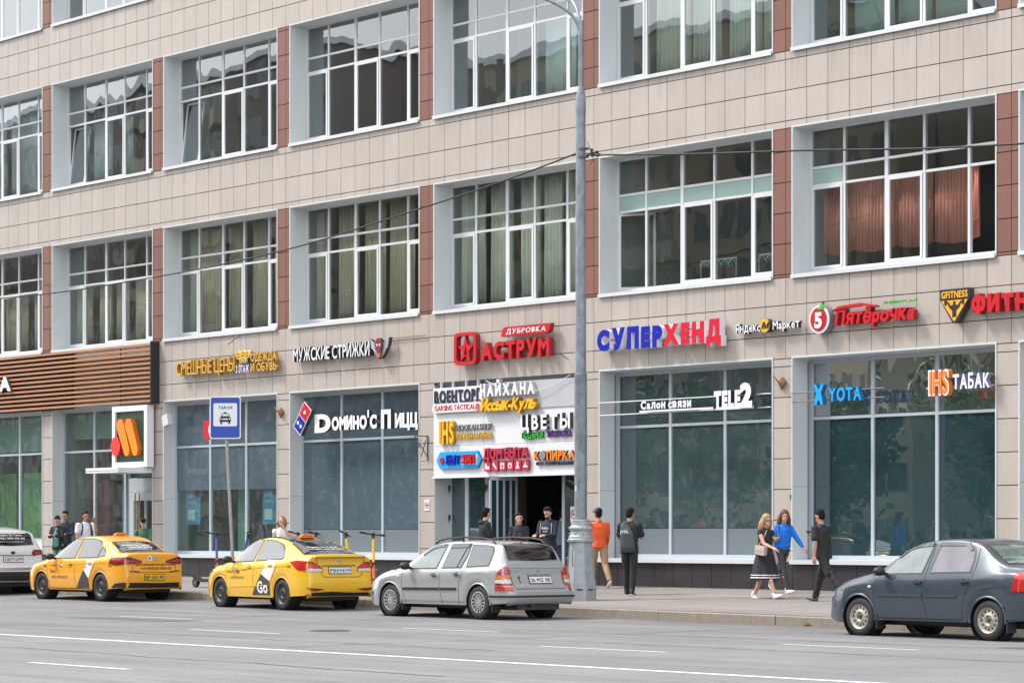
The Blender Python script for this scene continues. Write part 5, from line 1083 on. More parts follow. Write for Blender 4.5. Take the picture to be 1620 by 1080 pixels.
# ---------------------------------------------------------------- graphite saloon
def saloon(loc, rz):
    s = dict(L=4.25, W=1.74, fw=.80, rw=3.43, ra=.35, hub=.305, lip=.02, tum=.16, tail=.11, top=[(.0, .40), (.03, .60), (.10, .72), (.45, .86), (.85, .96), (1.10, 1.02), (1.4, 1.20), (1.75, 1.41), (2.1, 1.50), (2.6, 1.53), (2.95, 1.50), (3.2, 1.42), (3.45, 1.26), (3.68, 1.15), (3.85, 1.13), (4.12, 1.11), (4.19, 1.07), (4.20, .92), (4.21, .74), (4.24, .58), (4.24, .40), (4.2, .28)],
             belt=[(0, .64), (.5, .80), (1.2, .93), (2.4, .96), (3.5, 1.0), (4.2, .98)], low=[(0, .24), (.4, .2), (.9, .22), (1.3, .26), (3.0, .26), (3.8, .28), (4.25, .32)])
    c = Car('saloon_car', s, GRAPH, loc, rz, 'dusty graphite grey saloon with pale steel wheels parked at the kerb', 'car')
    f1 = sm2([(1.30, .985), (1.52, 1.20), (1.80, 1.38), (2.15, 1.43), (2.20, 1.43)]); f1 += [(2.10, 1.0)]
    r1 = sm2([(2.28, 1.01), (2.38, 1.445)], 1)+sm2([(2.85, 1.44), (3.02, 1.36), (3.08, 1.2), (3.06, 1.03)])
    glasshouse(c, f1, r1, None, m=CGLC, mr=mat('hazy_car_glass', (.13, .12, .15), .07, spec=.9, coat=1, var=.55, vscale=2.2))
    c.seam([(2.25, 1.46), (2.19, .98), (2.15, .6), (2.24, .30)]); c.seam([(1.16, .95), (1.12, .7), (1.16, .42), (1.22, .30)]); c.seam([(3.14, 1.38), (3.16, 1.1), (3.10, .85), (2.98, .65), (2.94, .40), (2.92, .30)]); c.seam([(1.22, .297), (2.92, .297)]); c.seam([(3.34, .75), (3.6, .80), (4.0, .80)]); c.seam([(.4, .72), (.62, .70)])
    c.lay('rain_deflector', mat('dark_deflector', (.03, .04, .045), .25, coat=1), sm2([(1.55, 1.22), (1.8, 1.37), (2.2, 1.415)])+sm2([(2.2, 1.47), (1.8, 1.43), (1.52, 1.26)]), c.fs(), .02, .02, .1); c.lay('rain_deflector', MATS['dark_deflector'], [(2.32, 1.42), (2.85, 1.42), (2.98, 1.34), (3.02, 1.36), (2.92, 1.47), (2.34, 1.475)], c.fs(), .02, .02, .1)
    c.lay('door_moulding', GRAPH, [(1.2, .635), (2.14, .64), (2.14, .672), (1.2, .667)], c.fs(), .018, .02, .2); c.lay('door_moulding', GRAPH, [(2.2, .64), (2.84, .645), (2.84, .677), (2.2, .672)], c.fs(), .018, .02, .2)
    c.lay('dusty_sill', DUST, [(1.14, .225), (3.06, .235), (3.06, .295), (1.14, .295)], c.fs(), .008, .02, .2); c.handle(1.96, .86, BLK); c.handle(2.9, .88, GRAPH); c.lay('indicator', LAMPC, rrect(1.02, 1.08, .76, .80, .01), c.fs(), .008, .01, .1)
    c.lay('lower_bumper', GRAPH, [(-.55, .32), (1.1, .32), (1.1, .60), (.2, .62), (-.35, .64)], c.fw_(), .02, .03, .08)
    for sg in (-1, 1): f = c.fw_(sg); c.lay('tail_lamp', LAMP, [(-.20, .74), (.16, .74), (.16, 1.0), (.02, 1.04), (-.16, 1.02)], f, .014, .02, .06)
    ftn = c.ft(3.15, .98, 52); rear = sm2([(-.58, -.28), (0, -.31), (.58, -.28)])+sm2([(.50, .24), (0, .27), (-.50, .24)]); c.lay('rear_window', mat('greenish_rear_glass', (.12, .17, .14), .05, spec=.9, coat=1, var=.8, vscale=3.5), rear, ftn, .006, .006, .1); c.lay('window_frame', BLK, [(u*1.06, v*1.1) for u, v in rear], ftn, .003, .004, .1)
    plate(c, -.26, .26, .84, .115, 'М 204 ТО', PLATE, c.fr(), '77')
    c.mirror(1.34, 1.02, BLK); c.lay('headlamp', LAMPC, [(.06, .60), (.10, .70), (.20, .78), (.26, .76), (.18, .62)], c.fs(), .01, .01, .07)
    for x in (1.17, 3.80): MB().box(x, x+.02, -.85, -.64, .12, .34).obj('mud_flap', RUB, c.root)
    c.wheels(rim_steel(STEELS, 12), r=.305); return c
# ---------------------------------------------------------------- white crossover, only its tail in view
def crossover(loc, rz):
    s = dict(L=4.45, W=1.85, fw=.90, rw=3.55, ra=.38, hub=.34, lip=.014, tum=.20, tail=.14, top=[(.0, .5), (.04, .70), (.15, .85), (.6, .98), (1.1, 1.07), (1.5, 1.28), (1.95, 1.55), (2.4, 1.64), (3.0, 1.66), (3.7, 1.60), (4.1, 1.53), (4.2, 1.44), (4.28, 1.20), (4.34, 1.05), (4.35, .9), (4.38, .72), (4.43, .62), (4.44, .50), (4.40, .36), (4.3, .3)],
             belt=[(0, .72), (.5, .9), (1.2, 1.02), (2.4, 1.06), (3.6, 1.12), (4.3, 1.10)], low=[(0, .3), (.9, .26), (1.3, .28), (3.0, .28), (4.45, .34)])
    c = Car('crossover_car', s, CARW, loc, rz, 'white crossover with lettered dark rear window at the far end of the parked row', 'car')
    glasshouse(c, sm2([(1.7, 1.13), (1.9, 1.35), (2.2, 1.48), (2.5, 1.52)])+[(2.45, 1.14)], [(2.6, 1.15), (2.6, 1.53), (3.35, 1.50), (3.45, 1.19)], None)
    ftn = c.ft(3.7, 1.13, 22); rear = sm2([(-.64, -.14), (0, -.17), (.64, -.14)])+sm2([(.60, .05), (.52, .19), (0, .21), (-.52, .19), (-.60, .05)]); c.lay('rear_window', CGLB, rear, ftn, .008, .006, .09)
    c.text(SIGNW, 'Яндекс Go Такси', -.30, .34, .08, .05, ftn, .03, .012); c.text(SIGNW, '(495) 999-99-99', -.36, .42, -.01, .05, ftn, .03, .012); c.text(SIGNW, 'для пассажиров', -.30, .36, -.08, .03, ftn, .0, .012)
    for sg in (-1, 1): f = c.fw_(sg, .26); c.lay('tail_lamp', LAMPD, [(-.35, 1.08), (-.2, .98), (.2, .96), (.26, 1.0), (.2, 1.09), (-.2, 1.10)], f, .014, .02, .06); c.lay('tail_lamp_lens', LAMP, [(-.15, 1.0), (.18, .98), (.2, 1.03), (-.1, 1.05)], f, .018, .01, .06)
    r = c.fr(); plate(c, -.22, .30, .80, .115, 'С877ТХ', PLATE, r, '99'); c.lay('maker_badge', BLK, circ(.04, 1.02, .06, .035), r, .012, .012, .2); c.seam([(-.62, .95), (-.25, .955), (.33, .955), (.66, .95)], f=r, w=.016)
    c.lay('bumper_skirt', BLK, [(-.6, .34), (1.2, .34), (1.2, .56), (-.4, .56)], c.fw_(), .012, .02, .08); c.lay('bumper_skirt', BLK, [(-.6, .34), (.8, .34), (.8, .56), (-.4, .56)], c.fw_(1), .011, .02, .08); c.lay('bumper_bar', CHROME, [(.1, .60), (1.7, .60), (1.7, .66), (.1, .66)], c.fw_(), .014, .02, .08)
    c.mirror(1.8, 1.15, CARW); c.wheels(rim_steel(STEELK, 8), r=.34); return c
# cars face -x (the street runs that way); origin at the nose on the centre line, local -y towards the street
def park(fn, hubx, y_near, spec_fw, W, rz=0):
    x = hubx-spec_fw; yc = y_near+W/2; return fn((x, yc, rd(hubx+1.3, yc-.5)+.004), rz)
PARKED = [park(yellow_taxi_a, 13.86, -8.35, .86, 1.70, R(.6)), park(yellow_taxi_b, 21.5, -8.35, .84, 1.70, R(-4.5)), park(estate, 28.05, -8.95, .84, 1.71, R(1.0)), park(saloon, 40.07, -8.75, .80, 1.74, R(0)), park(crossover, 7.35, -8.3, .90, 1.85, 0)]
# ================================================================ street furniture
GALV = mat('galvanised_steel', (.24, .275, .31), .5, metal=.35, var=.45, vscale=9, bump=.3, bscale=30, stretch=(1, 1, .5)); CAST = mat('silver_painted_cast_iron', (.34, .37, .39), .45, metal=.3, var=.2, vscale=6, bump=.35, bscale=22)
LP = (28.82, -4.75); gz = sw(*LP)
lp = empty('lamp_post', (LP[0], LP[1], gz), label='tall galvanised street lamp post on an ornate cast iron base by the entrance', cat='lamp post')
def zr(z): return z-gz
def octa(prof, name, m, n=8, rot=22.5, smooth=False):
    b = MB(); vs = []
    for r, z in prof:
        for j in range(n): a_ = R(rot+360*j/n); vs.append((r*math.cos(a_), r*math.sin(a_), zr(z)))
    k = len(prof); b.add(vs, [(i*n+j, i*n+(j+1) % n, (i+1)*n+(j+1) % n, (i+1)*n+j) for i in range(k-1) for j in range(n)]+[tuple(range((k-1)*n, k*n))]); return b.obj(name, m, lp, smooth=smooth)
octa([(.325, gz-.1), (.325, -.12), (.315, .20), (.31, .24)], 'plinth', CAST); octa([(.295, .24), (.295, .27), (.285, .275), (.255, .6), (.232, .98)], 'pedestal', CAST)
octa([(.24, .98), (.262, 1.0), (.262, 1.035), (.245, 1.05), (.24, 1.10), (.215, 1.13), (.205, 1.20)], 'cornice', CAST, 20, 0)
octa([(.20, 1.20), (.215, 1.22), (.222, 1.25), (.215, 1.28), (.20, 1.30), (.19, 1.335)], 'collar', CAST, 24, 0, 60); octa([(.195, 1.335), (.195, 1.36), (.18, 1.365), (.18, 1.39), (.185, 1.395), (.185, 1.42), (.165, 1.43)], 'capital', CAST, 24, 0)
for k in range(20): a_ = R(18*k); MB().ell((.212*math.cos(a_), .212*math.sin(a_), zr(1.26)), (.026, .026, .035), 8, 6).obj('acanthus_bead', CAST, lp, smooth=True)
for k in range(32): a_ = R(11.25*k); MB().box(-.012, .012, -.01, .01, 0, .04).obj('dentil', CAST, lp, loc=(.262*math.cos(a_), .262*math.sin(a_), zr(.998)), rot=(0, 0, a_))
for k in range(8):
    a_ = R(45*k); MB().box(.283, .305, -.06, .06, zr(.04), zr(.065)).obj('slot', SEAM, lp, rot=(0, 0, a_)); MB().ell((.225, 0, zr(1.155)), (.02, .014, .014), 8, 6).obj('bolt', CAST, lp, rot=(0, 0, a_+.3), smooth=True)
    a_ = R(22.5+45*k); MB().tube([(.318, 0, gz-gz-.02), (.312, 0, zr(.24))], .006, 5).tube([(.292, 0, zr(.27)), (.235, 0, zr(.98))], .006, 5).obj('edge_bead', CAST, lp, rot=(0, 0, a_))
MB().tube([(.245*math.cos(R(-75)), .245*math.sin(R(-75)), zr(.9)), (.28*math.cos(R(-75)), .29*math.sin(R(-75)), zr(.8)), (.285*math.cos(R(-75)), .295*math.sin(R(-75)), zr(.62)), (.255*math.cos(R(-75)), .27*math.sin(R(-75)), zr(.5))], .007, 5).obj('loose_wire', DARK, lp)
MB().lathe([(.125, zr(1.42)), (.124, zr(4.28)), (.127, zr(4.29)), (.127, zr(4.31)), (.108, zr(4.32)), (.096, zr(9.5))], 20).obj('pole', GALV, lp, smooth=True)
MB().lathe([(.102, zr(9.45)), (.102, zr(9.78)), (.07, zr(9.9)), (.052, zr(10.0))], 20).obj('sleeve', GALV, lp, smooth=40)
for k in range(6): MB().ell((.104*math.cos(R(60*k+20)), .104*math.sin(R(60*k+20)), zr(9.52)), (.014, .014, .014), 6, 5).obj('bolt', GALV, lp)
MB().lathe([(.05, zr(9.95)), (.046, zr(11.3))], 14).obj('upper_tube', GALV, lp, smooth=True)
def arm(dx, dy, top): 
    P = [(0, 0, zr(11.0)), (dx*.04, dy*.04, zr(11.3)), (dx*.14, dy*.14, zr(11.55)), (dx*.32, dy*.32, zr(11.78)), (dx*.6, dy*.6, zr(12.0)), (dx, dy, zr(top))]
    MB().tube([tuple(p) for p in smooth([Vector(p) for p in P], 4)], .032, 10).obj('bracket_arm', GALV, lp, smooth=True)
    L = Vector((dx, dy, 0)).normalized(); MB().ell((dx+L.x*.35, dy+L.y*.35, zr(top)+.08), (.42, .14, .08), 14, 8, rot=Matrix.Rotation(math.atan2(dy, dx), 3, 'Z')).obj('lamp_head', GALV, lp, smooth=True)
arm(-1.9, -1.5, 12.35); arm(-1.5, .6, 13.2)
# sheath damage: flaked coating near the foot of the pole
for z0, z1, w in ((3.3, 4.2, 10), (2.4, 3.1, 8), (1.6, 1.9, 7)): pass
tag(MB().box(-.02, .02, -.128, -.124, 2.16, 2.26).obj('x', mat('sticker', (.5, .6, .7), .5), lp), None).name = 'sticker'
# cables
WIRE = mat('black_cable', (.01, .01, .012), .6)
def cable(pts, label, r=.017, name='cable'):
    P = smooth([Vector(p) for p in pts], 6); o = MB().tube([tuple(p) for p in P], r, 6).obj(name, WIRE, smooth='all'); tag(o, label, 'cable'); return o
cable([(28.80, -4.75, 8.70), (26.5, -4.75, 8.38), (23.6, -4.75, 8.06), (18.57, -4.75, 7.58), (12.66, -4.75, 7.36), (5.48, -4.75, 7.36), (-8, -4.75, 7.9)], 'thin black cable sagging from the lamp post across the windows towards the taxi rank')
cable([(29.0, -4.75, 8.62), (32, -4.75, 8.32), (34.94, -4.75, 8.07), (40.07, -4.75, 7.63), (50, -4.75, 7.2)], 'black cable strung from the lamp post across the salmon curtained window', .019)
cl_ = empty('cable_clamp', (28.9, -4.75, 8.6), label='tangle of black cable clamps and wire ends at the lamp post', cat='clamp')
MB().tube([(.1, 0, .16), (.24, .0, .12), (.26, 0, -.02), (.34, -.02, .02), (.42, 0, -.04)], .02, 6).tube([(.1, 0, .02), (.3, .03, .05), (.5, 0, 0)], .014, 6).tube([(.1, 0, .3), (.22, 0, .1), (.3, 0, -.1), (.2, 0, -.18)], .006, 5).obj('fitting', WIRE, cl_)
for x, z in ((.25, .1), (.33, 0), (.44, -.02), (.40, .05)): MB().ell((x, 0, z), (.04, .03, .03), 8, 6).obj('clamp_body', WIRE, cl_)
MB().lathe([(.108, .0), (.108, .03)], 16, (0, 0, .14)).lathe([(.108, .0), (.108, .03)], 16, (0, 0, -.02)).obj('strap', BRACK, cl_)
# taxi stop sign on a leaning pole
ts = empty('road_sign', (17.66, -5.5, sw(17.6, -5.5)), label='blue square taxi rank sign with a black car pictogram on a leaning grey pole', cat='road sign'); ts.rotation_euler = (0, R(-5.2), 0)
MB().tube([(0, 0, 0), (0, 0, 4.2)], .036, 12).obj('pole', mat('weathered_pole', (.30, .29, .27), .6, var=.3, vscale=8), ts, smooth=True)
sg = empty('sign_board', (0, 0, 3.95)); sg.parent = ts; sg.rotation_euler = (0, R(3.0), R(50.5)); BLS = mat('sign_blue', (.005, .045, .36), .35, var=.04)
MB().prism(rrect(-.355, .355, -.485, .485, .05), -.075, -.05, 0, (), 1).obj('rim', [SIGNW, GREY], sg); MB().prism(rrect(-.33, .33, -.46, .46, .04), -.079, -.0752).obj('blue_field', BLS, sg); MB().prism(rrect(-.27, .27, -.20, .33, .04), -.082, -.0792).obj('white_field', mat('sign_white', (.68, .71, .75), .4), sg)
t = MB(); flat_text(t, 'такси', -.16, .16, .20, .085, -.082, .015); t.obj('lettering', INK, sg)
pc = MB().prism([(-.13, -.10), (-.13, -.01), (-.10, .03), (-.07, .10), (.07, .10), (.10, .03), (.13, -.01), (.13, -.10)], -.0845, -.0822); pc.prism([(-.11, -.15), (-.07, -.15), (-.07, -.10), (-.11, -.10)], -.0845, -.0822).prism([(.07, -.15), (.11, -.15), (.11, -.10), (.07, -.10)], -.0845, -.0822).prism([(-.03, .10), (.03, .10), (.03, .125), (-.03, .125)], -.0845, -.0822); pc.obj('car_pictogram', INK, sg)
MB().prism([(-.08, .035), (.08, .035), (.058, .085), (-.058, .085)], -.087, -.0846).prism(circ(-.10, -.03, .018), -.087, -.0846).prism(circ(.10, -.03, .018), -.087, -.0846).prism([(-.06, -.05), (.06, -.05), (.06, -.02), (-.06, -.02)], -.087, -.0846).obj('pictogram_light', MATS['sign_white'], sg)
# parked kick scooters
def scooter(loc, rz, cs, cb, label, lean=R(6)):
    r = empty('kick_scooter', loc, rz, label=label, cat='scooter', group='kick scooters parked on the pavement'); r.rotation_euler = (lean, 0, rz); r.scale = (1.1, 1.1, 1.1)
    for x in (0, .86):
        w = MB().lathe([(.07, -.025), (.115, -.03), (.125, -.01), (.125, .01), (.115, .03), (.07, .025)], 20, (x, 0, .125), 'y').obj('wheel', RUB, r, smooth=50); MB().lathe([(.07, -.02), (.02, -.032), (.02, .032), (.07, .02)], 16, (x, 0, .125), 'y').obj('hub', GREY, w)
    MB().box(.16, .82, -.085, .085, .13, .19).box(.10, .18, -.04, .04, .15, .26).obj('deck', DARK, r); MB().prism([(.70, .20), (.84, .27), (1.0, .24), (1.0, .22), (.84, .25), (.72, .18)], -.05, .05).prism([(-.16, .2), (-.05, .27), (.1, .27), (.1, .25), (-.04, .25), (-.14, .19)], -.04, .04).obj('mudguard', DARK, r)
    MB().tube([(0, 0, .13), (.03, 0, .30)], .032, 8).tube([(.02, 0, .22), (.16, 0, .19)], .03, 8).obj('fork', cb, r); MB().tube([(.03, 0, .28), (.10, 0, .62)], .03, 10).obj('lower_stem', cb, r); MB().tube([(.10, 0, .62), (.185, 0, 1.08)], .027, 10).obj('stem', cs, r)
    MB().box(.06, .12, -.04, .04, .50, .60).obj('phone_box', DARK, r); MB().tube([(.185, 0, 1.06), (.195, 0, 1.15)], .03, 8).tube([(.22, -.28, 1.17), (.195, 0, 1.15), (.22, .28, 1.17)], .014, 8).obj('handlebar', DARK, r)
    for s_ in (-1, 1): MB().tube([(.215, s_*.17, 1.165), (.235, s_*.30, 1.172)], .02, 8).obj('grip', RUB, r); MB().tube([(.2, s_*.14, 1.16), (.13, s_*.22, 1.13)], .006, 5).obj('brake_lever', DARK, r)
    MB().ell((.20, 0, 1.18), (.045, .03, .02), 8, 6).obj('display', DARK, r); MB().ell((.06, -.045, .46), (.03, .02, .02), 8, 6).obj('lamp', CHROME, r); return r
PUR = mat('violet_stem', (.10, .07, .38), .4); ORS = mat('orange_stem', (.70, .16, .03), .4); YES = mat('yellow_stem', (.75, .45, .02), .4)
scooter((16.02, -4.9, sw(16.0, -4.9)), R(178), PUR, ORS, 'kick scooter with a violet stem and orange neck standing beside the taxi sign pole')
scooter((15.9, -4.2, sw(16, -4.2)), R(60), PUR, RED, 'kick scooter with a violet stem and red lower part just past the taxi sign pole')
scooter((18.6, -4.3, sw(18.6, -4.3)), R(200), PUR, ORS, 'kick scooter of which only the thin handlebar shows over the lemon taxi roof', R(8))
scooter((19.6, -4.4, sw(19.5, -4.4)), R(215), YES, ORS, 'kick scooter with its handlebar showing beside the orange roof lamp', R(4))
scooter((21.75, -4.6, sw(21.2, -4.6)), R(176), YES, ORS, 'kick scooter with yellow and orange stem between lemon taxi and silver estate car')
scooter((19.85, -3.8, sw(20.3, -3.8)), R(215), YES, YES, 'kick scooter with a yellow stem half hidden behind the lemon taxi boot', R(10))
# repaired patches and sealed cracks in the carriageway
TAR = mat('fresh_asphalt_patch', (.105, .104, .108), .9, var=.2, vscale=30, bump=.5, bscale=60); SEAL = mat('crack_sealant', (.035, .035, .037), .6, var=.3, vscale=10)
for x, y, w, d in ((44.5, -10.6, 2.2, .7), (24.0, -13.6, 3.4, .9)):
    rg = random.Random(int(x)); P = [(x+w*u+rg.uniform(-.05, .05), y+d*v+rg.uniform(-.04, .04)) for u, v in ((0, 0), (.3, -.03), (.6, .02), (1, 0), (1.02, .5), (1, 1), (.5, .97), (0, 1))]
    MB().add([(a_, b_, rd(a_, b_)+.0035) for a_, b_ in P], [tuple(range(8))]).obj('asphalt_patch', TAR, ROAD)
for sd, x0, y0, x1, y1, w in ((1, 12, -10.9, 31, -10.4, .022), (2, 34, -11.4, 46, -10.9, .02), (3, 40, -13.9, 52, -14.3, .02), (4, 28, -17.3, 41, -16.8, .022), (5, 30, -21.2, 46, -21.6, .022), (6, 37, -8.2, 38.3, -18.5, .02), (7, 26.0, -9.4, 27.6, -17.6, .02)):
    rg = random.Random(sd); n = 40; L = Vector((x1-x0, y1-y0, 0)); t = L.normalized(); nn = Vector((-t.y, t.x, 0)); vs = []; o = 0
    for i in range(n+1):
        o = o*.85+rg.uniform(-.07, .07); c = Vector((x0, y0, 0))+L*i/n+nn*o; q = w*rg.uniform(.35, 1.1)
        for s_ in (-1, 1): a_ = c+nn*q*s_; vs.append((a_.x, a_.y, rd(a_.x, a_.y)+.0032))
    MB().add(vs, [(2*i, 2*i+2, 2*i+3, 2*i+1) for i in range(n)]).obj('sealed_crack', SEAL, ROAD)
# manhole and drain
mh = empty('manhole_cover', (33.2, -14.0, rd(33.2, -14)+.004), label='round iron manhole cover in the roadway', cat='manhole')
MB().lathe([(.33, 0), (.33, .004), (.30, .008)], 28).obj('ring', mat('worn_iron', (.06, .058, .056), .6, var=.3, vscale=20), mh); MB().lathe([(.29, .002), (.28, .010)], 28).obj('lid', MATS['worn_iron'], mh)
lf = MB().add([(0, 0, 0), (.10, .03, .05), (.16, .09, .01), (.05, .12, .04)], [(0, 1, 2, 3)]).obj('fallen_leaf', mat('dry_leaf', (.25, .12, .05), .8), loc=(36.9, -6.75, rd(36.9, -6.75)+.012)); tag(lf, 'dry brown leaf lying in the gutter by the kerb', 'leaf')
# ================================================================ the other side of the street (seen in the glass)
def leaves(name, m, parent, n, c, r, s=.34, seed=1, gaps=.35):
    rg = random.Random(seed); mb = MB(); cl_ = []
    for k in range(int(n/26)):
        v = Vector((rg.gauss(0, 1), rg.gauss(0, 1), rg.gauss(0, 1))).normalized()*rg.uniform(.45, 1.0); cl_.append(Vector((v.x*r[0], v.y*r[1], v.z*r[2]))+Vector(c))
    for k in range(n):
        p = rg.choice(cl_)+Vector((rg.gauss(0, .5), rg.gauss(0, .5), rg.gauss(0, .42)))*1.0
        a_ = Vector((rg.gauss(0, 1), rg.gauss(0, 1), rg.gauss(0, 1))).normalized()*s*rg.uniform(.5, 1); b_ = a_.cross(Vector((rg.gauss(0, 1), rg.gauss(0, 1), rg.gauss(0, 1)))).normalized()*s*.5
        mb.add([p-a_, p+b_*.9, p+a_, p-b_], [(0, 1, 2, 3)])
    return mb.obj(name, m, parent)
LEAFM = [mat('leaf_green_%s' % k, c, .6, var=.4, vscale=.7) for k, c in (('dark', (.035, .075, .02)), ('mid', (.06, .11, .028)), ('light', (.09, .135, .04)))]; BARK = mat('bark', (.09, .07, .055), .9, var=.3, vscale=8, bump=1)
WHERE = ['first from the street corner', 'second from the corner', 'third from the corner', 'fourth from the corner', 'fifth from the corner', 'sixth from the corner', 'seventh from the corner', 'eighth from the corner', 'ninth from the corner', 'last of the row']
for k, x in enumerate((2, -6, -13, -21, -28, -37, -46, -55, 11, 21)):
    rg = random.Random(k); h = rg.uniform(8.5, 12); y = -50-rg.uniform(0, 5)
    tr_ = empty('linden_tree', (x, y, -.6), label='leafy street tree across the road, '+WHERE[k], cat='tree', group='trees across the road')
    MB().tube([(0, 0, 0), (.1, 0, 2), (-.05, .1, 4), (.1, 0, h*.75)], [.22, .18, .14, .05], 8).tube([(0, 0, 2.6), (.9, .3, 4.2), (1.7, .4, 5.6)], [.1, .07, .03], 6).tube([(0, 0, 3.0), (-.9, -.3, 4.6), (-1.5, .2, 6.2)], [.1, .07, .03], 6).obj('trunk', BARK, tr_)
    leaves('crown', LEAFM[k % 3], tr_, 2600, (0, 0, h*.62), (3.0, 2.8, h*.34), seed=k)
tag(leaves('hedge', LEAFM[0], None, 5000, (-20, -47, .3), (45, 1.0, 1.1), seed=50), 'long clipped hedge at the far side of the road', kind='stuff')
def block_house(x0, x1, y, h, wall, label, bay=3.2, st=3.0, dep=14, roofc=GREY):
    b = empty('apartment_block', (x0, y, -.6), label=label, cat='building'); w = x1-x0; b1 = MB().box(0, w, -dep, 0, 0, h); b1.obj('wall', wall, b); MB().box(-.3, w+.3, -dep-.3, .35, h, h+.5).obj('cornice', SIGNW, b)
    fr = MB(); gl = MB(); bal = MB(); nx = int(w/bay); nz_ = int(h/st)
    for i in range(nx):
        for k in range(nz_):
            xx = (i+.5)*w/nx; zz = k*st+1.1; ww = .75 if (i % 3) else 1.15; fr.box(xx-ww-.05, xx+ww+.05, 0, .06, zz-.05, zz+1.55); gl.box(xx-ww, xx+ww, .06, .075, zz, zz+1.5); fr.box(xx-.04, xx+.04, .075, .10, zz, zz+1.5)
            if i % 3 == 1 and k > 0: bal.box(xx-1.3, xx+1.3, 0, 1.1, zz-1.15, zz-.05)
    tag(fr.obj('window_frame', CRM, b), kind='stuff'); tag(gl.obj('pane', mat('far_glass', (.03, .04, .05), .1, coat=1), b), kind='stuff'); tag(bal.obj('balcony', mat('balcony_cream', (.42, .38, .31), .7), b), kind='stuff')
    return b
BR = mat('brown_brick', (.125, .10, .09), .85, var=.15, vscale=.5); CRM = mat('cream_render', (.42, .36, .27), .85, var=.12, vscale=.4); PNK = mat('pinkish_brick', (.20, .16, .145), .85, var=.12, vscale=.4)
block_house(-22, 26, -66, 25, BR, 'brown brick apartment block of seven storeys across the road')
block_house(-64, -30, -68, 31, CRM, 'cream rendered apartment block with balconies across the road')
block_house(-122, -72, -62, 33, PNK, 'tall pinkish apartment block far along the opposite side')
block_house(30, 62, -74, 26, CRM, 'tall cream apartment block directly opposite the end of the offices')
dm = empty('domed_tower', (-66.5, -78, -.6), label='round tower with a low dome and spire behind the far blocks', cat='tower'); MB().lathe([(4, 0), (4, 24), (4.4, 24.2), (4.2, 25), (3.4, 27.5), (1.8, 29.3), (.3, 30.3), (.1, 34)], 24).obj('drum', GREY, dm, smooth=30)
# far car park side: one passing kerb
tag(MB().box(-300, 300, -300, -44, -.79, -.42).obj('far_pavement', PAVE), kind='structure')
# ================================================================ people
SKINA = mat('skin_light', (.56, .33, .24), .5, spec=.4); SKINB = mat('skin_tan', (.42, .23, .15), .5, spec=.4)
def cloth(name, col, var=.12, rough=.85): return mat(name, col, rough, var=var, vscale=9, bump=.25, bscale=70)
HAIRK = mat('black_hair', (.010, .008, .007), .75, spec=.2, var=.3, vscale=30, bump=.8, bscale=60, stretch=(3, 3, .6)); HAIRB = mat('blonde_hair', (.42, .27, .12), .5, var=.4, vscale=25, bump=.8, bscale=60, stretch=(3, 3, .8)); HAIRR = mat('auburn_hair', (.14, .045, .025), .45, var=.3, vscale=30, bump=.8, bscale=60, stretch=(3, 3, .6)); HAIRL = mat('light_brown_hair', (.25, .13, .07), .5, var=.35, vscale=25, bump=.8, bscale=60, stretch=(3, 3, .8))
def ring_tube(mb, rows, n=18, flat=False):
    """rows: (centre, half width vector, half depth vector): elliptical loft with rounded ends"""
    vs = []
    r0 = rows[0]; r1 = rows[-1]
    def ring(c, a_, b_, k): return [c+a_*k*math.cos(2*math.pi*j/n)+b_*k*math.sin(2*math.pi*j/n) for j in range(n)]
    t0 = (rows[0][0]-rows[1][0]).normalized(); t1 = (rows[-1][0]-rows[-2][0]).normalized(); R_ = []
    for k, d in ((.3, 1.0), (.75, .66)): R_.append((r0[0]+t0*r0[2].length*(.06 if flat else .7)*d, r0[1], r0[2], .9+k*.1 if flat else k))
    for c, a_, b_ in rows: R_.append((c, a_, b_, 1))
    for k, d in ((.75, .66), (.3, 1.0)): R_.append((r1[0]+t1*r1[2].length*.7*d, r1[1], r1[2], k))
    for c, a_, b_, k in R_: vs += ring(c, a_, b_, k)
    m = len(R_); mb.add(vs, [(i*n+j, i*n+(j+1) % n, (i+1)*n+(j+1) % n, (i+1)*n+j) for i in range(m-1) for j in range(n)]+[tuple(range(n))[::-1], tuple(range((m-1)*n, m*n))])
def limb(mb, P, r, n=14, sy=1., side=Vector((0, 1, 0))):
    rows = []; P = [Vector(p) for p in P]
    for i, p in enumerate(P):
        t = (P[min(i+1, len(P)-1)]-P[max(i-1, 0)]).normalized(); a_ = (side-t*side.dot(t)); a_ = a_.normalized() if a_.length > .1 else t.orthogonal().normalized(); b_ = t.cross(a_); rows.append((p, a_*r[i]*sy, b_*r[i]))
    ring_tube(mb, rows, n)
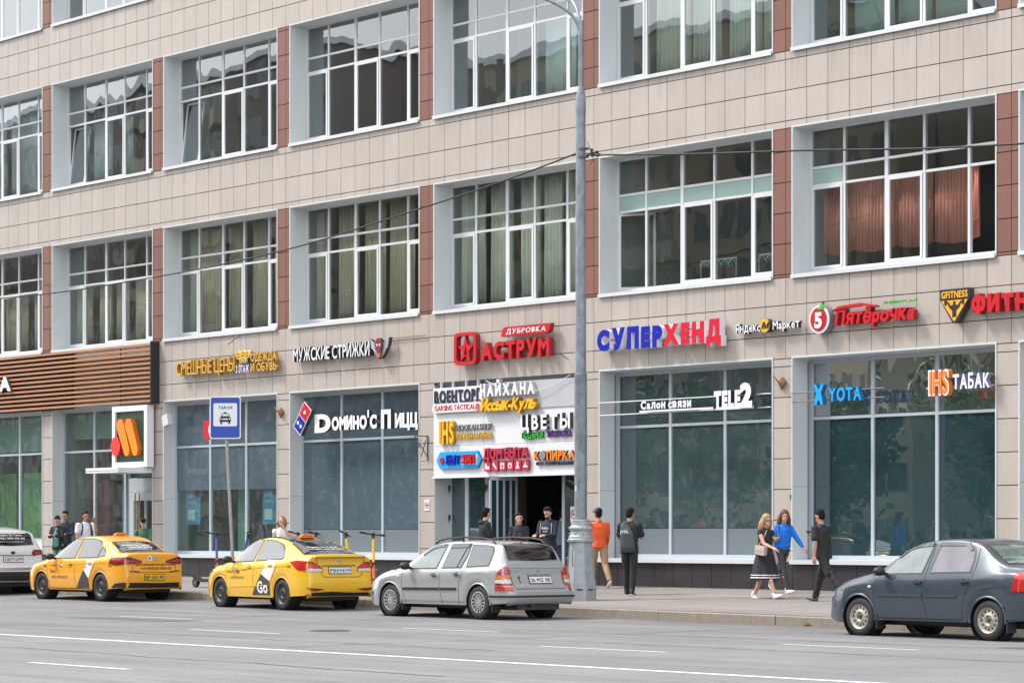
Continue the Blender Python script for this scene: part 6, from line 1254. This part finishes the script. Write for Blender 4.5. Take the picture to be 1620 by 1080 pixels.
def fuse(name, mb, m, parent, voxel=.012, fold=0, seed=0, sm=2, stretch=(1, 1, 1)):
    """one continuous skin round overlapping volumes, with cloth folds"""
    me = mb.mesh(name, m); o = link('tmp', me); md = o.modifiers.new('r', 'REMESH'); md.mode = 'VOXEL'; md.voxel_size = voxel; md.use_smooth_shade = True
    s_ = o.modifiers.new('s', 'SMOOTH'); s_.factor = .5; s_.iterations = sm
    dg = bpy.context.evaluated_depsgraph_get(); m2 = bpy.data.meshes.new_from_object(o.evaluated_get(dg)); bpy.data.objects.remove(o)
    if fold:
        co = [v.co.copy() for v in m2.vertices]; no = [v.normal.copy() for v in m2.vertices]; off = Vector((seed*3.1, seed*1.7, seed*2.3))
        for v, c, nn in zip(m2.vertices, co, no):
            q = Vector((c.x*stretch[0], c.y*stretch[1], c.z*stretch[2])); f = noise.noise(q*9+off)*.6+(abs(noise.noise(q*17+off*2))-.25)*.55; v.co = c+nn*f*fold
    m2.polygons.foreach_set('use_smooth', [True]*len(m2.polygons)); m2.name = name
    if not m2.materials: m2.materials.append(m)
    return link(name, m2, parent)
def V3(x, y, z): return Vector((x, y, z))
def person(x, y, yaw, h, label, look, pose=None, zoff=None):
    """local: +x forward, +y to the person's left. pose angles in degrees"""
    p = dict(lt=8, lk=8, rt=-8, rk=10, la=(6, 6, 12), ra=(6, 6, 12), lean=2, turn=0, nod=0, head=0); p.update(pose or {})
    s = h/1.75; g = dict(skin=SKINA, hair=HAIRK, hairtype='short', top=cloth('black_cotton', (.02, .02, .022)), bottom=cloth('black_trousers', (.018, .018, .02)), shoes=DARK, sleeve='short', female=False, hem=.90, loose=1.0, skirt=False); g.update(look)
    root = empty('person', (x, y, sw(x, y)), R(yaw), label=label, cat='person')
    fem = g['female']; sh = .175 if fem else .195; hw = .095
    hip = V3(0, 0, .93); J = {}
    for k, sg in (('l', 1), ('r', -1)):
        t, kn = R(p[k+'t']), R(p[k+'k']); H = hip+V3(0, sg*hw, -.02); K = H+V3(math.sin(t), 0, -math.cos(t))*.43; a_ = t-kn; A = K+V3(math.sin(a_), 0, -math.cos(a_))*.41; J[k] = (H, K, A, a_)
    low = min(J['l'][2].z-.075-.03*abs(math.sin(J['l'][3])), J['r'][2].z-.075-.03*abs(math.sin(J['r'][3]))); up = V3(0, 0, -low)
    ln = R(p['lean']); def_ = lambda d, yy=0, fx=0: hip+V3(math.sin(ln)*d+fx, yy, math.cos(ln)*d)
    tw = Matrix.Rotation(R(p['turn']), 3, 'Z')
    def T(v): return (v+up)*s
    def tor(d, yy=0, fx=0):
        b = hip+V3(math.sin(ln)*d, 0, math.cos(ln)*d); o = tw @ V3(fx, yy, 0) if d > .15 else V3(fx, yy, 0); return b+o
    # arms
    arms = {}
    for k, sg in (('l', 1), ('r', -1)):
        f, ab, el = p[k+'a'][:3]; fwd, abd, elb = R(f+p['lean']), R(ab), R(el); S = tor(.475, sg*sh)
        d = tw @ V3(math.sin(fwd)*math.cos(abd), sg*math.sin(abd), -math.cos(fwd)*math.cos(abd)); E = S+d*.285
        inn = R(p[k+'a'][3]) if len(p[k+'a']) > 3 else 0; f2 = fwd+elb
        d2 = tw @ V3(math.sin(f2)*math.cos(inn), -sg*math.sin(inn)+sg*math.sin(abd)*.4*math.cos(inn), -math.cos(f2)*math.cos(inn)); d2.normalize(); Wp = E+d2*.25; arms[k] = (S, E, Wp, d2)
    hd = Matrix.Rotation(R(p['head']+p['turn']), 3, 'Z') @ Matrix.Rotation(R(p['nod']), 3, 'Y'); neck = tor(.53); hc = neck+V3(math.sin(ln)*.1+.015, 0, .155)+hd @ V3(.02, 0, 0)
    ho = lambda v: hc+hd @ v
    # body: one continuous skin
    b = MB(); vr = V3(0, 1, 0)
    limb(b, [T(tor(.46)), T(neck), T(hc-V3(0, 0, .03))], [.062*s, .056*s, .052*s])
    b.ell(T(ho(V3(-.012, 0, .035))), (.098*s, .076*s, .098*s), 18, 14, rot=hd); b.ell(T(ho(V3(.022, 0, -.045))), (.066*s, .056*s, .078*s), 16, 12, rot=hd)
    b.ell(T(ho(V3(.045, 0, -.095))), (.034*s, .036*s, .026*s), 10, 8, rot=hd); b.ell(T(ho(V3(.094, 0, -.022))), (.024*s, .014*s, .026*s), 8, 8, rot=hd); b.ell(T(ho(V3(.08, 0, -.066))), (.014*s, .024*s, .010*s), 8, 6, rot=hd); b.ell(T(ho(V3(.075, 0, .02))), (.02*s, .05*s, .012*s), 10, 6, rot=hd)
    for sg in (-1, 1): b.ell(T(ho(V3(-.005, sg*.078, -.012))), (.020*s, .011*s, .033*s), 8, 8, rot=hd)
    for k, sg in (('l', 1), ('r', -1)):
        S, E, Wp, d2 = arms[k]; limb(b, [T(S), T(S.lerp(E, .5)), T(E), T(E.lerp(Wp, .3)), T(Wp)], [q*s*(.9 if fem else 1) for q in (.05, .047, .040, .041, .026)])
        side = d2.cross(V3(0, 0, 1)); side = side.normalized() if side.length > .2 else V3(1, 0, 0); nn = side.cross(d2).normalized()
        pc = Wp+d2*.05; limb(b, [T(Wp), T(Wp+d2*.04), T(Wp+d2*.085)], [.024*s, .030*s, .030*s], 10, 1.25, side)
        for q, (o, L) in enumerate(((-.033, .072), (-.011, .082), (.011, .078), (.033, .062))):
            a0 = Wp+d2*.08+side*o; a1 = a0+(d2+side*o*3).normalized()*L*.5; a2 = a1+(d2*.7+nn*(.7*-1)).normalized()*L*.5; limb(b, [T(a0), T(a1), T(a2)], [.0105*s, .0095*s, .008*s], 8)
        th = -1 if sg > 0 else 1; a0 = Wp+d2*.03+side*th*.028; limb(b, [T(a0), T(a0+(d2*.6+side*th*.8).normalized()*.035), T(a0+(d2*.9+side*th*.4).normalized()*.07)], [.014*s, .011*s, .009*s], 8)
    for k in 'lr':
        H, K, A, a_ = J[k]; limb(b, [T(H), T(K), T(K.lerp(A, .35)), T(A)], [.075*s, .048*s, .05*s, .034*s])
    ring_tube(b, [(T(tor(-.02)), V3(0, .14, 0)*s, V3(.09, 0, 0)*s), (T(tor(.45)), tw @ V3(0, .15, 0)*s, tw @ V3(.09, 0, 0)*s)])
    body = fuse('body', b, g['skin'], root, .0105, sm=1)
    # face details
    e = MB()
    for sg in (-1, 1): e.ell(T(ho(V3(.083, sg*.029, .004))), (.008*s, .012*s, .006*s), 8, 6, rot=hd)
    e.obj('eyes', DARK, root); m_ = MB().ell(T(ho(V3(.0925, 0, -.066))), (.004*s, .02*s, .004*s), 8, 6, rot=hd); m_.obj('mouth', mat('lips', (.35, .10, .09), .5), root)
    br = MB()
    for sg in (-1, 1): br.ell(T(ho(V3(.086, sg*.03, .026))), (.006*s, .018*s, .004*s), 8, 6, rot=hd)
    br.obj('eyebrows', g['hair'], root)
    # hair
    hb = MB(); ht = g['hairtype']; hb.ell(T(ho(V3(-.030, 0, .054))), (.098*s, .083*s, .094*s), 18, 14, rot=hd); hb.ell(T(ho(V3(-.052, 0, .0))), (.066*s, .078*s, .078*s), 16, 12, rot=hd)
    if ht in ('short', 'cap'): hb.ell(T(ho(V3(.022, 0, .106))), (.066*s, .066*s, .036*s), 14, 10, rot=hd)
    if ht == 'long':
        hb.ell(T(ho(V3(-.02, 0, .07))), (.105*s, .092*s, .085*s), 16, 12, rot=hd)
        for sg in (-1, 0, 1): limb(hb, [T(ho(V3(-.05, sg*.05, .02))), T(ho(V3(-.07, sg*.085, -.06))), T(ho(V3(-.075, sg*.095, -.15))), T(ho(V3(-.07, sg*.09, -.24)))], [.06*s, .062*s, .058*s, .03*s])
        for sg in (-1, 1): limb(hb, [T(ho(V3(.01, sg*.07, .06))), T(ho(V3(.0, sg*.09, -.03))), T(ho(V3(-.02, sg*.095, -.12)))], [.03*s, .034*s, .03*s])
    if ht == 'bob':
        for sg in (-1, 0, 1): limb(hb, [T(ho(V3(-.04, sg*.055, .04))), T(ho(V3(-.045, sg*.08, -.05))), T(ho(V3(-.03, sg*.08, -.125)))], [.055*s, .052*s, .03*s])
    if ht in ('tail', 'bun', 'fringe'):
        hb.ell(T(ho(V3(.01, 0, .085))), (.075*s, .076*s, .05*s), 14, 10, rot=hd)
        if ht == 'tail': limb(hb, [T(ho(V3(-.11, 0, .04))), T(ho(V3(-.15, 0, -.02))), T(ho(V3(-.15, .0, -.12))), T(ho(V3(-.13, 0, -.2)))], [.035*s, .042*s, .038*s, .015*s])
        else: hb.ell(T(ho(V3(-.12, 0, -.02))), (.05*s, .05*s, .05*s), 12, 10)
        if ht == 'fringe': hb.ell(T(ho(V3(.072, 0, .055))), (.022*s, .062*s, .03*s), 12, 8, rot=hd)
    fuse('hair', hb, g['hair'], root, .012, fold=.010 if ht != 'short' else .005, seed=len(label), sm=1, stretch=(1.6, 1.6, .7))
    if ht == 'cap':
        c_ = MB().ell(T(ho(V3(-.01, 0, .066))), (.108*s, .092*s, .088*s), 20, 12, rot=hd); c_.obj('cap', g['cap'], root, smooth=True); MB().ell(T(ho(V3(.125, 0, .062))), (.07*s, .066*s, .008*s), 16, 6, rot=hd @ Matrix.Rotation(R(12), 3, 'Y')).obj('cap_peak', g['cap'], root, smooth=True)
    # top
    tp = MB(); L = g['loose']; hem = g['hem']-.93
    hw_ = .174 if g['hem'] < .97 else .15; rows = [(T(tor(hem)), V3(0, hw_*L, 0)*s, V3((.126 if hw_ > .17 else .115)*L, 0, 0)*s), (T(tor(.12)), tw @ V3(0, (.135 if fem else .158)*L, 0)*s, tw @ V3(.108*L, 0, 0)*s), (T(tor(.28)), tw @ V3(0, (.15 if fem else .172)*L, 0)*s, tw @ V3(.118*L, 0, 0)*s), (T(tor(.40)), tw @ V3(0, sh*.93, 0)*s, tw @ V3(.112*L, 0, 0)*s), (T(tor(.475)), tw @ V3(0, sh*.86, 0)*s, tw @ V3(.085, 0, 0)*s), (T(tor(.515)), tw @ V3(0, .085, 0)*s, tw @ V3(.068, 0, 0)*s)]
    ring_tube(tp, rows, 24, flat=g['hem'] < .97)
    if fem: 
        for sg in (-1, 1): tp.ell(T(tor(.30, sg*.07, .085)), (.055*s, .062*s, .06*s), 12, 10)
    for k in 'lr':
        S, E, Wp, d2 = arms[k]; q = .066 if not fem else .056
        if g['sleeve'] == 'long': limb(tp, [T(S), T(S.lerp(E, .5)), T(E), T(E.lerp(Wp, .5)), T(Wp+d2*.0)], [q*s, .060*s, .053*s, .046*s, .037*s])
        elif g['sleeve'] == 'short': limb(tp, [T(S), T(S.lerp(E, .45)), T(S.lerp(E, .75))], [q*s, .064*s*L, .066*s*L])
        else: limb(tp, [T(S), T(S.lerp(E, .22))], [q*s, .058*s])
    if g.get('hood'): tp.ell(T(tor(.50, 0, -.075)), (.075*s, .115*s, .055*s), 14, 10)
    topo = fuse('shirt' if not g.get('jacket') else 'jacket', tp, g['top'], root, .0125, fold=.013, seed=len(label)*.37, stretch=(1, 1, 1.2))
    if not fem or g.get('collar'):
        MB().lathe([(.072*s, -.012*s), (.060*s, .014*s)], 18, tuple(T(tor(.522))), 'z', close=True).obj('collar', g.get('collar') or g['top'], root, smooth=True)
    # legs
    if not g['skirt']:
        bt = MB(); w = g.get('legw', 1.0)
        for k in 'lr':
            H, K, A, a_ = J[k]; limb(bt, [T(H+V3(0, 0, .02)), T(H.lerp(K, .5)), T(K), T(K.lerp(A, .4)), T(A+V3(0, 0, -.01))], [.086*s, .082*s*w, .065*s*w, .062*s*w, .052*s*w])
        ring_tube(bt, [(T(hip+V3(0, 0, -.03)), V3(0, .158, 0)*s, V3(.102, 0, 0)*s), (T(hip+V3(0, 0, .08)), V3(0, .15, 0)*s, V3(.1, 0, 0)*s)], 20)
        fuse('trousers', bt, g['bottom'], root, .0125, fold=.013, seed=len(label)*.71, stretch=(1, 1, 1.4))
    else:
        n = 40; vs = []; rows_ = [(1.10, .145, .11), (.98, .185, .14), (.80, .225, .18), (.60, .26, .22), (.44, .285, .25)]; kx = (J['l'][1].x+J['r'][1].x)/2
        for (z, wy, wx) in rows_:
            t_ = (1.1-z)/.7; ex = 1+.25*t_*abs(math.sin(R(p['lt']-p['rt'])))
            for j in range(n):
                a_ = 2*math.pi*j/n; rip = 1+.055*t_*math.sin(a_*9+z*3); vs.append(T(V3(kx*t_*.5+wx*ex*rip*math.cos(a_), wy*rip*math.sin(a_), z)))
        k_ = len(rows_); sk = MB().add(vs, [(i*n+j, i*n+(j+1) % n, (i+1)*n+(j+1) % n, (i+1)*n+j) for i in range(k_-1) for j in range(n)]); so = sk.obj('skirt', g['bottom'], root, smooth='all'); so.modifiers.new('t', 'SOLIDIFY').thickness = .006; ss = so.modifiers.new('s', 'SUBSURF'); ss.levels = 1; ss.render_levels = 1
        for zz, hh in ((.535, .02), (.485, .022)):
            vs = []; 
            for z in (zz-hh/2, zz+hh/2):
                t_ = (1.1-z)/.7; ex = 1+.25*t_*abs(math.sin(R(p['lt']-p['rt']))); wy = lerp(.285, .26, (z-.44)/.16); wx = lerp(.25, .22, (z-.44)/.16)
                for j in range(n): a_ = 2*math.pi*j/n; rip = 1+.055*t_*math.sin(a_*9+z*3); vs.append(T(V3(kx*t_*.5+(wx*ex*rip+.008)*math.cos(a_), (wy*rip+.008)*math.sin(a_), z)))
            so2 = MB().add(vs, [(j, (j+1) % n, n+(j+1) % n, n+j) for j in range(n)]).obj('skirt_stripe', SIGNW, root, smooth='all'); so2.modifiers.new('t', 'SOLIDIFY').thickness = .006
    for k in 'lr':
        H, K, A, a_ = J[k]; pit = a_*.9 if a_ < -.05 else a_*.6; rt = Matrix.Rotation(-pit if pit < 0 else -pit, 3, 'Y'); f = MB(); q = lambda v: T(A+rt @ v)
        ring_tube(f, [(q(V3(-.045, 0, -.035)), V3(0, .036, 0)*s, rt @ V3(0, 0, .042)*s), (q(V3(.04, 0, -.042)), V3(0, .042, 0)*s, rt @ V3(0, 0, .036)*s), (q(V3(.13, 0, -.053)), V3(0, .046, 0)*s, rt @ V3(0, 0, .024)*s), (q(V3(.185, 0, -.056)), V3(0, .036, 0)*s, rt @ V3(0, 0, .018)*s)], 14)
        limb(f, [q(V3(-.02, 0, .02)), q(V3(-.015, 0, -.03))], [.045*s, .045*s], 12); so = fuse('shoe', f, g['shoes'], root, .010, sm=2)
        sl = MB(); vv = []
        for z in (-.078, -.062):
            for j in range(16): an = 2*math.pi*j/16; vv.append(q(V3(.068+.135*math.cos(an), (.044+.006*math.cos(an))*math.sin(an), z)))
        sl.add(vv, [(j, (j+1) % 16, 16+(j+1) % 16, 16+j) for j in range(16)]+[tuple(range(16))[::-1], tuple(range(16, 32))]).obj('sole', g.get('sole', g['shoes']), root, smooth=50)
    root['_'] = 0; del root['_']
    return root, T, tor, arms, J, ho, hd, s
def strap(P, tp, pts, m, w=.012, name='strap'): MB().tube([tuple(q) for q in smooth([Vector(v) for v in pts], 4)], w, 6).obj(name, m, P)
WSHOE = mat('white_leather', (.72, .72, .74), .5)
# --- pedestrians on the pavement; yaw 180 walks towards -x, 0 towards +x
# red shirt man, walking away
P = person(25.1, -1.0, 158, 1.76, 'man in an orange red long sleeved shirt, khaki trousers and a blue cap', dict(skin=SKINB, hairtype='cap', cap=cloth('navy_cap', (.05, .08, .15)), top=cloth('coral_shirt', (.74, .10, .03)), sleeve='long', bottom=cloth('khaki_cotton', (.33, .21, .12)), shoes=mat('brown_leather', (.18, .10, .05), .6), sole=SIGNW, collar=cloth('black_cotton', (.02, .02, .022)), legw=1.1), dict(lt=18, lk=14, rt=-20, rk=22, la=(25, 6, 60, 20), ra=(10, 8, 25), lean=3, head=10))
# man with the grey cross-body bag, seen from behind
P = person(28.15, -2.85, 118, 1.78, 'man all in black seen from behind with a dark grey bag across his back', dict(skin=SKINB, top=cloth('black_cotton', (.02, .02, .022)), bottom=cloth('black_trousers', (.018, .018, .02)), shoes=DARK, sole=SIGNW, hem=.86, loose=1.08, legw=1.08), dict(lt=10, lk=6, rt=-6, rk=4, la=(14, 10, 100, 35), ra=(14, 10, 100, 35), lean=0, nod=14, head=-8))
r_, T, tor = P[0], P[1], P[2]; SLT = cloth('slate_canvas', (.055, .065, .075)); b = MB()
ring_tube(b, [(T(tor(.46, .06, -.13)), V3(0, .09, 0), V3(.035, 0, 0)), (T(tor(.30, .0, -.165)), V3(0, .145, 0), V3(.055, 0, 0)), (T(tor(.02, -.02, -.17)), V3(0, .16, 0), V3(.05, 0, 0)), (T(tor(-.06, -.02, -.15)), V3(0, .15, 0), V3(.035, 0, 0))], 20)
fuse('bag', b, SLT, r_, .014, fold=.008, seed=3); limb(q := MB(), [T(tor(.30, .12, -.13)), T(tor(.47, .12, -.08)), T(tor(.52, .10, 0)), T(tor(.42, .05, .12))], [.03, .034, .03, .025], 10, 1.4); q.obj('strap', SLT, r_, smooth=True)
m = MB(); flat_text(m, 'JVNL', -.09, .09, 0, .062, 0, .03); o = m.obj('printed_lettering', SIGNW, r_, loc=T(tor(.31, .03, -.232)), rot=(0, 0, R(-90)))
# blonde woman in a black dress with striped hem
P = person(31.95, -2.75, 2, 1.70, 'blonde woman in glasses and a long black dress with white hem stripes', dict(female=True, hair=HAIRB, hairtype='long', top=cloth('black_dress', (.022, .022, .028)), sleeve='cap', bottom=cloth('black_dress', (.022, .022, .028)), skirt=True, shoes=WSHOE, sole=SIGNW, hem=1.0, loose=1.12, collar=cloth('black_dress', (.022, .022, .028))), dict(lt=-22, lk=8, rt=28, rk=4, la=(-5, 6, 20), ra=(28, 6, 38, 8), lean=3, head=-14))
r_, T, tor, arms, J, ho, hd, s_ = P; BG = cloth('beige_bag_leather', (.42, .35, .30), .1, .5)
MB().prism(rrect(-.13, .13, -.09, .09, .025), -.04, .04).obj('bag', BG, r_, loc=T(tor(.10, -.24, .12)), rot=(0, R(8), 0)); MB().prism(rrect(-.12, .12, -.0, .08, .02), -.046, -.041).obj('bag_flap', mat('bag_flap', (.5, .43, .38), .5), r_, loc=T(tor(.10, -.24, .12)), rot=(0, R(8), 0))
strap(r_, 0, [T(tor(.18, -.23, .02)), T(tor(.34, -.16, .10)), T(tor(.50, -.04, .07)), T(tor(.51, .06, -.03))], BG, .009)
gls = MB()
for sg in (-1, 1): gls.tube([tuple(T(ho(V3(.098, sg*.032+.020*math.cos(R(a)), .002+.016*math.sin(R(a)))))) for a in range(0, 361, 40)], .0028, 5, cap=False); gls.tube([tuple(T(ho(V3(.098, sg*.052, .006)))), tuple(T(ho(V3(.0, sg*.086, .006))))], .0028, 5)
gls.obj('glasses', DARK, r_)
# woman in blue
P = person(30.85, -1.15, 356, 1.70, 'young woman in a bright blue shirt and grey leggings with a small shoulder bag', dict(female=True, hair=HAIRR, hairtype='long', top=cloth('bright_blue_shirt', (.008, .17, .70)), sleeve='long', bottom=cloth('grey_leggings', (.045, .045, .052)), shoes=WSHOE, sole=SIGNW, hem=1.0, loose=1.25, legw=.82, collar=cloth('bright_blue_shirt', (.008, .17, .70))), dict(lt=-24, lk=18, rt=20, rk=4, la=(26, 14, 14), ra=(-14, 8, 14), lean=3, head=-30))
r_, T, tor = P[:3]; BG2 = cloth('ochre_bag', (.22, .17, .08)); b = MB(); limb(b, [T(tor(.24, -.24, -.02)), T(tor(.20, -.25, .08)), T(tor(.24, -.24, .15))], [.03, .055, .03], 12, .6); b.obj('bag', BG2, r_, smooth=True); strap(r_, 0, [T(tor(.26, -.24, -.02)), T(tor(.42, -.21, .0)), T(tor(.51, -.15, .02)), T(tor(.42, -.22, .06)), T(tor(.26, -.24, .14))], BG2, .008)
# man in black walking towards the women, looking at his phone
P = person(33.90, -3.15, 183, 1.77, 'young man in black T-shirt and cargo trousers walking with head bent over a phone', dict(skin=SKINB, top=cloth('black_cotton', (.02, .02, .022)), bottom=cloth('black_trousers', (.018, .018, .02)), shoes=mat('slate_shoe', (.06, .07, .08), .5), sole=DARK, hem=.84, loose=1.14, legw=1.12), dict(lt=-36, lk=10, rt=20, rk=2, la=(-14, 8, 12), ra=(22, 4, 88, 10), lean=4, nod=24))
r_, T, tor, arms, J, ho, hd, s_ = P
for k, sg in (('l', 1), ('r', -1)): H, K, A, a_ = J[k]; c_ = T(H.lerp(K, .85)+V3(0, sg*.075, 0)); MB().box(-.05, .05, -.02, .02, -.09, .09).obj('cargo_pocket', cloth('black_trousers', (.018, .018, .02)), r_, loc=c_, rot=(0, -math.atan2(K.x-H.x, H.z-K.z), 0))
ph = T(arms['r'][2]+arms['r'][3]*.1); MB().box(-.04, .04, -.004, .004, -.07, .07).obj('phone', DARK, r_, loc=ph+V3(0, 0, .03), rot=(R(90), R(-40), 0))
# group by the restaurant window
TEAL = cloth('teal_dress', (.10, .32, .28), .3)
def px_person(x, y, *a, **k): return person(x, y, *a, **k)
P = person(4.79, -2.6, 300, 1.68, 'dark haired woman in a black cardigan over a teal top looking at her phone', dict(female=True, hair=HAIRK, hairtype='bun', top=cloth('black_cardigan', (.02, .02, .028)), sleeve='long', bottom=TEAL, hem=.80, loose=1.15), dict(la=(20, 4, 80, 25), ra=(20, 4, 80, 25), nod=22, head=14)); r_, T, tor = P[:3]
b = MB(); ring_tube(b, [(T(tor(-.02, 0, .05)), V3(0, .10, 0), V3(.11, 0, 0)), (T(tor(.3, 0, .045)), V3(0, .09, 0), V3(.11, 0, 0)), (T(tor(.44, 0, .03)), V3(0, .06, 0), V3(.08, 0, 0))]); fuse('blouse', b, TEAL, r_, .012, fold=.006); ar = P[3]; MB().box(-.035, .035, -.004, .004, -.065, .065).obj('phone', DARK, r_, loc=T(ar['r'][2].lerp(ar['l'][2], .5)+ar['r'][3]*.12)+V3(0, 0, .03), rot=(R(70), 0, R(90)))
P = person(3.65, -1.7, 305, 1.80, 'man with black hair in a dark printed jacket standing behind the woman in teal', dict(skin=SKINB, top=cloth('navy_print_jacket', (.03, .035, .05), .6), sleeve='long', jacket=True, hem=.84, collar=cloth('grey_collar', (.2, .22, .24))), dict(la=(15, 6, 70, 20), ra=(15, 6, 70, 20), nod=8, head=5))
P = person(5.85, -2.4, 352, 1.79, 'man in a white T-shirt with a dark rucksack strap holding a phone to his ear', dict(skin=SKINB, hairtype='short', top=cloth('white_tshirt', (.70, .70, .74)), bottom=cloth('blue_jeans', (.06, .09, .16)), loose=1.1), dict(la=(40, 10, 125, 20), ra=(5, 8, 10), nod=6, head=2)); r_, T, tor, ar = P[:4]
for sg in (-1, 1): strap(r_, 0, [T(tor(.18, sg*.15, .10)), T(tor(.36, sg*.125, .12)), T(tor(.50, sg*.11, .05)), T(tor(.50, sg*.11, -.06)), T(tor(.3, sg*.12, -.14))], mat('navy_strap', (.02, .025, .06), .7), .02)
limb(q := MB(), [T(tor(.46, 0, -.16)), T(tor(.2, 0, -.2)), T(tor(.0, 0, -.16))], [.1, .13, .1], 14, 1.2); q.obj('rucksack', MATS['navy_strap'], r_, smooth=True); MB().box(-.035, .035, -.006, .006, -.065, .065).obj('phone', DARK, r_, loc=T(ar['l'][2]+ar['l'][3]*.09), rot=(0, R(20), 0))
P = person(10.72, -3.6, 320, 1.62, 'woman with a black fringe in a green camouflage shirt behind the orange yellow taxi', dict(female=True, hair=HAIRK, hairtype='fringe', top=cloth('green_camouflage', (.05, .13, .07), .95), sleeve='long', bottom=cloth('black_trousers', (.018, .018, .02)), loose=1.15), dict(la=(20, 5, 70, 20), ra=(20, 5, 70, 20), nod=20, head=5))
P = person(17.53, -4.1, 325, 1.66, 'woman with light brown shoulder length hair in a white sleeveless top, hand at her mouth', dict(female=True, hair=HAIRL, hairtype='bob', top=cloth('white_blouse', (.72, .70, .68)), sleeve='cap', bottom=cloth('blue_jeans', (.06, .09, .16))), dict(la=(48, 8, 128, 35), ra=(6, 6, 14), nod=6, head=-4))
# at the entrance
P = person(21.88, -1.6, 68, 1.78, 'young man in a black hooded top seen from behind at the entrance doors', dict(skin=SKINA, top=cloth('black_hoodie', (.018, .018, .022)), sleeve='long', jacket=True, hood=True, hem=.86, loose=1.15), dict(la=(10, 6, 40), ra=(10, 6, 40), nod=4, head=26)); r_, T, tor = P[:3]; limb(q := MB(), [T(tor(.46, .17, .02)), T(tor(.34, .2, .02))], [.045, .05], 12); q.obj('pale_sleeve_panel', cloth('lilac_cloth', (.4, .4, .48)), r_, smooth=True)
P = person(23.48, -1.9, 300, 1.67, 'woman with black hair blown sideways in a black top outside the open door', dict(female=True, hair=HAIRK, hairtype='tail', top=cloth('black_cardigan', (.02, .02, .028)), sleeve='long', bottom=cloth('black_trousers', (.018, .018, .02))), dict(la=(5, 6, 20), ra=(5, 6, 20), head=30))
P = person(23.42, -1.0, 285, 1.78, 'bearded man in printed black T-shirt and navy hooded top at the open door', dict(skin=SKINA, top=cloth('navy_hoodie', (.02, .025, .045)), sleeve='long', jacket=True, hood=True, hem=.84, loose=1.12), dict(la=(15, 6, 70, 25), ra=(15, 6, 70, 25), nod=22, head=4)); r_, T, tor, ar, J_, ho, hd, s_ = P
m = MB(); flat_text(m, 'PUNKS', -.09, .09, 0, .05, 0, .03); flat_text(m, 'CLUB', -.06, .06, -.06, .035, 0, .02); m.obj('printed_lettering', SIGNW, r_, loc=T(tor(.33, 0, .14)), rot=(0, 0, R(90))); MB().ell(T(ho(V3(.035, 0, -.085))), (.062, .058, .045), 14, 10, rot=hd).obj('beard', HAIRK, r_, smooth=True)
for sg in (-1, 1): strap(r_, 0, [T(tor(.46, sg*.14, .09)), T(tor(.3, sg*.15, .12)), T(tor(.16, sg*.14, .12))], mat('white_cord', (.5, .5, .5), .7), .008)
P = person(21.5, 1.0, 100, 1.72, 'person in a washed denim jacket half hidden inside the open doorway', dict(skin=SKINA, top=cloth('washed_denim', (.14, .19, .25)), sleeve='long', jacket=True, bottom=cloth('blue_jeans', (.06, .09, .16)), loose=1.15), dict())
